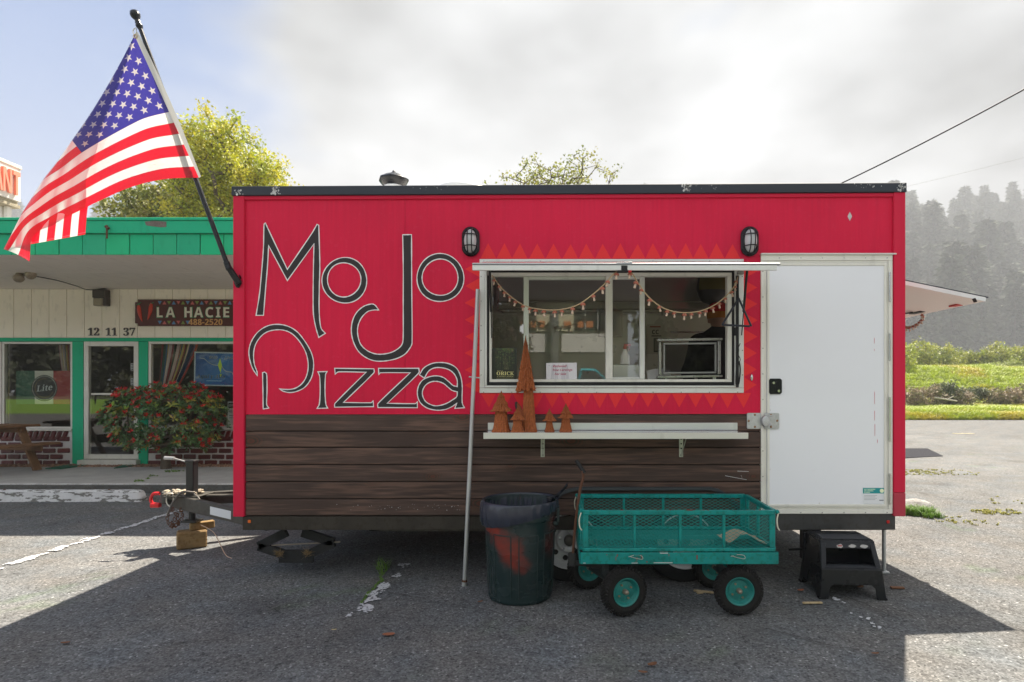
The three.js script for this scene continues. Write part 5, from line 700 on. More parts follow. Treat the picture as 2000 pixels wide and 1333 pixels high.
// ------------------------------------------------------------------ things on and before the trailer
// printed cards in the window
{
  const t = print(400, 560, (c, w, h) => { c.fillStyle = '#161c12'; c.fillRect(0, 0, w, h); const r = rngOf(3); for (let i = 0; i < 900; i++) { const y = r() * 390, a = r(); c.fillStyle = `rgba(${90 + 90 * r() | 0},${110 + 80 * r() | 0},${60 + 40 * r() | 0},${0.05 + 0.22 * a * (1 - y / 420)})`; c.beginPath(); c.ellipse(w * (0.15 + 0.75 * r()), y, 4 + 20 * r(), 3 + 9 * r(), r() * 3, 0, 7); c.fill(); } for (let i = 0; i < 16; i++) { const x = 20 + i * 24 + 10 * r(); c.fillStyle = `rgba(20,18,12,${0.5 + 0.4 * r()})`; c.fillRect(x, 20 + 60 * r(), 5 + 12 * r(), 380); } c.fillStyle = 'rgba(214,205,140,0.5)'; for (let i = 0; i < 5; i++) { c.beginPath(); c.moveTo(180 + i * 12, 40); c.lineTo(200 + i * 16, 380); c.lineTo(204 + i * 16, 380); c.fill(); } c.fillStyle = '#171a10'; c.fillRect(0, 400, w, 160); c.fillStyle = '#d8cf8a'; c.font = 'bold 86px serif'; c.textAlign = 'center'; c.fillText('ORICK', w / 2 + 12, 478, 300); c.font = '18px serif'; c.fillText('IMAGES OF', w / 2 - 70, 408); c.font = '30px serif'; c.fillText('& STONE LAGOON', w / 2 + 14, 514, 310); c.fillStyle = '#8d8a5c'; c.fillRect(70, 534, 280, 5); });
  const w = fx(1009) - fx(960.5), h = fy(680) - fy(742), o = thing('orick_booklet', 'dark forest booklet with large pale lettering in the lower left corner of the window', 'booklet', V(fx(984.5), fy(742), ZF - 0.03)); part('cover', quad(w, h).translate(0, h / 2, 0.0055), printed(t, 0.35), o); part('page_block', cbox(w, h, 0.008, 0, h / 2, 0, 0.001), mat([0.5, 0.48, 0.42], 0.8), o);
  const t2 = print(360, 244, (c, W, Hh) => { c.fillStyle = '#d9d6da'; c.fillRect(0, 0, W, Hh); const r = rngOf(8); c.strokeStyle = 'rgba(90,80,95,0.75)'; c.lineWidth = 2; for (const [x, wd] of [[95, 60], [222, 66]]) for (let i = 0; i < 9; i++) { c.beginPath(); const a = x - wd / 2 + i * wd / 8; c.moveTo(a + 5 * r(), 10 + 30 * r()); c.bezierCurveTo(a + 12 * (r() - 0.5), 90, a + 12 * (r() - 0.5), 160, a + (i - 4) * 5, 232); c.stroke(); } c.fillStyle = '#a5354f'; c.font = 'italic bold 36px sans-serif'; c.fillText('Redwood', 78, 52); c.fillText('Tree Carvings', 70, 98, 240); c.fillText('For Sale', 96, 146); c.fillStyle = '#8f8a95'; c.fillText('~', 22, 46); });
  const w2 = fx(1127) - fx(1067), h2 = fy(709) - fy(749), o2 = thing('paper_sign', 'white handwritten card leaning at the bottom of the wide window pane', 'sign', V(fx(1097), fy(749), ZF - 0.008)); const g2 = quad(w2, h2); g2.translate(0, h2 / 2, 0); o2.rotation.z = 0.012; part('card', cbox(w2, h2, 0.002, 0, h2 / 2, -0.0015, 0.0004), mat([0.7, 0.7, 0.7], 0.8), o2); part('handwriting', g2, printed(t2, 0.8), o2);
}
// redwood carvings on the shelf
function carving(label, px, base, topY, rB, rN, cap, z, seed, cat = 'carving', group) {   // cap: [height share where the cap starts, radius]
  const SY = 1.139, h = gy(topY, z) - SY, R = (q) => q / FPX * z, o = thing('redwood_carving', label, cat, V(gx(px, z), SY, -z)), r = rngOf(seed), nA = 72;
  function turned(prof, nY, y0, y1, rough, flare) { const g = new THREE.CylinderGeometry(1, 1, 1, nA, nY, false), p = g.attributes.position; for (let i = 0; i < p.count; i++) { const v = clamp(p.getY(i) + 0.5), a = Math.atan2(p.getZ(i), p.getX(i)), cen = Math.hypot(p.getX(i), p.getZ(i)) < 0.01; let k = prof(v, a) * (1 + rough * (fbm3(Math.cos(a) * 3.5 + seed, v * 1.5, Math.sin(a) * 3.5, 3) + 0.35 * Math.sin(a * 17 + 4 * fbm3(v * 3, a, seed, 2)))); if (cen) k = 0; p.setXYZ(i, Math.cos(a) * k, mix(y0, y1, v) + (cen ? 0 : flare * fbm3(Math.cos(a) * 2.5 + seed * 3, v * 2, Math.sin(a) * 2.5, 3)), Math.sin(a) * k); } g.computeVertexNormals(); return g; }
  part('stem', turned((v) => mix(R(rB), R(rN), Math.pow(v, 0.75)) * (1 + 0.12 * Math.pow(1 - v, 6)), 24, 0, h * (cap[0] + 0.05), 0.22, 0), M.cedar, o);
  const tiers = cap[2] || 3, gs = []; for (let i = 0; i < tiers; i++) { const a0 = i / tiers, a1 = Math.min(1, (i + 1.35) / tiers), y0 = h * mix(cap[0], 1, a0), y1 = h * mix(cap[0], 1, i === tiers - 1 ? 1 : a1), r0 = R(cap[1]) * Math.pow(1 - a0, 1.0) * (0.95 + 0.1 * r()) + 0.003, r1 = i === tiers - 1 ? 0.0015 : R(cap[1]) * Math.pow(1 - a1, 0.9) * 0.8 + 0.002; gs.push(turned((v) => mix(r0, r1, Math.pow(v, 0.62)), 18, y0, y1, 0.42, (i === 0 ? 0.13 : 0.09) * h * (1 - cap[0]))); }
  part('cap', gs, M.cedar, o);
  return o;
}
carving('stout redwood mushroom carving, leftmost on the shelf', 979, 841, 764, 16, 10, [0.50, 19, 3], 4.34, 1);
carving('short redwood carving with a small pointed cap in front of the bark slab', 1010.5, 843, 796, 11, 7, [0.50, 12, 2], 4.29, 2);
carving('tallest redwood carving with a long pointed hat', 1032, 839, 657, 15, 8, [0.43, 18, 5], 4.39, 3).children[1].position.x = -0.02;
carving('smallest redwood carving, dark, standing in the middle of the shelf', 1073, 838, 799, 8.5, 5, [0.46, 11, 2], 4.37, 4);
carving('small redwood carving, rightmost on the shelf', 1105, 838, 789, 11, 6.5, [0.48, 13, 3], 4.37, 5);
{ const o = thing('bark_slab', 'split slab of dark bark standing beside the tallest carving', 'slab', V(gx(1021, 4.37), 1.139, -4.37)); const g = new THREE.CylinderGeometry(0.022, 0.036, 0.21, 24, 14), p = g.attributes.position; for (let i = 0; i < p.count; i++) { const x = p.getX(i), y = p.getY(i), z = p.getZ(i), v = y / 0.21 + 0.5; p.setXYZ(i, x * (1 + 0.3 * fbm3(x * 50, y * 8, z * 50, 2)) - 0.035 * v * v, y + 0.105 - (x > 0 ? 0.03 * v : 0), z * 0.5); } g.computeVertexNormals(); part('slab', g, mat([0.75, 0.62, 0.55], 0.9, 0, { map: T.cedar, bumpMap: T.cedarB, bumpScale: 0.004 }), o); part('bark', [bar(V(-0.03, 0.11, 0.004), V(-0.05, 0.20, 0.0), 0.02, 0.022, 0.006, V(0, 0, 1)), bar(V(-0.05, 0.195, 0), V(-0.043, 0.215, 0), 0.022, 0.026, 0.006, V(0, 0, 1))], mat([0.035, 0.03, 0.028], 0.9), o); }
// garlands of little wooden mushrooms
function garland(label, pts, n, seed, skip = 0) {
  const o = thing('mushroom_garland', label, 'garland', pts[0].clone()), r = rngOf(seed), c = new THREE.CatmullRomCurve3(pts, false, 'centripetal'), q = V(); wpart('string', new THREE.TubeGeometry(c, 120, 0.0042, 6), mat([0.50, 0.37, 0.22], 0.85), o);
  const stem = mat([0.62, 0.47, 0.36], 0.7), cap = mat([0.42, 0.13, 0.08], 0.6);
  for (let i = 0; i < n; i++) { c.getPointAt((i + 0.6 + 0.3 * (r() - 0.5)) / n, q); const m = V(q.x - pts[0].x, q.y - pts[0].y, q.z - pts[0].z), k = 0.9 + 0.3 * r(), t = (r() - 0.5) * 0.7; const s = lathe([[0, -0.042], [0.008, -0.040], [0.0055, -0.02], [0.006, -0.014]], 8), h = lathe([[0.006, -0.016], [0.016, -0.017], [0.013, -0.006], [0.0, 0.002]], 10); for (const g of [s, h]) { g.scale(k, k, k); g.rotateZ(t); g.translate(m.x, m.y - 0.003, m.z); } const ch = part('mushroom_charm', s, stem, o); part('cap', h, cap, ch); }
  return o;
}
{
  const L = [[961, 538, 4.42], [975, 557, 4.36], [988, 571, 4.30], [1024, 597, 4.17], [1060, 605, 4.05], [1096, 605, 3.97], [1128, 596, 3.92], [1161, 573, 3.88], [1182, 554, 3.86], [1202, 533, 3.85]], R = [[1202, 533, 3.85], [1216, 529, 3.85], [1233, 533, 3.85], [1245, 551, 3.87], [1262, 575, 3.90], [1287, 597, 3.94], [1312, 608, 3.99], [1345, 611, 4.06], [1377, 605, 4.15], [1406, 589, 4.24], [1432, 563, 4.32], [1442, 541, 4.40]];
  garland('string of small wooden mushrooms hanging in two swags across the window', [...L, ...R.slice(1)].map((a) => P(...a)), 34, 21);
  garland('short string of orange brown mushrooms hanging from the flap at the right end', [V(3.41, 2.157, -5.58), P(1803, 615, 5.6), P(1798, 626, 5.62), P(1788, 634, 5.66), P(1776, 638, 5.7), P(1764, 636, 5.75), P(1740, 622, 5.8)], 13, 22);
}
{ // dinner bell triangle and a strap
  const z = 4.30, q = (x, y, d = z) => P(x, y, d); const o = thing('dinner_bell', 'black steel triangle dinner bell hanging at the right side of the window', 'dinner bell', q(1442, 583));
  wpart('triangle', [rod(q(1467, 636), q(1443.5, 584), 0.0075), rod(q(1443, 583), q(1411.5, 634), 0.0075), rod(q(1411.5, 635), q(1463, 637.5), 0.0075), new THREE.SphereGeometry(0.0078, 10, 8).translate(...q(1443.2, 583.5).toArray()), new THREE.SphereGeometry(0.0078, 10, 8).translate(...q(1411.5, 634.5).toArray()), new THREE.SphereGeometry(0.0085, 10, 8).translate(...q(1467, 636).toArray()), new THREE.SphereGeometry(0.0095, 10, 8).translate(...q(1463, 637.5).toArray())], mat([0.028, 0.032, 0.045], 0.4, 0.5), o); wpart('cord', tube([q(1443, 583), q(1442, 560), q(1443, 541, 4.4)], 0.004, 12), M.black, o);
  solo('bungee_strap', [tube([q(1442, 640, 4.40), q(1440, 668, 4.40), q(1443, 684, 4.40), q(1441, 696, 4.4)], 0.0035), tube([q(1438, 690, 4.4), q(1446, 671, 4.4)], 0.003), tube([q(1441, 696, 4.4), q(1439, 704, 4.4), q(1442, 710, 4.4), q(1446, 703, 4.4), q(1443, 695, 4.4)], 0.003), tube([q(1444, 706, 4.4), q(1446, 722, 4.4), q(1442, 752, 4.41), q(1439, 753, 4.41), q(1439, 724, 4.4), q(1443, 708, 4.4)], 0.0055), rod(q(1436, 640, 4.40), q(1436, 656, 4.40), 0.008)], M.black, 'knotted black strap hanging down the right side of the window', 'strap');
}
{ // pole leaning on the wall
  const o = thing('metal_pole', 'grey galvanised pole leaning against the plank skirting left of the window', 'pole', V(gx(907, 4.40), 0, -4.40)); wpart('tube', rod(V(gx(907, 4.40), 0.012, -4.40), V(fx(935), fy(568), ZF + 0.055), 0.0165, 0.0155, 16), M.galv, o); wpart('end_cap', [rod(V(gx(906.6, 4.40), 0, -4.40), V(gx(907.2, 4.40), 0.03, -4.40), 0.0195, 0.0195, 16)], M.galv, o); wpart('rusty_ring', rod(V(gx(907.2, 4.4), 0.031, -4.40), V(gx(907.5, 4.40), 0.046, -4.40), 0.0205, 0.0205, 16), M.rust, o); wpart('clip', [rod(V(fx(918), fy(737), ZF + 0.062), V(fx(939), fy(739), ZF + 0.062), 0.006)], M.galv, o);
}
// flag on its pole
{
  const zp = 4.40, a = V(fx(459), fy(531), -zp + 0.0), b = P(272, 52, 4.36), o = thing('flagpole', 'black flagpole slanting up from the left corner of the trailer', 'flagpole', a.clone());
  wpart('pole', [rod(a, a.clone().lerp(b, 0.4), 0.0165, 0.0165, 16), rod(a.clone().lerp(b, 0.4), b, 0.0145, 0.0145, 16)], M.plasticBlack, o); wpart('collar', [rod(a.clone().lerp(b, 0.385), a.clone().lerp(b, 0.41), 0.019, 0.019, 16), rod(a.clone().lerp(b, 0.27), a.clone().lerp(b, 0.277), 0.0175), rod(a.clone().lerp(b, 0.0), a.clone().lerp(b, 0.03), 0.021, 0.021, 16)], M.plasticBlack, o);
  const d = V().subVectors(b, a).normalize(), f = lathe([[0.0148, -0.02], [0.022, 0.0], [0.023, 0.012], [0.017, 0.02], [0.02, 0.03], [0.016, 0.042], [0.018, 0.055], [0.030, 0.075], [0.034, 0.092], [0.028, 0.112], [0.012, 0.124], [0, 0.126]], 22); f.applyQuaternion(new THREE.Quaternion().setFromUnitVectors(V(0, 1, 0), d)); f.translate(b.x, b.y, b.z); wpart('finial', f, M.plasticBlack, o); wpart('hook', tube([P(262, 55, 4.35), P(259, 61, 4.35), P(262, 68, 4.35), P(266, 62, 4.35), P(264, 54, 4.35)], 0.0045, 30, 6), M.steel, o);
  // the cloth: a front layer between the fold at its left and the lower edge, and the part that hangs behind the fold
  const itp = (tab, u) => { let i = 0; while (i < tab.length - 2 && u > tab[i + 1][0]) i++; const A = tab[Math.max(i - 1, 0)], B = tab[i], C = tab[i + 1], E = tab[Math.min(i + 2, tab.length - 1)], t = clamp((u - B[0]) / (C[0] - B[0])); return B.slice(1).map((_, k) => { const m1 = (C[k + 1] - A[k + 1]) / Math.max(1e-6, C[0] - A[0]) * (C[0] - B[0]), m2 = (E[k + 1] - B[k + 1]) / Math.max(1e-6, E[0] - B[0]) * (C[0] - B[0]); return (2 * t ** 3 - 3 * t * t + 1) * B[k + 1] + (t ** 3 - 2 * t * t + t) * m1 + (-2 * t ** 3 + 3 * t * t) * C[k + 1] + (t ** 3 - t * t) * m2; }); };
  const Bt = [[0, 390, 347], [0.15, 322, 350], [0.3, 257, 365], [0.45, 201, 389], [0.6, 152, 413], [0.75, 106, 436], [0.88, 64, 462], [1, 57, 511]], St = [[0, 263, 67], [0.1, 236, 120], [0.2, 205, 175], [0.3, 172, 228], [0.4, 140, 274], [0.52, 109, 318], [0.63, 83, 352], [0.73, 61, 387], [0.83, 40, 421], [0.93, 18, 464], [1, 6, 487]], Vt = [[0, 0], [0.1, 0.1], [0.2, 0.19], [0.3, 0.29], [0.4, 0.385], [0.52, 0.46], [0.63, 0.54], [0.73, 0.615], [0.83, 0.69], [0.93, 0.77], [1, 0.81]], Tt = [[0, 263, 67], [0.1, 250, 122], [0.2, 238, 172], [0.35, 220, 227], [0.5, 208, 270], [0.65, 194, 308], [0.8, 180, 364], [0.92, 170, 411], [1, 166, 458]];
  const NU = 90, NV = 60, pos = [], uv = [], idx = [];
  for (let j = 0; j <= NV; j++) for (let i = 0; i <= NU; i++) {
    const u = i / NU, w = j / NV * 1.5 - 0.5, vs = itp(Vt, u)[0], s = itp(St, u); let px, py, z, v;
    const rip = 0.020 * Math.sin(u * 7 + w * 2.0) * Math.min(1, u * 4) + 0.012 * Math.sin(u * 17 - w * 5) * u;
    if (w >= 0) { const b1 = itp(Bt, u), sag = 0; v = mix(vs, 1, w); const k = w; px = mix(s[0], b1[0], k); py = mix(s[1], b1[1], k); const bow = 4 * k * (1 - k) * (u < 0.02 ? 0 : 1) * sstep(0, 0.15, u); px -= 1.5 * bow; py -= 3 * bow; z = 4.36 - 0.10 * u + rip * Math.sin(Math.min(1, w * 4) * 1.57) + 0.03 * Math.exp(-w * 9) * Math.min(1, u * 5); }
    else { const t = -w / 0.5, c = itp(Tt, u); v = mix(vs, 0, t); px = mix(s[0], c[0], t); py = mix(s[1], c[1], t); z = 4.36 - 0.10 * u + 0.03 * Math.min(1, u * 5) + (0.010 + 0.022 * t) * Math.min(1, u * 5) * Math.min(1, t * 5) + rip * Math.min(1, t * 4); }
    const p = P(px, py, z); pos.push(p.x - a.x, p.y - a.y, p.z - a.z); uv.push(u, 1 - v);
  }
  for (let j = 0; j < NV; j++) for (let i = 0; i < NU; i++) { const q = j * (NU + 1) + i; idx.push(q, q + 1, q + NU + 2, q, q + NU + 2, q + NU + 1); }
  const g = new THREE.BufferGeometry(); g.setAttribute('position', new THREE.Float32BufferAttribute(pos, 3)); g.setAttribute('uv', new THREE.Float32BufferAttribute(uv, 2)); g.setIndex(idx); g.computeVertexNormals();
  const t = print(1400, 800, (c, w, h) => { for (let i = 0; i < 13; i++) { c.fillStyle = i % 2 ? '#f0edea' : '#e0102c'; c.fillRect(0, i * h / 13, w, h / 13 + 1); c.fillStyle = 'rgba(120,40,50,0.35)'; c.fillRect(0, i * h / 13 - 1.5, w, 3); } const cw = w * 0.4, ch = h * 7 / 13; c.fillStyle = '#3b3392'; c.fillRect(0, 0, cw, ch); c.fillStyle = '#c6bdbc'; for (let r = 0; r < 9; r++) for (let k = 0; k < (r % 2 ? 5 : 6); k++) { const x = cw * ((r % 2 ? 2 : 1) + 2 * k) / 12, y = ch * (r + 1) / 10; c.beginPath(); for (let m = 0; m < 10; m++) { const R = m % 2 ? 10 : 25, an = m / 10 * 6.2832 - 1.5708; c[m ? 'lineTo' : 'moveTo'](x + R * Math.cos(an), y + R * Math.sin(an)); } c.fill(); } c.fillStyle = 'rgba(230,225,222,0.5)'; c.fillRect(w - 10, 0, 2, h); });
  const fl = thing('flag', 'american flag hanging folded from the black pole', 'flag', a.clone()); part('cloth', g, mat([1, 1, 1], 0.85, 0, { map: t, transmission: 0.64, thickness: 0, bumpMap: again(T.fine, 0.5, 0.5), bumpScale: 0.002 }), fl);
  const hd = []; const hp = (v, o2) => { const p = P(mix(263, 390, v) + o2, mix(66, 347, v) - o2 * 0.35, 4.352); return p; }; { const ps = [], ix = []; for (let i = 0; i <= 30; i++) { const v = i / 30, A = hp(v, -2), B = hp(v, mix(7, 3, v) + 4 * Math.sin(v * 3.1) ); ps.push(A.x, A.y, A.z, B.x, B.y, B.z + 0.006); if (i) { const q = i * 2; ix.push(q - 2, q - 1, q + 1, q - 2, q + 1, q); } } const hg = new THREE.BufferGeometry(); hg.setAttribute('position', new THREE.Float32BufferAttribute(ps, 3)); hg.setIndex(ix); hg.computeVertexNormals(); wpart('heading', hg, mat([0.66, 0.64, 0.60], 0.85, 0, { transmission: 0.15, thickness: 0 }), fl); }
  wpart('grommet', new THREE.TorusGeometry(0.012, 0.004, 8, 18).translate(...P(263.5, 71, 4.345).toArray()), mat([0.5, 0.4, 0.25], 0.3, 0.9), fl);
}
// trash can with its bag
{
  const c = V(gx(1016, 4.195), 0, -4.195), o = thing('trash_can', 'dark green plastic trash can with red spray paint, in front of the trailer', 'trash can', c);
  const rad = (y) => mix(0.222, 0.249, Math.min(1, y / 0.665));
  const prof = []; for (const y of [0, 0.012, 0.03, 0.15, 0.3, 0.5, 0.548, 0.552, 0.562, 0.566, 0.63]) prof.push([rad(y) + (y > 0.55 ? 0.006 : 0) + (y < 0.005 ? -0.012 : 0), y]); prof.push([rad(0.63) + 0.01, 0.632], [0.263, 0.645], [0.265, 0.668], [0.257, 0.673], [0.246, 0.668], [rad(0.4) - 0.012, 0.4], [0.21, 0.02], [0, 0.02]);
  const g = lathe(prof, 72), p = g.attributes.position, uv = g.attributes.uv; for (let i = 0; i < p.count; i++) uv.setXY(i, ((Math.atan2(p.getX(i), p.getZ(i)) / 6.28319) + 0.5), p.getY(i) / 0.7);
  const t = tex(512, 256, (u, v) => { const x = (u - 0.5) * 6.283, y = v * 0.7, n = fb(u, v, 30, 18, 4, 5), n2 = fb(u, v, 9, 7, 4, 8); const seg = (x0, y0, x1, y1) => { const A = (x - x0) * 0.24, B = y - y0, C = (x1 - x0) * 0.24, E = y1 - y0, t = clamp((A * C + B * E) / (C * C + E * E)); return Math.hypot(A - t * C, B - t * E); }, n3 = fb(u, v, 22, 12, 4, 18); let s = sstep(0.115, 0.01, seg(-1.35, 0.575, -0.72, 0.50) + (n2 - 0.5) * 0.14 + (n3 - 0.5) * 0.06); s = Math.max(s, 0.7 * sstep(0.11, 0.01, seg(-0.75, 0.50, -0.12, 0.33) + (n2 - 0.5) * 0.16 + (n3 - 0.5) * 0.08)); s = Math.max(s, 0.25 * sstep(0.12, 0.02, seg(1.25, 0.52, 1.2, 0.40) + (n2 - 0.5) * 0.1)); s = clamp(s * (0.5 + 0.8 * n)); const k = 0.75 + 0.5 * n2, d = 0.012 * sstep(0.6, 0.75, n); return [mix(0.012 * k + d, 0.26, s), mix(0.026 * k + d, 0.028, s), mix(0.027 * k + d, 0.014, s)]; }, { srgb: true }); t.wrapS = THREE.RepeatWrapping;
  part('body', g, mat([1, 1, 1], 0.45, 0, { map: t, roughnessMap: again(T.scuff, 1, 1), bumpMap: again(T.fine, 0.3, 0.3), bumpScale: 0.0008 }), o);
  const rib = []; for (let k = 0; k < 8; k++) { const a0 = k / 8 * 6.283 + 0.02, a1 = a0 + 0.56, q = (a, y) => V(Math.sin(a) * (rad(y) + 0.001), y, Math.cos(a) * (rad(y) + 0.001)), top = []; for (let i = 0; i <= 8; i++) top.push(q(mix(a0, a1, i / 8), 0.47)); rib.push(tube([q(a0, 0.05), q(a0, 0.25), q(a0, 0.455), ...top, q(a1, 0.455), q(a1, 0.25), q(a1, 0.05)], 0.0042, 60, 5)); } part('rib', rib, mat([0.013, 0.027, 0.027], 0.45), o);
  for (const s of [-1, 1]) part('grip', [bar(V(s * 0.247, 0.52, -0.07), V(s * 0.247, 0.52, 0.07), 0.04, 0.03, 0.008), bar(V(s * 0.265, 0.53, -0.06), V(s * 0.265, 0.62, -0.06), 0.02, 0.02, 0.005), bar(V(s * 0.265, 0.53, 0.06), V(s * 0.265, 0.62, 0.06), 0.02, 0.02, 0.005)], mat([0.014, 0.03, 0.03], 0.45), o);
  // bag: inside, over the rim, and a skirt that hangs lower on the left
  const b = thing('trash_bag', 'dark blue plastic bag lining the trash can and folded over its rim', 'bag', c), nA = 160, rows = [], r = rngOf(4), ps = [], ix = [], st = [[0.03, 0.14], [0.10, 0.13], [0.17, 0.16], [0.208, 0.25], [0.22, 0.4], [0.234, 0.56], [0.243, 0.64], [0.254, 0.677], [0.264, 0.679], [0.2685, 0.668], [0.2680, 0.635], [0.2665, 0.60], [0.2635, 0.565], [0.2575, 0.535]];
  st.forEach(([R, y], k) => { for (let i = 0; i < nA; i++) { const a = i / nA * 6.2832, f = fbm3(Math.cos(a) * 3.2 + k * 0.02, k * 0.14, Math.sin(a) * 3.2, 4), f2 = Math.sin(a * 23 + 6 * fbm3(Math.cos(a), k * 0.1, Math.sin(a), 2)); const out = k >= 9; const left = 0.5 - 0.5 * Math.sin(a - 0.25); let rr = R + (k < 7 ? 0.007 * f + 0.006 * Math.abs(f2) * Math.min(1, (7 - k) / 3) + 0.004 * Math.sin(a * 41 + 5 * f) * Math.min(1, (7 - k) / 3) : out ? 0.013 * fbm3(Math.cos(a) * 9 + y * 16, y * 26, Math.sin(a) * 9 + y * 10, 3) * Math.min(1, (k - 8) / 2) + 0.0035 * f2 * (k - 8) / 4 + 0.012 * left * left * Math.sin((k - 8) / 5 * 3.1) : 0.003 * f), yy = y + (k < 3 ? 0.08 * f : 0) + (out ? (1 - left) * (k - 8) * 0.0165 - left * left * (k - 8) * 0.006 + 0.008 * f : 0); ps.push(Math.sin(a) * rr, yy, Math.cos(a) * rr); } });
  for (let k = 0; k < st.length - 1; k++) for (let i = 0; i < nA; i++) { const i2 = (i + 1) % nA, A = k * nA + i, B = k * nA + i2; ix.push(A, B, B + nA, A, B + nA, A + nA); }
  const bg = new THREE.BufferGeometry(); bg.setAttribute('position', new THREE.Float32BufferAttribute(ps, 3)); bg.setIndex(ix); bg.computeVertexNormals(); const plas = mat([0.040, 0.046, 0.070], 0.26, 0, { transmission: 0.25, thickness: 0 }); part('liner', bg, plas, b);
  { const g2 = new THREE.PlaneGeometry(1, 1, 24, 16), q = g2.attributes.position; for (let i = 0; i < q.count; i++) { const u = q.getX(i) + 0.5, v = q.getY(i), w = mix(0.085, 0.018, Math.pow(u, 0.6)) * (1 + 0.7 * sstep(0.75, 1, u)); q.setXYZ(i, 0.185 + 0.15 * u, 0.655 + 0.085 * u * u + 0.02 * u + v * w, -0.06 - 0.06 * u + v * 0.10 * (1 - u) + 0.012 * Math.sin(v * 26 + u * 5) ); } g2.computeVertexNormals(); part('tied_corner', g2, plas, b); }
}
// garden cart
{
  const X0 = 0.172, X1 = 1.392, Z0 = -3.80, Z1 = -4.40, YT = 0.662, YB = 0.415, o = thing('garden_cart', 'teal steel mesh garden cart with four pneumatic wheels in front of the trailer', 'cart', V((X0 + X1) / 2, 0, (Z0 + Z1) / 2)), up = V(0, 0, 1), t = 0.026;
  const cp = (n, g, m, par = o) => wpart(n, g, m, par);
  function mesh2(A, U, W, lu, lw) { const g = [], pw = 0.044, s = 0.5, k = Math.ceil((lu + lw / s) / pw); for (let i = 0; i < k; i++) for (const d of [1, -1]) { let u0 = i * pw - (d > 0 ? lw / s : 0), w0 = 0, u1 = u0 + lw / s, w1 = lw; if (d < 0) { w0 = lw; w1 = 0; u0 -= lw / s; u1 -= lw / s; } const cut = (u) => w0 + (w1 - w0) * (u - u0) / (u1 - u0); const a = Math.max(u0, 0), b = Math.min(u1, lu); if (b - a < 0.01) continue; const wa = cut(a), wb = cut(b), p = (u, w) => A.clone().addScaledVector(U, u).addScaledVector(W, w); const q = p(a, wa), e = p(b, wb), dir = V().subVectors(e, q), L = dir.length(), gg = new THREE.BoxGeometry(0.0022, 0.0016, L); dir.normalize(); const n = V().crossVectors(U, W).normalize(); const xx = V().crossVectors(n, dir); gg.applyMatrix4(new THREE.Matrix4().makeBasis(xx, n, dir)); gg.translate((q.x + e.x) / 2, (q.y + e.y) / 2, (q.z + e.z) / 2 ); g.push(gg); } return g; }
  function panel(A, U, len, posts, name) { const pn = new THREE.Group(); pn.name = name; o.add(pn); const W = V(0, 1, 0), p = (u, y) => A.clone().addScaledVector(U, u).setY(y), side = Math.abs(U.x) > 0.5 ? V(0, 0, 1) : V(1, 0, 0);
    cp('top_rail', bar(p(0, YT), p(len, YT), t, t * 1.15, 0.004), M.teal, pn); cp('bottom_rail', bar(p(0, YB + 0.012), p(len, YB + 0.012), t, t * 0.9, 0.004), M.teal, pn);
    for (const u of posts) cp('post', bar(p(u, YB + 0.025), p(u, YT - 0.0155), u < 0.03 || u > len - 0.03 ? 0.036 : 0.018, 0.02, 0.003, side), M.teal, pn);
    const m = cp('mesh_panel', mesh2(p(0.018, YB + 0.026), U, W, len - 0.036, YT - YB - 0.042), M.tealMesh, pn); m.userData.kind = 'stuff'; return pn; }
  const L = X1 - X0, wd = Z0 - Z1;
  panel(V(X0, 0, Z0), V(1, 0, 0), L, [0.018, 0.330, 0.619, 0.896, L - 0.018], 'side_panel'); panel(V(X0, 0, Z1), V(1, 0, 0), L, [0.018, 0.330, 0.619, 0.896, L - 0.018], 'side_panel');
  panel(V(X0 - 0.004, 0, Z0 - 0.026), V(0, 0, -1), wd - 0.05, [0.018, wd / 2, wd - 0.07], 'end_panel'); panel(V(X1 + 0.004, 0, Z0 - 0.026), V(0, 0, -1), wd - 0.05, [0.018, wd / 2, wd - 0.07], 'end_panel');
  cp('deck_frame', [bar(V(X0 - 0.014, 0.375, Z0 + 0.015), V(X1 + 0.014, 0.375, Z0 + 0.015), 0.006, 0.074, 0.002), bar(V(X0 - 0.014, 0.375, Z1 - 0.015), V(X1 + 0.014, 0.375, Z1 - 0.015), 0.006, 0.074, 0.002), bar(V(X0 - 0.018, 0.375, Z0 + 0.011), V(X0 - 0.018, 0.375, Z1 - 0.011), 0.006, 0.074, 0.002), bar(V(X1 + 0.018, 0.375, Z0 + 0.011), V(X1 + 0.018, 0.375, Z1 - 0.011), 0.006, 0.074, 0.002), bar(V(X0 - 0.01, 0.342, Z0), V(X1 + 0.01, 0.342, Z0), 0.03, 0.004, 0.001)], M.teal);
  { const m = cp('deck_mesh', mesh2(V(X0, 0.412, Z0), V(1, 0, 0), V(0, 0, -1), L, wd), M.tealMesh); m.userData.kind = 'stuff'; }
  cp('deck_slat', [0.15, 0.45].map((d) => bar(V(X0, 0.40, Z0 - d), V(X1, 0.40, Z0 - d), 0.03, 0.02)), M.teal);
  const clip = (x, y, z, k) => tube([V(x - 0.04 * k, y + 0.002, z), V(x + 0.0, y + 0.012, z), V(x + 0.045 * k, y + 0.006, z), V(x + 0.05 * k, y - 0.012, z), V(x + 0.012, y - 0.008, z), V(x - 0.03 * k, y + 0.004, z)], 0.0022, 30, 5);
  cp('hitch_pin', [clip(0.50, 0.385, Z0 + 0.026, 1), clip(1.145, 0.388, Z0 + 0.026, 1)], mat([0.55, 0.55, 0.5], 0.3, 0.9)); cp('pin_tab', [bx2(0.49, 0.385, Z0 + 0.019, 0.535, 0.405, Z0 + 0.028), bx2(1.10, 0.392, Z0 + 0.019, 1.145, 0.41, Z0 + 0.028)], M.teal);
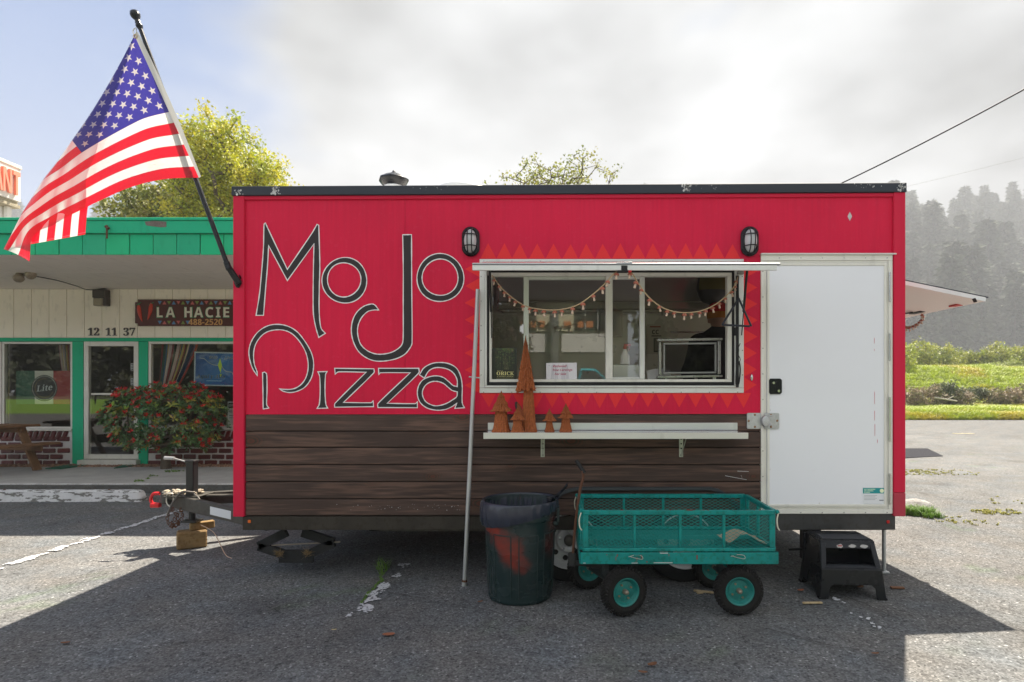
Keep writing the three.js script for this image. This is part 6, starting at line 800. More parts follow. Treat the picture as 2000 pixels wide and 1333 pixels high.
  cp('corner_hook', [[X0 - 0.01, Z0 + 0.01], [X0 - 0.02, Z1], [X1 + 0.02, Z0 + 0.01]].map(([x, z]) => tube([V(x, YT + 0.0, z), V(x - 0.012, YT - 0.04, z + 0.008), V(x - 0.008, YT - 0.09, z + 0.008), V(x + 0.004, YT - 0.11, z + 0.006)], 0.0042, 20, 6)), mat([0.62, 0.58, 0.46], 0.5)); cp('corner_knob', [new THREE.SphereGeometry(0.014, 10, 8).translate(X1 + 0.014, YT + 0.004, Z0 + 0.004), new THREE.SphereGeometry(0.014, 10, 8).translate(X0 - 0.014, YT + 0.004, Z1)], M.teal);
  cp('rust_spot', [...(() => { const r9 = rngOf(29), g = []; for (let i = 0; i < 26; i++) { const x = mix(X0, X1, r9()), top = r9() < 0.5, w = 0.004 + 0.012 * r9() * r9(); g.push(top ? bx2(x, YT + 0.0143, Z0 - 0.012, x + w, YT + 0.0152, Z0 + 0.0122 * r9(), 0.0002) : bx2(x, 0.345 + 0.06 * r9(), Z0 + 0.0181, x + w, 0.352 + 0.06 * r9(), Z0 + 0.0186, 0.0001)); } return g; })(), bx2(0.83, YT + 0.0145, Z0 - 0.01, 0.87, YT + 0.0165, Z0 + 0.0125), bx2(1.29, YT + 0.0145, Z0 - 0.006, 1.305, YT + 0.0162, Z0 + 0.006)], mat([0.25, 0.05, 0.03], 0.8));
  cp('paint_chip', [[0.175, 0.343, 0.19], [0.66, 0.405, 0.71], [0.62, 0.345, 0.74], [0.48, 0.343, 0.52]].map(([x, y, x1]) => bx2(x, y, Z0 + 0.0181, x1, y + 0.005, Z0 + 0.0188, 0.0001)), M.chip);
  // wheels
  function wheel(x, z, turn) {
    const w = new THREE.Group(); w.name = 'wheel'; w.position.set(x - o.position.x, 0.158, z - o.position.z); w.rotation.y = turn; o.add(w); const R = 0.148, h = 0.042;
    const ty = lathe([[0.088, -0.030], [0.096, -0.040], [0.118, -h - 0.003], [0.136, -h + 0.004], [R - 0.002, -0.024], [R, 0], [R - 0.002, 0.024], [0.136, h - 0.004], [0.118, h + 0.003], [0.096, 0.040], [0.088, 0.030]], 48); ty.rotateX(Math.PI / 2); const tr = [];
    for (let i = 0; i < 40; i++) for (let j = -2; j <= 2; j++) { const a = (i + (j % 2 ? 0.5 : 0)) / 40 * 6.283, rr = R - (Math.abs(j) === 2 ? 0.010 : Math.abs(j) === 1 ? 0.0005 : -0.002), g = cbox(0.0135, 0.012, Math.abs(j) === 2 ? 0.02 : 0.0135, 0, 0, 0, 0.003); if (Math.abs(j) === 2) g.rotateX(-Math.sign(j) * -0.75); g.translate(0, rr + 0.003, j * 0.0175 * (Math.abs(j) === 2 ? 1.02 : 1)); g.rotateZ(a); tr.push(g); }
    part('tyre', [ty, ...tr], mat([0.016, 0.015, 0.0145], 0.85, 0, { map: T.worn, specularIntensity: 0.4 }), w);
    const rim = lathe([[0.0, 0.012], [0.03, 0.012], [0.033, 0.016], [0.062, 0.010], [0.070, 0.012], [0.078, 0.034], [0.088, 0.041], [0.092, 0.038], [0.088, 0.028], [0.072, 0.0], [0.072, -0.02], [0.09, -0.036]], 40); rim.rotateX(Math.PI / 2); part('rim', rim, mat([0.008, 0.20, 0.18], 0.45, 0, { map: T.worn }), w);
    const hb = lathe([[0.017, 0.01], [0.017, 0.036], [0.012, 0.04], [0.011, 0.052], [0, 0.052]], 14); hb.rotateX(Math.PI / 2); part('hub', [hb, rod(V(0, 0, -0.06), V(0, 0, 0.01), 0.012)], mat([0.30, 0.25, 0.19], 0.5, 0.6), w);
    part('bolt', [0, 1, 2, 3].map((i) => { const a = i * 1.5708 + 0.5, g = new THREE.CylinderGeometry(0.0065, 0.0065, 0.012, 6); g.rotateX(Math.PI / 2); g.translate(0.048 * Math.cos(a), 0.048 * Math.sin(a), 0.018); return g; }), mat([0.30, 0.22, 0.14], 0.5, 0.6), w);
  }
  const sa = 0.38; wheel(0.435, -3.82, sa); wheel(0.235, -4.34, sa); wheel(1.172, -3.84, 0); wheel(1.15, -4.36, 0);
  cp('axle', [rod(V(0.42, 0.158, -3.86), V(0.25, 0.158, -4.30), 0.014), bar(V(0.40, 0.20, -3.92), V(0.27, 0.20, -4.24), 0.03, 0.05), rod(V(0.335, 0.2, -4.08), V(0.335, 0.39, -4.08), 0.03), rod(V(1.172, 0.158, -3.86), V(1.15, 0.158, -4.32), 0.014), bar(V(1.17, 0.19, -3.93), V(1.16, 0.19, -4.27), 0.03, 0.05), bar(V(1.165, 0.2, -3.95), V(1.10, 0.37, -3.97), 0.035, 0.006), bar(V(1.165, 0.2, -4.25), V(1.10, 0.37, -4.23), 0.035, 0.006)], mat([0.032, 0.040, 0.040], 0.6, 0.2, { map: T.worn }));
  const hb = V(0.115, 0.30, -4.02), ht = V(0.178, 0.915, -4.03); cp('tongue', [bar(V(0.33, 0.235, -4.08), V(0.11, 0.285, -4.02), 0.03, 0.03), bx2(0.085, 0.255, -4.05, 0.135, 0.345, -4.0, 0.008)], mat([0.03, 0.03, 0.03], 0.6, 0.3));
  cp('handle', tube([hb, V(0.125, 0.45, -4.02), V(0.14, 0.60, -4.01), V(0.165, 0.78, -4.0), V(0.185, 0.86, -4.0), V(0.178, 0.90, -4.0)], 0.0095, 40, 9), M.rust); cp('handle_grip', rod(V(0.192, 0.885, -4.0), V(0.14, 0.965, -4.03), 0.014, 0.013, 12), M.black);
  { const g = new THREE.PlaneGeometry(0.26, 0.24, 16, 12), q = g.attributes.position; for (let i = 0; i < q.count; i++) { const x = q.getX(i), y = q.getY(i); q.setXYZ(i, x * (1 + 0.2 * fbm3(y * 9, 1, 2, 2)), 0.02 + 0.09 * Math.exp(-((x + 0.01) * (x + 0.01)) * 120) * (0.7 + y) + 0.02 * fbm3(x * 14, y * 14, 3, 3), y + 0.02 * fbm3(x * 12, 5, y * 12, 2)); } g.computeVertexNormals(); const s = solo('crumpled_sack', g, mat([0.40, 0.32, 0.22], 0.85), 'crumpled tan paper sack lying in the right end of the cart', 'sack'); s.position.set(1.24, 0.415, -3.98); }
}
// step stool
{
  const o = thing('step_stool', 'black plastic two step stool in front of the white door', 'step stool', V(2.055, 0, -4.32), null, -0.06), m = M.plasticBlack, zf = 0.21, zb = -0.20, W0 = 0.225, W1 = 0.185, hT = 0.385, hS = 0.205, ym = (y) => mix(W0, W1, y / hT);
  const sidep = (s) => { const prof = [[zf, 0], [zf - 0.018, hS], [zf - 0.03, hS + 0.006], [zf - 0.10, hT - 0.008], [zf - 0.115, hT], [zb + 0.05, hT], [zb + 0.035, hT - 0.008], [zb, 0], [zb + 0.05, 0], [zb + 0.085, 0.05], [zf - 0.10, 0.05], [zf - 0.05, 0]], g = plate(prof, 0.012, 0, 0.002), p = g.attributes.position; for (let i = 0; i < p.count; i++) { const z = p.getX(i), y = p.getY(i), k = p.getZ(i); p.setXYZ(i, s * (ym(y) - k), y, z); } g.computeVertexNormals(); return g; };
  part('side_panel', sidep(-1), m, o); part('side_panel', sidep(1), m, o);
  const slab = (x, y0, y1, za, zc, n) => part(n, cbox(2 * x, y1 - y0, za - zc, 0, (y0 + y1) / 2, (za + zc) / 2, 0.012), m, o);
  slab(W1 + 0.002, hT - 0.028, hT + 0.004, zf - 0.098, zb + 0.035, 'top_step'); slab(ym(hS) + 0.004, hS - 0.026, hS + 0.006, zf - 0.012, zf - 0.165, 'lower_step');
  const leaf = (y0, y1, z0, z1, cut) => { const pts = []; for (const [y, s] of [[y0, -1], [y1, -1], [y1, 1], [y0, 1]]) pts.push([s * (ym(y) - 0.001), y]); if (cut) pts.push([ym(0) - 0.062, 0], [ym(0) - 0.072, 0.075], [ym(0) - 0.095, 0.098], [-ym(0) + 0.095, 0.098], [-ym(0) + 0.072, 0.075], [-ym(0) + 0.062, 0]); const g = plate(pts, 0.012, 0, 0.003), p = g.attributes.position; for (let i = 0; i < p.count; i++) { const y = p.getY(i); p.setZ(i, p.getZ(i) + mix(z0, z1, (y - y0) / (y1 - y0)) - 0.006); } g.computeVertexNormals(); return muv(g); };
  part('front_apron', leaf(hT - 0.055, hT - 0.005, zf - 0.083, zf - 0.098), m, o); part('front_leg', leaf(0, hS - 0.004, zf - 0.002, zf - 0.018, true), m, o);
  part('front_pillar', [-1, 1].map((s) => { const pts = [[s * (ym(hS) - 0.002), hS], [s * (ym(hT) - 0.002), hT - 0.02], [s * (ym(hT) - 0.036), hT - 0.02], [s * (ym(hS) - 0.036), hS]]; const g = plate(s > 0 ? pts : pts.reverse(), 0.014, 0, 0.002), p = g.attributes.position; for (let i = 0; i < p.count; i++) { const y = p.getY(i); p.setZ(i, p.getZ(i) + mix(zf - 0.034, zf - 0.099, (y - hS) / (hT - hS)) - 0.006); } g.computeVertexNormals(); return muv(g); }), m, o);
  part('added_back_panel', cbox(2 * W0 - 0.03, hT - 0.02, 0.01, 0, hT / 2, zb + 0.05), m, o); part('foot_pad', [-1, 1].flatMap((s) => [cbox(0.05, 0.014, 0.04, s * (W0 - 0.02), 0.007, zf - 0.012, 0.004), cbox(0.05, 0.014, 0.05, s * (W0 - 0.02), 0.007, zb + 0.022, 0.004)]), M.rubber, o);  // back panel added so that the opening between the steps stays dark
  part('tread_mat', [cbox(2 * W1 - 0.05, 0.004, 0.14, 0, hT + 0.0055, zf - 0.175, 0.001), cbox(2 * ym(hS) - 0.05, 0.004, 0.075, 0, hS + 0.0075, zf - 0.055, 0.001)], mat([0.028, 0.031, 0.038], 0.85, 0, { bumpMap: again(T.fine, 0.1, 0.1), bumpScale: 0.002 }), o);
  const r = rngOf(12), rag = (x, w, h) => { const q = []; for (let i = 0; i < 14; i++) { const a = i / 14 * 6.283, k = 0.8 + 0.35 * r(); q.push([x + w * Math.cos(a) * k, hT - 0.038 + h * Math.sin(a) * k]); } const g = plate(q, 0.0012, zf - 0.0805), p = g.attributes.position; for (let i = 0; i < p.count; i++) p.setZ(i, p.getZ(i) + (hT - 0.038 - p.getY(i)) * 0.28); return muv(g); };
  part('worn_sticker', [rag(-0.055, 0.022, 0.013), rag(0.03, 0.026, 0.011), rag(0.11, 0.03, 0.012)], mat([0.50, 0.48, 0.47], 0.8), o, 'remains of pale stickers'); part('red_mark', (() => { const g = cbox(0.028, 0.008, 0.001, -0.055, hT - 0.036, zf - 0.0785, 0.0002); return g; })(), mat([0.45, 0.05, 0.05], 0.7), o);
}
// stone by the weeds, litter on the asphalt
{ const g = new THREE.IcosahedronGeometry(1, 3), p = g.attributes.position; for (let i = 0; i < p.count; i++) { const v = V().fromBufferAttribute(p, i), k = 1 + 0.25 * fbm3(v.x * 1.5, v.y * 1.5, v.z * 1.5, 4); p.setXYZ(i, v.x * 0.24 * k, Math.max(-0.02, v.y * 0.12 * k), v.z * 0.15 * k); } g.computeVertexNormals(); const o = solo('stone', g, mat([0.30, 0.295, 0.29], 0.95, 0, { map: T.worn, bumpMap: T.fine, bumpScale: 0.006 }), 'grey stone behind the bright green weeds right of the trailer', 'stone'); o.position.copy(G(1786, 998)).setY(0.02); }
{
  const brown = mat([0.16, 0.068, 0.030], 0.8, 0, { map: T.worn }), tan = mat([0.44, 0.34, 0.20], 0.85, 0, { map: T.worn });
  const leaf = (label, px, py, l, w, turn, m = brown, curl = 0.35) => { const g = new THREE.PlaneGeometry(l, w, 10, 6), p = g.attributes.position; for (let i = 0; i < p.count; i++) { const x = p.getX(i) / l * 2, y = p.getY(i) / w * 2; p.setXYZ(i, x * l / 2, 0.004 + curl * w * (y * y * 0.4 + x * x * 0.35), y * w / 2 * Math.sqrt(Math.max(0, 1 - x * x))); } g.computeVertexNormals(); const o = solo('fallen_leaf', g, m, label, 'leaf'); o.position.copy(G(px, py)).setY(0.006); o.rotation.y = turn; };
  leaf('flat brown leaf on the asphalt left of the worn paint in the middle foreground', 759, 1243, 0.075, 0.042, 0.1, mat([0.26, 0.095, 0.045], 0.8), 0.12); leaf('brown leaf curled up at the bottom edge of the photo', 1274, 1303, 0.06, 0.035, 0.5); leaf('brown leaf near the bottom edge, just left of the curled one', 1256, 1318, 0.05, 0.025, -0.3); leaf('small orange brown leaf just left of the step stool', 1564, 1157, 0.05, 0.035, 0.3, mat([0.30, 0.10, 0.045], 0.8)); leaf('brown leaf at the lower left of the asphalt', 127, 1260, 0.05, 0.025, 0.2); leaf('dark leaf on the shaded asphalt below the step stool', 1710, 1281, 0.045, 0.022, 0.1); leaf('small brown leaf by the foot of the trash can', 938, 1179, 0.04, 0.022, 0.6);
  leaf('yellowish leaf lying left of the worn parking line', 652, 1234, 0.032, 0.014, 0.1, mat([0.42, 0.34, 0.16], 0.8));
  const chip = (label, px, py, l, w, turn, m = tan, name = 'wood_chip') => { const o = solo(name, cbox(l, 0.012, w, 0, 0.006, 0, 0.004), m, label, 'wood chip'); o.position.copy(G(px, py)).setY(0.004); o.rotation.y = turn; };
  chip('long pale splinter of wood in front of the step stool', 1587, 1181, 0.135, 0.022, 0.03); chip('brown piece of bark right of the step stool', 1753, 1151, 0.095, 0.035, -0.1, brown); chip('tan splinter below the cart between its right wheels', 1376, 1159, 0.15, 0.025, -0.35); chip('small pale chip beside the splinter below the cart', 1367, 1161, 0.045, 0.03, 0.2); chip('small bark chip under the step stool', 1681, 1149, 0.05, 0.02, 0.3, brown); chip('pale scrap far out on the sunlit asphalt', 1882, 848, 0.7, 0.12, 0, mat([0.5, 0.45, 0.3], 0.9));
}
// overhead wires
{
  const span = (a, b, sag, r, m, label) => { const p = []; for (let i = 0; i <= 24; i++) { const t = i / 24, q = a.clone().lerp(b, t); q.y -= sag * 4 * t * (1 - t); p.push(q); } solo('overhead_wire', tube(p, r, 120, 6), m, label, 'wire'); };
  span(P(1640, 360, 6.7), P(2000, 155, 5.6).lerp(P(1640, 360, 6.7), -1.4), 0.10, 0.0075, M.black, 'black twisted wire running from the trailer roof up to the right edge');
  span(P(1500, 425, 62), P(2200, 255, 62), 0.3, 0.011, mat([0.25, 0.25, 0.25], 0.7), 'thin faint wire far behind, above the wooded hill');
}

// ------------------------------------------------------------------ the restaurant on the left
const font = await new FontLoader().loadAsync('fonts/droid/droid_serif_bold.typeface.json'), fontS = await new FontLoader().loadAsync('fonts/droid/droid_sans_bold.typeface.json');
{
  const ZW = 10.7, bz = -ZW, wx = (px) => gx(px, ZW), wy = (py) => gy(py, ZW), XL = -13.2, XR = 0.6, SOF = 3.26, ZE = -8.03, YB = 0.10;
  const o = thing('restaurant_building', 'low restaurant building with green fascia, cream boards and brick base', 'building', V(-6, 0, -12)), bp = (n, g, m, l) => wpart(n, g, m, o, l);
  const green = mat([0.013, 0.39, 0.21], 0.65, 0, { map: T.grime, specularIntensity: 0.4 }), cream = mat([0.84, 0.78, 0.67], 0.75, 0, { map: T.grime, bumpMap: again(T.fine, 0.3, 0.8), bumpScale: 0.001 }), frame = mat([0.62, 0.60, 0.56], 0.5, 0.1, { map: T.grime });
  // eaves: upper board, panels below it, soffit, roof
  bp('fascia_board', [bx2(XL, gy(456, 8.0), ZE + 0.002, XR, gy(432, 8.0), ZE + 0.045, 0.004)], green); bp('fascia_cap', bx2(XL, gy(431.6, 8.0), ZE - 0.05, XR, gy(426, 8.0), ZE + 0.06, 0.006), green);
  for (let i = 0; i < 44; i++) { const x = wx(0) * 0 + gx(69 - 46 * 14 + i * 46, 8.03); if (x > XL && x < XR - 0.3) bp('fascia_panel', bx2(x + 0.004, SOF + 0.002, ZE - 0.012, x + 0.311, gy(456.5, 8.0), ZE + 0.004 + 0.003 * ((i * 7) % 3), 0.004), mat([0.012 + 0.004 * ((i * 5) % 3), 0.37 + 0.02 * ((i * 3) % 4), 0.20], 0.65, 0, { map: T.grime, specularIntensity: 0.4 })); }
  { const g = fbm3; const p = [[282, 433], [300, 431.5], [324, 433], [324, 443.5], [312, 444], [303, 443], [294, 442], [284, 440]]; bp('bare_patch', plate(p.map(([x, y]) => [gx(x, 7.98), gy(y, 7.98)]), 0.002, ZE + 0.0455), mat([0.17, 0.14, 0.125], 0.9, 0, { map: T.worn }), 'bare spot where the green paint has come off'); }
  bp('rusty_hook', [rod(P(208, 440, 7.95), P(208, 466, 7.95), 0.012), rod(P(206, 442, 7.95), P(211, 447, 7.95), 0.02)], M.rust);
  bp('soffit', [bx2(XL, SOF, bz, XR, SOF + 0.03, -9.22, 0.002), bx2(XL, SOF + 0.001, -9.214, XR, SOF + 0.03, ZE - 0.013, 0.002)], mat([0.80, 0.75, 0.69], 0.8, 0, { map: T.grime })); bp('roof', bx2(XL, SOF + 0.1, -18, XR, gy(429, 8.0) - 0.02, ZE - 0.06), mat([0.22, 0.21, 0.20], 0.9));
  // boards over the openings
  for (let i = 0; i < 46; i++) { const x = wx(26 - 34.5 * 14 + i * 34.5); if (x > XL && x + 0.31 < XR) bp('wall_board', bx2(x + 0.003, wy(660), bz - 0.02, x + 0.3125, SOF - 0.001, bz + 0.0015 * ((i * 5) % 3), 0.004), cream); }
  bp('wall_backing', [bx2(XL, wy(660), bz - 0.10, XR, SOF, bz - 0.022)], mat([0.20, 0.12, 0.09], 0.9));
  bp('header_trim', bx2(XL, wy(667.5), bz - 0.06, XR, wy(660.3), bz + 0.012, 0.003), green);
  for (const [a, b] of [[141, 162.5], [270.5, 288.5]]) bp('green_post', bx2(wx(a), YB, bz - 0.06, wx(b), wy(668), bz + 0.010, 0.003), green);
  // glazed openings
  function glazed(name, x0, x1, y0, y1, w, z, sill) { const g = new THREE.Group(); g.name = name; o.add(g); const F = (a, b, c, d) => bx2(wx(a), wy(d), z - 0.05, wx(c), wy(b), z + 0.018, 0.003); wpart('frame', [F(x0, y0, x1, y0 + w), F(x0, y1 - w, x1, y1), F(x0, y0 + w + 0.1, x0 + w, y1 - w - 0.1), F(x1 - w, y0 + w + 0.1, x1, y1 - w - 0.1)], frame, g); const q = quad(wx(x1 - w) - wx(x0 + w), wy(y0 + w) - wy(y1 - w)); q.translate((wx(x0) + wx(x1)) / 2, (wy(y0) + wy(y1)) / 2, z); wpart('pane', q, mat([0.86, 0.90, 0.86], 0.01, 0, { transmission: 1, thickness: 0, ior: 1.9 }), g); if (sill) wpart('sill', bx2(wx(x0) - 0.01, wy(y1 + 4), z - 0.06, wx(x1) + 0.01, wy(y1) - 0.002, z + 0.05, 0.004), frame, g); return g; }
  glazed('window', 3, 140.5, 668, 838, 4, bz - 0.02, true); glazed('window', -145, 1.5, 668, 838, 4, bz - 0.02, true); glazed('window', 289, 480, 667, 836, 5, bz - 0.02, true); glazed('window', 481, 640, 667, 836, 5, bz - 0.02, true); bp('wall_backing', [bx2(wx(640.5), YB, bz - 0.1, XR, wy(668), bz - 0.03), bx2(XL, YB, bz - 0.1, wx(-145.5), wy(668), bz - 0.03)], mat([0.16, 0.02, 0.018], 0.6));
  const dg = glazed('door', 163.5, 270, 667.5, 897, 9, bz - 0.01); wpart('push_bar', [bar(P(178, 770, ZW - 0.05), P(262, 770, ZW - 0.05), 0.02, 0.03), rod(P(172, 771, ZW - 0.07), P(172, 790, ZW - 0.07), 0.012)], frame, dg); wpart('threshold', bx2(wx(160), 0.10, bz - 0.04, wx(274), wy(898), bz + 0.12, 0.004), frame, dg);
  { const t = print(64, 160, (c, w, h) => { c.fillStyle = '#9a9c9c'; c.fillRect(0, 0, w, h); c.fillStyle = '#2b2f33'; for (let i = 0; i < 4; i++) c.fillRect(10, 14 + i * 38, 44, 22); }); const s1 = quad(0.05, 0.12); s1.translate(wx(257), wy(746), bz - 0.006); const s2 = quad(0.06, 0.13); s2.translate(wx(257.5), wy(717), bz - 0.006); wpart('sticker', [s1, s2], printed(t), dg); }
  // brick base: painted bricks in thick white joints
  const brickM = [[0.105, 0.012, 0.014], [0.085, 0.010, 0.013], [0.125, 0.016, 0.016], [0.095, 0.014, 0.015]].map((c) => mat(c, 0.35, 0, { bumpMap: T.fine, bumpScale: 0.004 })), r = rngOf(14);
  const bw = 0.222, bh = 0.082, bg = [0, 1, 2].map((k) => { const g = cbox(bw, bh, 0.06, 0, 0, 0, 0.012), p = g.attributes.position; for (let i = 0; i < p.count; i++) { const x = p.getX(i), y = p.getY(i); p.setXYZ(i, x + 0.006 * fbm3(x * 20 + k * 9, y * 20, 1, 2), y + 0.008 * fbm3(x * 14, y * 20 + k * 7, 4, 2), p.getZ(i)); } g.computeVertexNormals(); return g; }), rg = [0, 1].map((k) => { const g = cbox(0.078, 0.145, 0.08, 0, 0, 0, 0.014), p = g.attributes.position; for (let i = 0; i < p.count; i++) p.setX(i, p.getX(i) + p.getY(i) * 0.35); g.computeVertexNormals(); return g; });
  for (const [a, b, top] of [[-110, 140, 841], [288.5, 520, 840]]) {
    const x0 = wx(a), x1 = wx(b), yt = wy(top); bp('mortar', bx2(x0, YB - 0.04, bz - 0.12, x1, yt - 0.012, bz - 0.005, 0.006), mat([0.60, 0.57, 0.57], 0.9, 0, { bumpMap: T.fine, bumpScale: 0.01 }));
    const put = (g, x, y, z) => { const m = new THREE.Mesh(g, brickM[Math.floor(r() * 4)]); shade(m); m.name = 'brick'; m.position.set(x - o.position.x, y - o.position.y, z - o.position.z); m.rotation.z = (r() - 0.5) * 0.05; o.add(m); };
    for (let row = 0; row < 5; row++) { const y = 0.155 + row * 0.107; for (let x = x0 + 0.12 - (row % 2) * 0.125; x < x1 - 0.06; x += 0.252) { if (x < x0 + 0.1) continue; if (x > x1 - 0.115) continue; put(bg[Math.floor(r() * 3)], x + (r() - 0.5) * 0.01, y + (r() - 0.5) * 0.008, bz - 0.018 + 0.008 * r()); } }
    for (let x = x0 + 0.06; x < x1 - 0.05; x += 0.105) put(rg[Math.floor(r() * 2)], x, yt - 0.09, bz - 0.02 + 0.008 * r());
  }
  // room behind the glass
  bp('interior_wall', [bx2(XL, 0.1, -14.5, XR, SOF, -14.45), bx2(XL, 0.1, -14.4, XL + 0.05, SOF, bz - 0.15), bx2(XR - 0.05, 0.1, -14.4, XR, SOF, bz - 0.15)], mat([0.10, 0.085, 0.07], 0.9)); bp('interior_floor', bx2(XL, 0.05, -14.4, XR, 0.1, bz - 0.15), mat([0.08, 0.06, 0.05], 0.8)); bp('interior_ceiling', bx2(XL, SOF + 0.035, -14.4, XR, SOF + 0.06, bz - 0.15), mat([0.3, 0.29, 0.27], 0.9));
  // numbers over the door
  const digits = (txt, px) => { const g = new TextGeometry(txt, { font, size: 0.14, depth: 0.012, curveSegments: 5 }); g.computeBoundingBox(); const w = g.boundingBox.max.x - g.boundingBox.min.x; g.translate(wx(px) - g.boundingBox.min.x - w / 2, wy(656), bz + 0.004); bp('house_number', muv(g), mat([0.035, 0.028, 0.025], 0.5)); }; digits('12', 183); digits('11', 217.5); digits('37', 252.5);
  // sign board over the window
  { const X0 = wx(266), X1 = X0 + 3.35, Y0 = gy(637, ZW - 0.05), Y1 = gy(585, ZW - 0.05), w = X1 - X0, h = Y1 - Y0, c0 = 0.05, s = thing('restaurant_sign', 'dark red wooden sign with chilli peppers and cream lettering over the window', 'sign', V(X0, Y0, bz + 0.012));
    part('board', muv(plate([[c0, 0], [w - c0, 0], [w - c0, c0 * 0.9], [w, c0], [w, h - c0], [w - c0, h - c0 * 0.9], [w - c0, h], [c0, h], [c0, h - c0 * 0.9], [0, h - c0], [0, c0], [c0, c0 * 0.9]], 0.03, 0, 0.004)), mat([0.085, 0.018, 0.014], 0.6), s);
    const ft = (txt, size, x, y, m, n, d = 0.006, z = 0.0305) => { const g = new TextGeometry(txt, { font: fontS, size, depth: d, curveSegments: 5 }); g.translate(x, y, z); part(n, muv(g), m, s); };
    const px2 = (px) => (px - 266) / FPX * (ZW - 0.04), py2 = (py) => (637 - py) / FPX * (ZW - 0.04);
    const gr = mat([0.02, 0.22, 0.09], 0.6), wh = mat([0.72, 0.70, 0.58], 0.6), tn = mat([0.60, 0.33, 0.12], 0.6);
    const word = 'LA HACIENDA', xs = [307, 327, 0, 361, 382, 403, 424, 437, 458, 483, 505]; [...word].forEach((ch, i) => { if (ch === ' ') return; for (const [sz, m, z, dx] of [[0.202, gr, 0.0302, -0.012], [0.178, wh, 0.0335, 0]]) { const g = new TextGeometry(ch, { font: fontS, size: sz, depth: 0.004, curveSegments: 5 }); g.translate(px2(xs[i]) + dx, py2(620) + dx, z); part(m === gr ? 'letter_shadow' : 'letter', muv(g), m, s); } });
    ft('488-2520', 0.105, px2(371), py2(635), tn, 'phone_number');
    const tc = [[0.10, 0.24, 0.45], [0.55, 0.13, 0.12], [0.20, 0.28, 0.06]].map((c) => mat(c, 0.6)); for (let i = 0; i < 22; i++) { const x = px2(311) + i * 0.083, u = i % 2; const tr = (y, n) => part('triangle', muv(plate(u ? [[x, y], [x + 0.07, y], [x + 0.035, y + 0.06]] : [[x, y + 0.06], [x + 0.035, y], [x + 0.07, y + 0.06]], 0.004, 0.0305)), tc[i % 3], s); tr(py2(595)); if (i < 7) tr(py2(633.5)); }
    const pep = (a, sx) => { const g = new THREE.SphereGeometry(1, 18, 14), p = g.attributes.position; for (let i = 0; i < p.count; i++) { const y = p.getY(i), v = (y + 1) / 2; p.setXYZ(i, p.getX(i) * mix(0.012, 0.046, Math.pow(v, 0.7)) + 0.07 * (1 - v) * (1 - v) * sx, y * 0.155, p.getZ(i) * 0.02); } g.computeVertexNormals(); return g.translate(px2(a), py2(612), 0.034); }; part('chilli', pep(274, 0.9), mat([0.55, 0.045, 0.02], 0.5), s); part('chilli', pep(298, -0.9).translate(0, 0.03, 0), mat([0.55, 0.045, 0.02], 0.5), s); part('chilli_stem', [274, 298].flatMap((x) => [0, 1, 2, 3].map((k) => rod(V(px2(x), py2(594), 0.036), V(px2(x) + [-0.04, -0.015, 0.02, 0.045][k], py2(594) + [-0.02, -0.03, -0.03, 0.03][k], 0.036), 0.009, 0.004, 6))), gr, s); }
  // lamps under the eaves
  { const s = thing('flood_lamp', 'pair of aged flood light bulbs on the soffit of the restaurant', 'flood light', P(43, 527, 9.3).setY(SOF)), gm = mat([0.36, 0.31, 0.23], 0.45, 0.3, { map: T.worn }); wpart('base', [lathe([[0, 0], [0.05, 0], [0.05, -0.02], [0.02, -0.03], [0, -0.03]], 20).translate(s.position.x, SOF, s.position.z), tube([V(s.position.x, SOF - 0.02, s.position.z), V(s.position.x - 0.05, SOF - 0.04, s.position.z), P(36, 530, 9.3)], 0.012), tube([V(s.position.x, SOF - 0.02, s.position.z), V(s.position.x + 0.04, SOF - 0.03, s.position.z), P(51, 530, 9.3)], 0.012)], gm, s);
    const bulb = (a, b) => { const g = lathe([[0, 0], [0.024, 0], [0.026, 0.05], [0.04, 0.08], [0.068, 0.14], [0.074, 0.17], [0.06, 0.195], [0, 0.205]], 22), d = V().subVectors(b, a).normalize(); g.applyQuaternion(new THREE.Quaternion().setFromUnitVectors(V(0, 1, 0), d)); g.translate(a.x, a.y, a.z); wpart('bulb', g, gm, s); }; bulb(P(36, 529, 9.3), P(35, 560, 9.15)); bulb(P(50, 530, 9.3), P(80, 552, 9.1));
    solo('lamp_cable', tube([V(s.position.x, SOF - 0.008, s.position.z), P(80, 533, 9.5).setY(SOF - 0.02), P(110, 538, 9.7).setY(SOF - 0.03), P(148, 548, 10.1).setY(SOF - 0.05), P(175, 560, 10.5).setY(SOF - 0.05), P(212, 563, 10.66)], 0.008), M.black, 'dark cable running from the flood lights along the soffit to the box lamp', 'cable');
    const b = thing('box_lamp', 'small dark wall lamp box below the soffit over the door', 'lamp', V(wx(203.5), wy(599), bz + 0.006)), bw2 = wx(216) - wx(191); part('housing', [cbox(bw2, 0.15, 0.14, 0, 0.21, 0.07, 0.01), cbox(bw2 * 0.28, 0.14, 0.10, bw2 * 0.36, 0.07, 0.05, 0.008)], mat([0.05, 0.04, 0.032], 0.6), b); part('lens', cbox(bw2 * 0.70, 0.135, 0.12, -bw2 * 0.14, 0.065, 0.066, 0.012), mat([0.36, 0.31, 0.22], 0.4, 0, { transmission: 0.2, thickness: 0 }), b); }
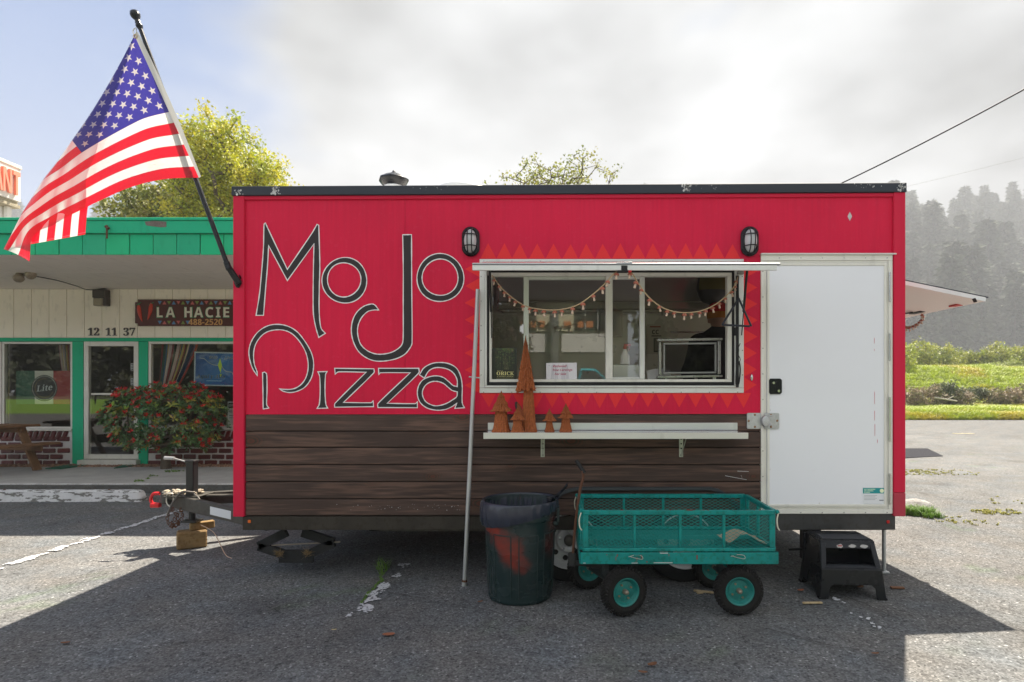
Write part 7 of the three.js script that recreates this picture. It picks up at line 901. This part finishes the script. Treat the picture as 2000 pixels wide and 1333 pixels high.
  // roof sign that stands square to the front
  { const X = gx(40, 12), Z1 = -12, Z0 = -9.75, Y0 = 5.22, Y1 = 5.92, s = thing('roof_sign', 'white roof sign with orange letters at the left edge of the photo', 'sign', V(X, Y0, (Z0 + Z1) / 2)); const bx = (a, b, c, d, e, f, k) => bx2(a, b, c, d, e, f, k), wh = mat([0.72, 0.71, 0.68], 0.5, 0, { map: T.grime });
    wpart('cabinet', [bx(X - 0.32, Y0, Z1, X - 0.004, Y1 - 0.05, Z0, 0.006)], wh, s); wpart('cap', bx(X - 0.34, Y1 - 0.049, Z1 - 0.02, X + 0.012, Y1 + 0.02, Z0 + 0.02, 0.008), mat([0.70, 0.67, 0.60], 0.6, 0, { map: T.grime }), s); wpart('base_rail', [bx(X - 0.34, Y0 - 0.13, Z1 - 0.015, X - 0.02, Y0 - 0.07, Z0 + 0.01, 0.004), bx(X - 0.30, Y0 - 0.07, Z1, X - 0.06, Y0 - 0.001, Z0, 0.004)], mat([0.42, 0.38, 0.28], 0.7, 0, { map: T.worn }), s); for (const z of [Z1 + 0.14, Z1 + 1.6]) wpart('post', [bx(X - 0.17, 3.34, z - 0.05, X - 0.10, Y0 - 0.131, z + 0.05, 0.004), bx(X - 0.28, 3.34, z - 0.05, X - 0.21, Y0 - 0.131, z + 0.05, 0.004)], wh, s);
    const om = mat([0.74, 0.25, 0.17], 0.6), word = 'RESTAURANT'; [...word].forEach((ch, i) => { const g = new TextGeometry(ch, { font: fontS, size: 0.47, depth: 0.05, curveSegments: 4 }); g.computeBoundingBox(); const c = (g.boundingBox.max.x + g.boundingBox.min.x) / 2; g.translate(-c, 0, 0); g.scale(0.47, 1, 1); g.rotateY(Math.PI / 2); g.translate(X + 0.001, Y0 + 0.10, Z1 + 0.14 + (9 - i) * 0.2); wpart('letter', muv(g), om, s); }); }
  // things in the windows
  const cloth = (name, label, px, seed, flip) => { const s = thing(name, label, 'curtain', V(wx(px[0]), 0.8, bz - 0.16)), t = print(512, 64, (c, w, h) => { const r2 = rngOf(seed), pal = ['#8e2c36', '#1d4e74', '#b79a52', '#26331f', '#d2b6a8', '#20618a', '#b73324', '#2a5a54', '#dcc7c4', '#7f1f2a', '#1b3b5e', '#c6ab62']; let x = 0; while (x < w) { const k = 6 + 30 * r2(); c.fillStyle = pal[Math.floor(r2() * pal.length)]; c.fillRect(x, 0, k, h); x += k; } }); const g = new THREE.PlaneGeometry(1, 1, 60, 20), p = g.attributes.position; for (let i = 0; i < p.count; i++) { const u = p.getX(i) + 0.5, v = p.getY(i) + 0.5; const xt = mix(px[0], px[1], u), xb = mix(px[2], px[3], u), k = Math.pow(1 - v, 1.25); p.setXYZ(i, wx(mix(xt, xb, k)), mix(wy(px[5]), wy(px[4]), v), bz - 0.16 + 0.025 * Math.sin(u * 34 + v)); } g.computeVertexNormals(); wpart('cloth', g, mat([0.8, 0.8, 0.8], 0.9, 0, { map: t }), s); };
  cloth('serape_curtain', 'striped serape curtain swept to the left in the window behind the bush', [305, 376, 297, 330, 671, 770], 5); cloth('serape_curtain', 'dark striped curtain at the right edge of the leftmost window', [100, 134, 118, 137, 673, 790], 9);
  { const t = print(512, 340, (c, w, h) => { const g = c.createLinearGradient(0, 0, w, h); g.addColorStop(0, '#123e7c'); g.addColorStop(0.5, '#1766a6'); g.addColorStop(1, '#123f80'); c.fillStyle = g; c.fillRect(0, 0, w, h); const r2 = rngOf(6); c.strokeStyle = 'rgba(150,200,230,0.25)'; for (let i = 0; i < 26; i++) { c.beginPath(); c.ellipse(r2() * w, r2() * h, 20 + 70 * r2(), 8 + 40 * r2(), r2() * 3, 0, 5); c.stroke(); } c.strokeStyle = '#b9b7a0'; c.lineWidth = 5; c.beginPath(); c.moveTo(50, 60); c.lineTo(95, 66); c.bezierCurveTo(140, 110, 180, 140, 250, 130); c.stroke(); c.beginPath(); c.moveTo(270, 140); c.bezierCurveTo(300, 210, 330, 190, 370, 200); c.lineTo(420, 300); c.stroke(); c.fillStyle = '#10182a'; c.font = 'italic bold 40px sans-serif'; c.strokeStyle = '#aab4bd'; c.lineWidth = 2; c.fillText('BUD', 140, 66); c.strokeText('BUD', 140, 66); c.fillText('LIGHT', 290, 68); c.strokeText('LIGHT', 290, 68); c.beginPath(); c.ellipse(360, 55, 100, 32, 0.1, 0, 7); c.stroke(); c.fillStyle = '#b8d418'; c.beginPath(); c.moveTo(250, 56); c.lineTo(270, 130); c.lineTo(258, 215); c.lineTo(230, 130); c.fill(); c.fillRect(248, 220, 22, 28); c.fillStyle = '#0c1226'; c.font = 'italic bold 50px serif'; c.strokeStyle = '#8fa6b8'; c.strokeText('Aqui y Alla', 22, 264); c.fillText('Aqui y Alla', 22, 264); c.fillStyle = '#9fc2d8'; c.fillRect(120, 288, 150, 6); c.strokeStyle = '#c3ccd0'; c.lineWidth = 10; c.strokeRect(4, 4, w - 8, h - 8); }); const s = thing('beer_poster', 'blue poster with a yellow green lure inside the window behind the bush', 'poster', V(wx(424), wy(755), bz - 0.10)); s.rotation.z = -0.02; part('panel', cbox(0.96, 0.62, 0.02, 0, 0.31, 0, 0.004), mat([0.3, 0.3, 0.3], 0.6), s); part('print', quad(0.94, 0.60).translate(0, 0.31, 0.0115), printed(t, 0.4), s); }
  { const t = print(512, 300, (c, w, h) => { c.fillStyle = '#114d39'; c.fillRect(0, 0, w, h); c.fillStyle = '#b9b5ac'; c.fillRect(w * 0.33, 0, w * 0.33, h); c.fillStyle = '#8e1c1a'; c.fillRect(w * 0.66, 0, w * 0.34, h); c.fillStyle = '#0b0b0b'; c.beginPath(); c.arc(w * 0.5, h * 0.52, 118, 0, 7); c.fill(); c.strokeStyle = '#9a9a92'; c.lineWidth = 5; c.beginPath(); c.arc(w * 0.5, h * 0.52, 108, 0, 7); c.stroke(); c.strokeStyle = '#8a6a22'; c.lineWidth = 3; c.beginPath(); c.arc(w * 0.5, h * 0.52, 84, 0.4, 5); c.stroke(); c.fillStyle = '#b7b9bb'; c.font = 'italic bold 74px serif'; c.save(); c.translate(w * 0.5, h * 0.60); c.rotate(-0.10); c.textAlign = 'center'; c.fillText('Lite', 0, 0); c.restore(); }); const s = thing('beer_banner', 'green white and red banner with a black roundel inside the leftmost window', 'banner', V(wx(75), wy(790), bz - 0.12)); part('cloth', quad(1.02, 0.60).translate(0, 0.30, 0.004), printed(t, 0.5), s); part('backing', cbox(1.02, 0.60, 0.006, 0, 0.30, 0, 0.001), mat([0.2, 0.2, 0.2], 0.7), s); }
  { const t = print(128, 256, (c, w, h) => { c.fillStyle = '#c3c6c9'; c.fillRect(0, 0, w, h); c.fillStyle = '#23272c'; c.fillRect(6, 10, 116, 60); c.fillStyle = '#c9ccd0'; c.font = 'bold 40px sans-serif'; c.fillText('OPEN', 10, 54, 108); c.fillStyle = '#3a3f46'; c.font = 'bold 34px sans-serif'; c.fillText('US', 16, 120); c.fillRect(14, 150, 90, 6); c.fillRect(14, 176, 80, 6); }); const s = thing('window_notice', 'small white notice in the window between the bush and the trailer', 'notice', V(wx(452), wy(831), bz - 0.055)); part('card', cbox(0.20, 0.42, 0.004, 0, 0.21, 0, 0.001), mat([0.6, 0.6, 0.6], 0.7), s); part('print', quad(0.19, 0.41).translate(0, 0.21, 0.003), printed(t), s); }
}
// red tipped bush
{
  const zb = 10.15, base = V(gx(322, zb), 0.10, -zb), t = thing('flowering_bush', 'round dark green bush with red new leaves in front of the restaurant window', 'bush', base), r = rngOf(33), C = V(0, 0.86, 0), el = [0.95, 0.58, 0.62], pts = [], leaf = [], red = [];
  for (let i = 0; i < 620; i++) { const d = V(r() - 0.5, r() - 0.5, r() - 0.5).normalize(); if (d.y < -0.82) continue; const k = (0.58 + 0.42 * Math.pow(r(), 0.4)) * (1 + 0.24 * fbm3(d.x * 2.2 + 5, d.y * 2.2, d.z * 2.2, 3)); const sq = 1 / Math.pow(Math.pow(Math.abs(d.x), 3) + Math.pow(Math.abs(d.y), 3) + Math.pow(Math.abs(d.z), 3), 0.333); const p = V(C.x + d.x * el[0] * k * mix(1, sq, 0.5), C.y + d.y * el[1] * k * mix(1, sq, 0.6), C.z + d.z * el[2] * k); pts.push([p, d]); }
  const sk = skeleton(V(), pts.filter((_, i) => i % 5 === 0).map((a) => a[0].clone()), 0.075); part('trunk', [...sk.geo, rod(V(0.02, -0.02, 0), V(0, 0.32, 0), 0.085, 0.06, 12)], bark, t);
  const blade = (out, p, d, len, wid, c, rise) => { const side = V(r() - 0.5, r() - 0.5, r() - 0.5).cross(d).normalize(), u = V().crossVectors(side, d); for (let q = 0; q < 1; q++) { const tip = p.clone().addScaledVector(d, len), m = p.clone().addScaledVector(d, len * 0.55).addScaledVector(u, len * 0.12), a = m.clone().addScaledVector(side, wid), b = m.clone().addScaledVector(side, -wid); tip.addScaledVector(u, -len * 0.1); out.push([p, a, tip, b, m, c]); } };
  const fromWhorl = (list) => { const pos = [], col = []; for (const [p, a, q, b, m, c] of list) { for (const v of [p, a, m, a, q, m, p, m, b, m, q, b]) { pos.push(v.x, v.y, v.z); col.push(...c); } } const g = new THREE.BufferGeometry(); g.setAttribute('position', new THREE.Float32BufferAttribute(pos, 3)); g.setAttribute('color', new THREE.Float32BufferAttribute(col, 3)); g.computeVertexNormals(); return g; };
  for (const [p, d] of pts) { const up = d.clone().multiplyScalar(0.6).add(V(0, 0.55, 0.15)).normalize(), s1 = V(r() - 0.5, r() - 0.5, r() - 0.5).cross(up).normalize(), s2 = V().crossVectors(up, s1), n = 7 + Math.floor(r() * 4), k = 0.7 + 0.6 * r(), yel = r() < 0.14; for (let i = 0; i < n; i++) { const a = i / n * 6.283 + r(), dir = s1.clone().multiplyScalar(Math.cos(a)).addScaledVector(s2, Math.sin(a)).addScaledVector(up, 0.15 + 0.5 * r()).normalize(); blade(leaf, p, dir, 0.075 + 0.05 * r(), 0.017, (yel ? [0.26, 0.25, 0.05] : [0.085, 0.155, 0.055]).map((v) => v * k * (0.8 + 0.4 * r()))); }
    if ((d.y > 0.55 && r() < 0.5) || r() < 0.27) { const b = p.clone().addScaledVector(up, 0.035), m = 6 + Math.floor(r() * 5); for (let i = 0; i < m; i++) { const a = i / m * 6.283, dir = s1.clone().multiplyScalar(Math.cos(a)).addScaledVector(s2, Math.sin(a)).addScaledVector(up, 0.6 + r()).normalize(); blade(red, b, dir, 0.05 + 0.035 * r(), 0.012, [0.60, 0.026, 0.022].map((v) => v * (0.6 + 0.7 * r()))); } } }
  part('crown', fromWhorl(leaf), mat([1, 1, 1], 0.5, 0, { vertexColors: true, transmission: 0.15, thickness: 0 }), t); part('red_leaves', fromWhorl(red), mat([1, 1, 1], 0.5, 0, { vertexColors: true, transmission: 0.2, thickness: 0 }), t);
}
weeds('dry_weeds', 'dry brown weeds at the threshold of the restaurant door', [[G(207, 903, 0.12), 0.2, 10]], 10, 0.12, mat([0.16, 0.10, 0.035], 0.85), 57, 0.008);
{ // picnic table
  const o = thing('picnic_table', 'brown wooden picnic table at the left edge before the brick wall', 'picnic table', V(-9.30, 0.12, -9.55), null, -0.22), u = V(1, 0, 0), L = 1.5;
  for (let i = 0; i < 5; i++) part('top_plank', cbox(0.142, 0.038, L, -0.30 + i * 0.15, 0.735, 0, 0.005), M.wood, o); for (const s of [-1, 1]) { for (let k = 0; k < 2; k++) part('bench_plank', cbox(0.135, 0.038, L, s * (0.60 + k * 0.142), 0.44, 0, 0.005), M.wood, o); }
  for (const z of [-L / 2 + 0.22, L / 2 - 0.22]) { part('beam', [cbox(1.5, 0.09, 0.038, 0, 0.375, z + 0.04, 0.004)], M.wood, o); part('beam', cbox(0.7, 0.09, 0.038, 0, 0.67, z + 0.04, 0.004), M.wood, o); for (const s of [-1, 1]) part('leg', bar(V(s * 0.24, 0.715, z), V(s * 0.60, 0.0, z), 0.038, 0.13, 0.004, V(0, 0, 1)).clone(), M.wood, o); }
}
{ // wheel stop
  const z = 7.83, o = thing('wheel_stop', 'white painted concrete wheel stop in front of the pavement', 'wheel stop', V(gx(130, z), 0, -z)), x0 = gx(-60, z) - o.position.x, x1 = gx(281, z) - o.position.x, n = 60, pr = [[-0.085, 0], [-0.06, 0.125], [-0.035, 0.142], [0.035, 0.142], [0.06, 0.125], [0.085, 0]], pos = [], v = (i, j) => { const t = i / n, e = Math.min(t, 1 - t), k = sstep(0, 0.022, e), x = mix(x0, x1, t), q = pr[j], f = 0.006 * fbm3(x * 8, q[1] * 20, q[0] * 20, 3); return [x, q[1] * mix(0.45, 1, k) + f, q[0] * mix(0.85, 1, k) + f]; };
  for (let i = 0; i < n; i++) for (let j = 0; j < 5; j++) { const a = v(i, j), b = v(i + 1, j), c = v(i + 1, j + 1), d = v(i, j + 1); pos.push(...a, ...b, ...c, ...a, ...c, ...d); } for (const i of [0, n]) for (let j = 1; j < 5; j++) pos.push(...v(i, 0), ...v(i, j), ...v(i, j + 1));
  const g = new THREE.BufferGeometry(); g.setAttribute('position', new THREE.Float32BufferAttribute(pos, 3)); g.computeVertexNormals(); const t = tex(512, 256, (u, w) => { const c = sstep(0.5, 0.62, fb(u, w, 10, 18, 5, 7) + 0.2 * fb(u, w, 60, 60, 2, 9) - 0.12), k = 0.8 + 0.3 * fb(u, w, 6, 6, 4, 3); return [mix(0.60, 0.17, c) * k, mix(0.60, 0.165, c) * k, mix(0.61, 0.155, c) * k]; }, { srgb: true, size: [0.9, 0.45] }); part('block', g, mat([1, 1, 1], 0.9, 0, { map: t, bumpMap: T.fine, bumpScale: 0.004 }), o); part('stake_head', [0.2, 0.8].map((k) => new THREE.CylinderGeometry(0.014, 0.014, 0.008, 10).translate(mix(x0, x1, k), 0.148, 0)), M.rust, o);
}

// ------------------------------------------------------------------ what the windows mirror: the other side of the road, behind the camera
{
  struct('road', bx2(-70, -0.02, 19, 70, 0.90, 27, 0.01), mat([0.05, 0.05, 0.052], 0.9, 0, { map: T.worn }), 'raised road on the far side of the car park, mirrored in the windows');
  { const g = plate([[-19.0, 0.898], [-17.2, 0.002], [-17.2, -0.02], [-19.0, -0.02]], 140, 0); g.rotateY(Math.PI / 2); g.translate(-70, 0, 0); struct('embankment', muv(g), mat([0.13, 0.24, 0.03], 0.95), 'grassy slope up to the road, mirrored in the windows'); }
  struct('verge', bx2(-70, -0.02, 27.02, 70, 0.95, 46, 0.01), mat([0.06, 0.08, 0.025], 0.95), 'grass beyond the road, mirrored in the windows');
  const b = thing('roadside_building', 'building with cream upper wall and white shutters mirrored in the trailer window', 'building', V(1.0, 0.95, 34)), cr = mat([0.72, 0.68, 0.50], 0.7); const wp2 = (n, g, m) => wpart(n, g, m, b);
  wp2('wall', [bx2(-3.2, 0.95, 34, 5.2, 7.9, 42)], mat([0.10, 0.10, 0.075], 0.8)); wp2('cream_panel', bx2(-1.35, 5.75, 33.93, 1.3, 7.8, 33.995, 0.01), cr); wp2('roof', bx2(-3.6, 7.92, 33.4, 5.6, 8.2, 42.5), mat([0.2, 0.19, 0.18], 0.9)); wp2('dark_window', [bx2(1.5, 5.9, 33.94, 4.4, 7.5, 33.99, 0.01)], mat([0.02, 0.03, 0.035], 0.1)); for (const x of [2.1, 3.0, 3.7]) wp2('glazing_bar', bx2(x, 5.9, 33.9, x + 0.07, 7.5, 33.935, 0.005), M.white);
  for (const [x, w] of [[-2.0, 1.4], [0.42, 3.1]]) for (let i = 0; i < 8; i++) wp2('shutter_slat', bx2(x, 4.25 + i * 0.165, 33.9, x + w, 4.40 + i * 0.165, 33.96, 0.01), mat([0.85, 0.85, 0.85], 0.5)); wp2('column', lathe([[0.32, 0.95], [0.32, 7.0], [0, 7.0]], 20).translate(-0.1, 0, 33.4), mat([0.16, 0.17, 0.17], 0.6)); for (const x of [-2.6, -1.9, -1.25, 0.6, 1.5, 2.2]) wp2('orange_panel', bx2(x, 6.0, 33.85, x + 0.5, 6.45, 33.92, 0.01), mat([0.7, 0.25, 0.08], 0.6));
  const dk = [[0.05, 0.065, 0.03], [0.08, 0.085, 0.03], [0.04, 0.05, 0.025]], bro = [[0.075, 0.045, 0.035], [0.06, 0.05, 0.035]];
  tree('roadside_tree', 'reddish brown tree before the cream building, mirrored in the left window pane', V(-3.3, 0.95, 30.5), [[-3.3, 5.2, 30.5, 1.9, 2.6, 1.8]], { n: 120, leaves: 46, len: 0.24, wid: 0.09, spread: 0.6, tones: bro, r0: 0.16, seed: 400, tr: 0.2 });
  const t1 = tree('roadside_tree', 'dark tree across the road, mirrored in the restaurant windows', V(-10, 0.95, 37), [[-10, 6.5, 37, 5.0, 5.0, 3.5], [-12.5, 3.6, 37, 3.2, 3.0, 3], [-7.3, 3.8, 37, 3.2, 3.2, 3]], { n: 170, leaves: 60, len: 0.55, wid: 0.22, spread: 1.0, tones: dk, r0: 0.35, seed: 401, tr: 0.2, group: 'dark trees across the road' });
  [-58, -50.5, -42, -34.5, -26, -18, 10.5, 18, 26, 34, 42].forEach((x, i) => { const c = t1.clone(); c.name = numbered('roadside_tree'); c.position.set(x, 0.95, 37 + (i * 7 % 5)); c.rotation.y = i * 1.3; c.scale.setScalar(0.95 + (i * 3 % 4) * 0.1); scene.add(c); });
  const post = thing('guard_post', 'white guard post beside the road, mirrored in the restaurant window', 'post', V(-7.4, 0.9, 19.4), 'white guard posts beside the road'); part('post', cbox(0.10, 1.0, 0.10, 0, 0.5, 0, 0.01), M.white, post); part('cap', cbox(0.13, 0.04, 0.13, 0, 1.02, 0, 0.01), M.white, post); for (let i = 1; i < 12; i++) { const c = post.clone(); c.name = numbered('guard_post'); c.position.x = -7.4 - i * 1.5; scene.add(c); }
  function vehicle(name, label, cat, at, turn, paint, prof, glassProf, L, bed) {
    const o = thing(name, label, cat, at, null, turn), pm = mat(paint, 0.3, 0, { clearcoat: 0.6, clearcoatRoughness: 0.1 }); const ex = (p, w, bev) => { const g = plate(p, w, -w / 2, bev); return muv(g); };
    part('body', ex(prof, 1.7, 0.06), pm, o); part('cabin', ex(glassProf, 1.44, 0.05), pm, o); const c = glassProf.reduce((a, q) => [a[0] + q[0] / glassProf.length, a[1] + q[1] / glassProf.length], [0, 0]); for (const s of [-1, 1]) { const gp = glassProf.map(([x, y]) => [c[0] + (x - c[0]) * 0.84, c[1] + (y - c[1]) * 0.72]); part('side_window', muv(plate(gp, 0.01, s > 0 ? 0.722 : -0.732)), mat([0.03, 0.035, 0.04], 0.05), o); }
    for (const x of [-L * 0.31, L * 0.31]) for (const s of [-1, 1]) { const w = new THREE.Group(); w.name = 'wheel'; w.position.set(x, 0.34, s * 0.78); o.add(w); const ty = lathe([[0.2, -0.1], [0.32, -0.1], [0.34, -0.05], [0.34, 0.05], [0.32, 0.1], [0.2, 0.1]], 28); ty.rotateX(Math.PI / 2); part('tyre', ty, M.rubber, w); const rm = lathe([[0, 0.06], [0.08, 0.07], [0.19, 0.05], [0.21, 0.1]], 20); rm.rotateX(s * Math.PI / 2); part('rim', rm, M.steel, w); }
    part('bumper', [cbox(0.14, 0.18, 1.72, -L / 2 - 0.02, 0.5, 0, 0.03), cbox(0.14, 0.18, 1.72, L / 2 + 0.02, 0.5, 0, 0.03)], M.steel, o); for (const s of [-1, 1]) { part('headlight', cbox(0.05, 0.14, 0.26, L / 2 - 0.0, 0.78, s * 0.62, 0.02), M.frosted, o); part('tail_light', cbox(0.05, 0.2, 0.14, -L / 2 + 0.0, 0.78, s * 0.72, 0.02), M.redPlastic, o); } return o;
  }
  vehicle('pickup_truck', 'bright cyan pickup truck mirrored at the bottom of the trailer window', 'pickup', V(1.65, 0.905, 22.5), 0, [0.015, 0.55, 0.68], [[-2.35, 0.4], [2.35, 0.4], [2.35, 0.85], [2.2, 0.98], [0.95, 1.05], [-0.5, 1.05], [-0.52, 0.98], [-2.35, 0.98]], [[-0.5, 1.05], [1.05, 1.05], [0.42, 1.68], [-0.36, 1.70]], 4.7);
  vehicle('white_car', 'white estate car mirrored in the leftmost restaurant window', 'car', V(-17.5, 0.905, 24), 0, [0.8, 0.8, 0.8], [[-2.2, 0.35], [2.2, 0.35], [2.2, 0.75], [1.9, 0.92], [0.9, 1.0], [-2.2, 1.0]], [[-2.15, 1.0], [1.0, 1.0], [0.3, 1.55], [-1.95, 1.58]], 4.4);
}

renderer.render(scene, camera);
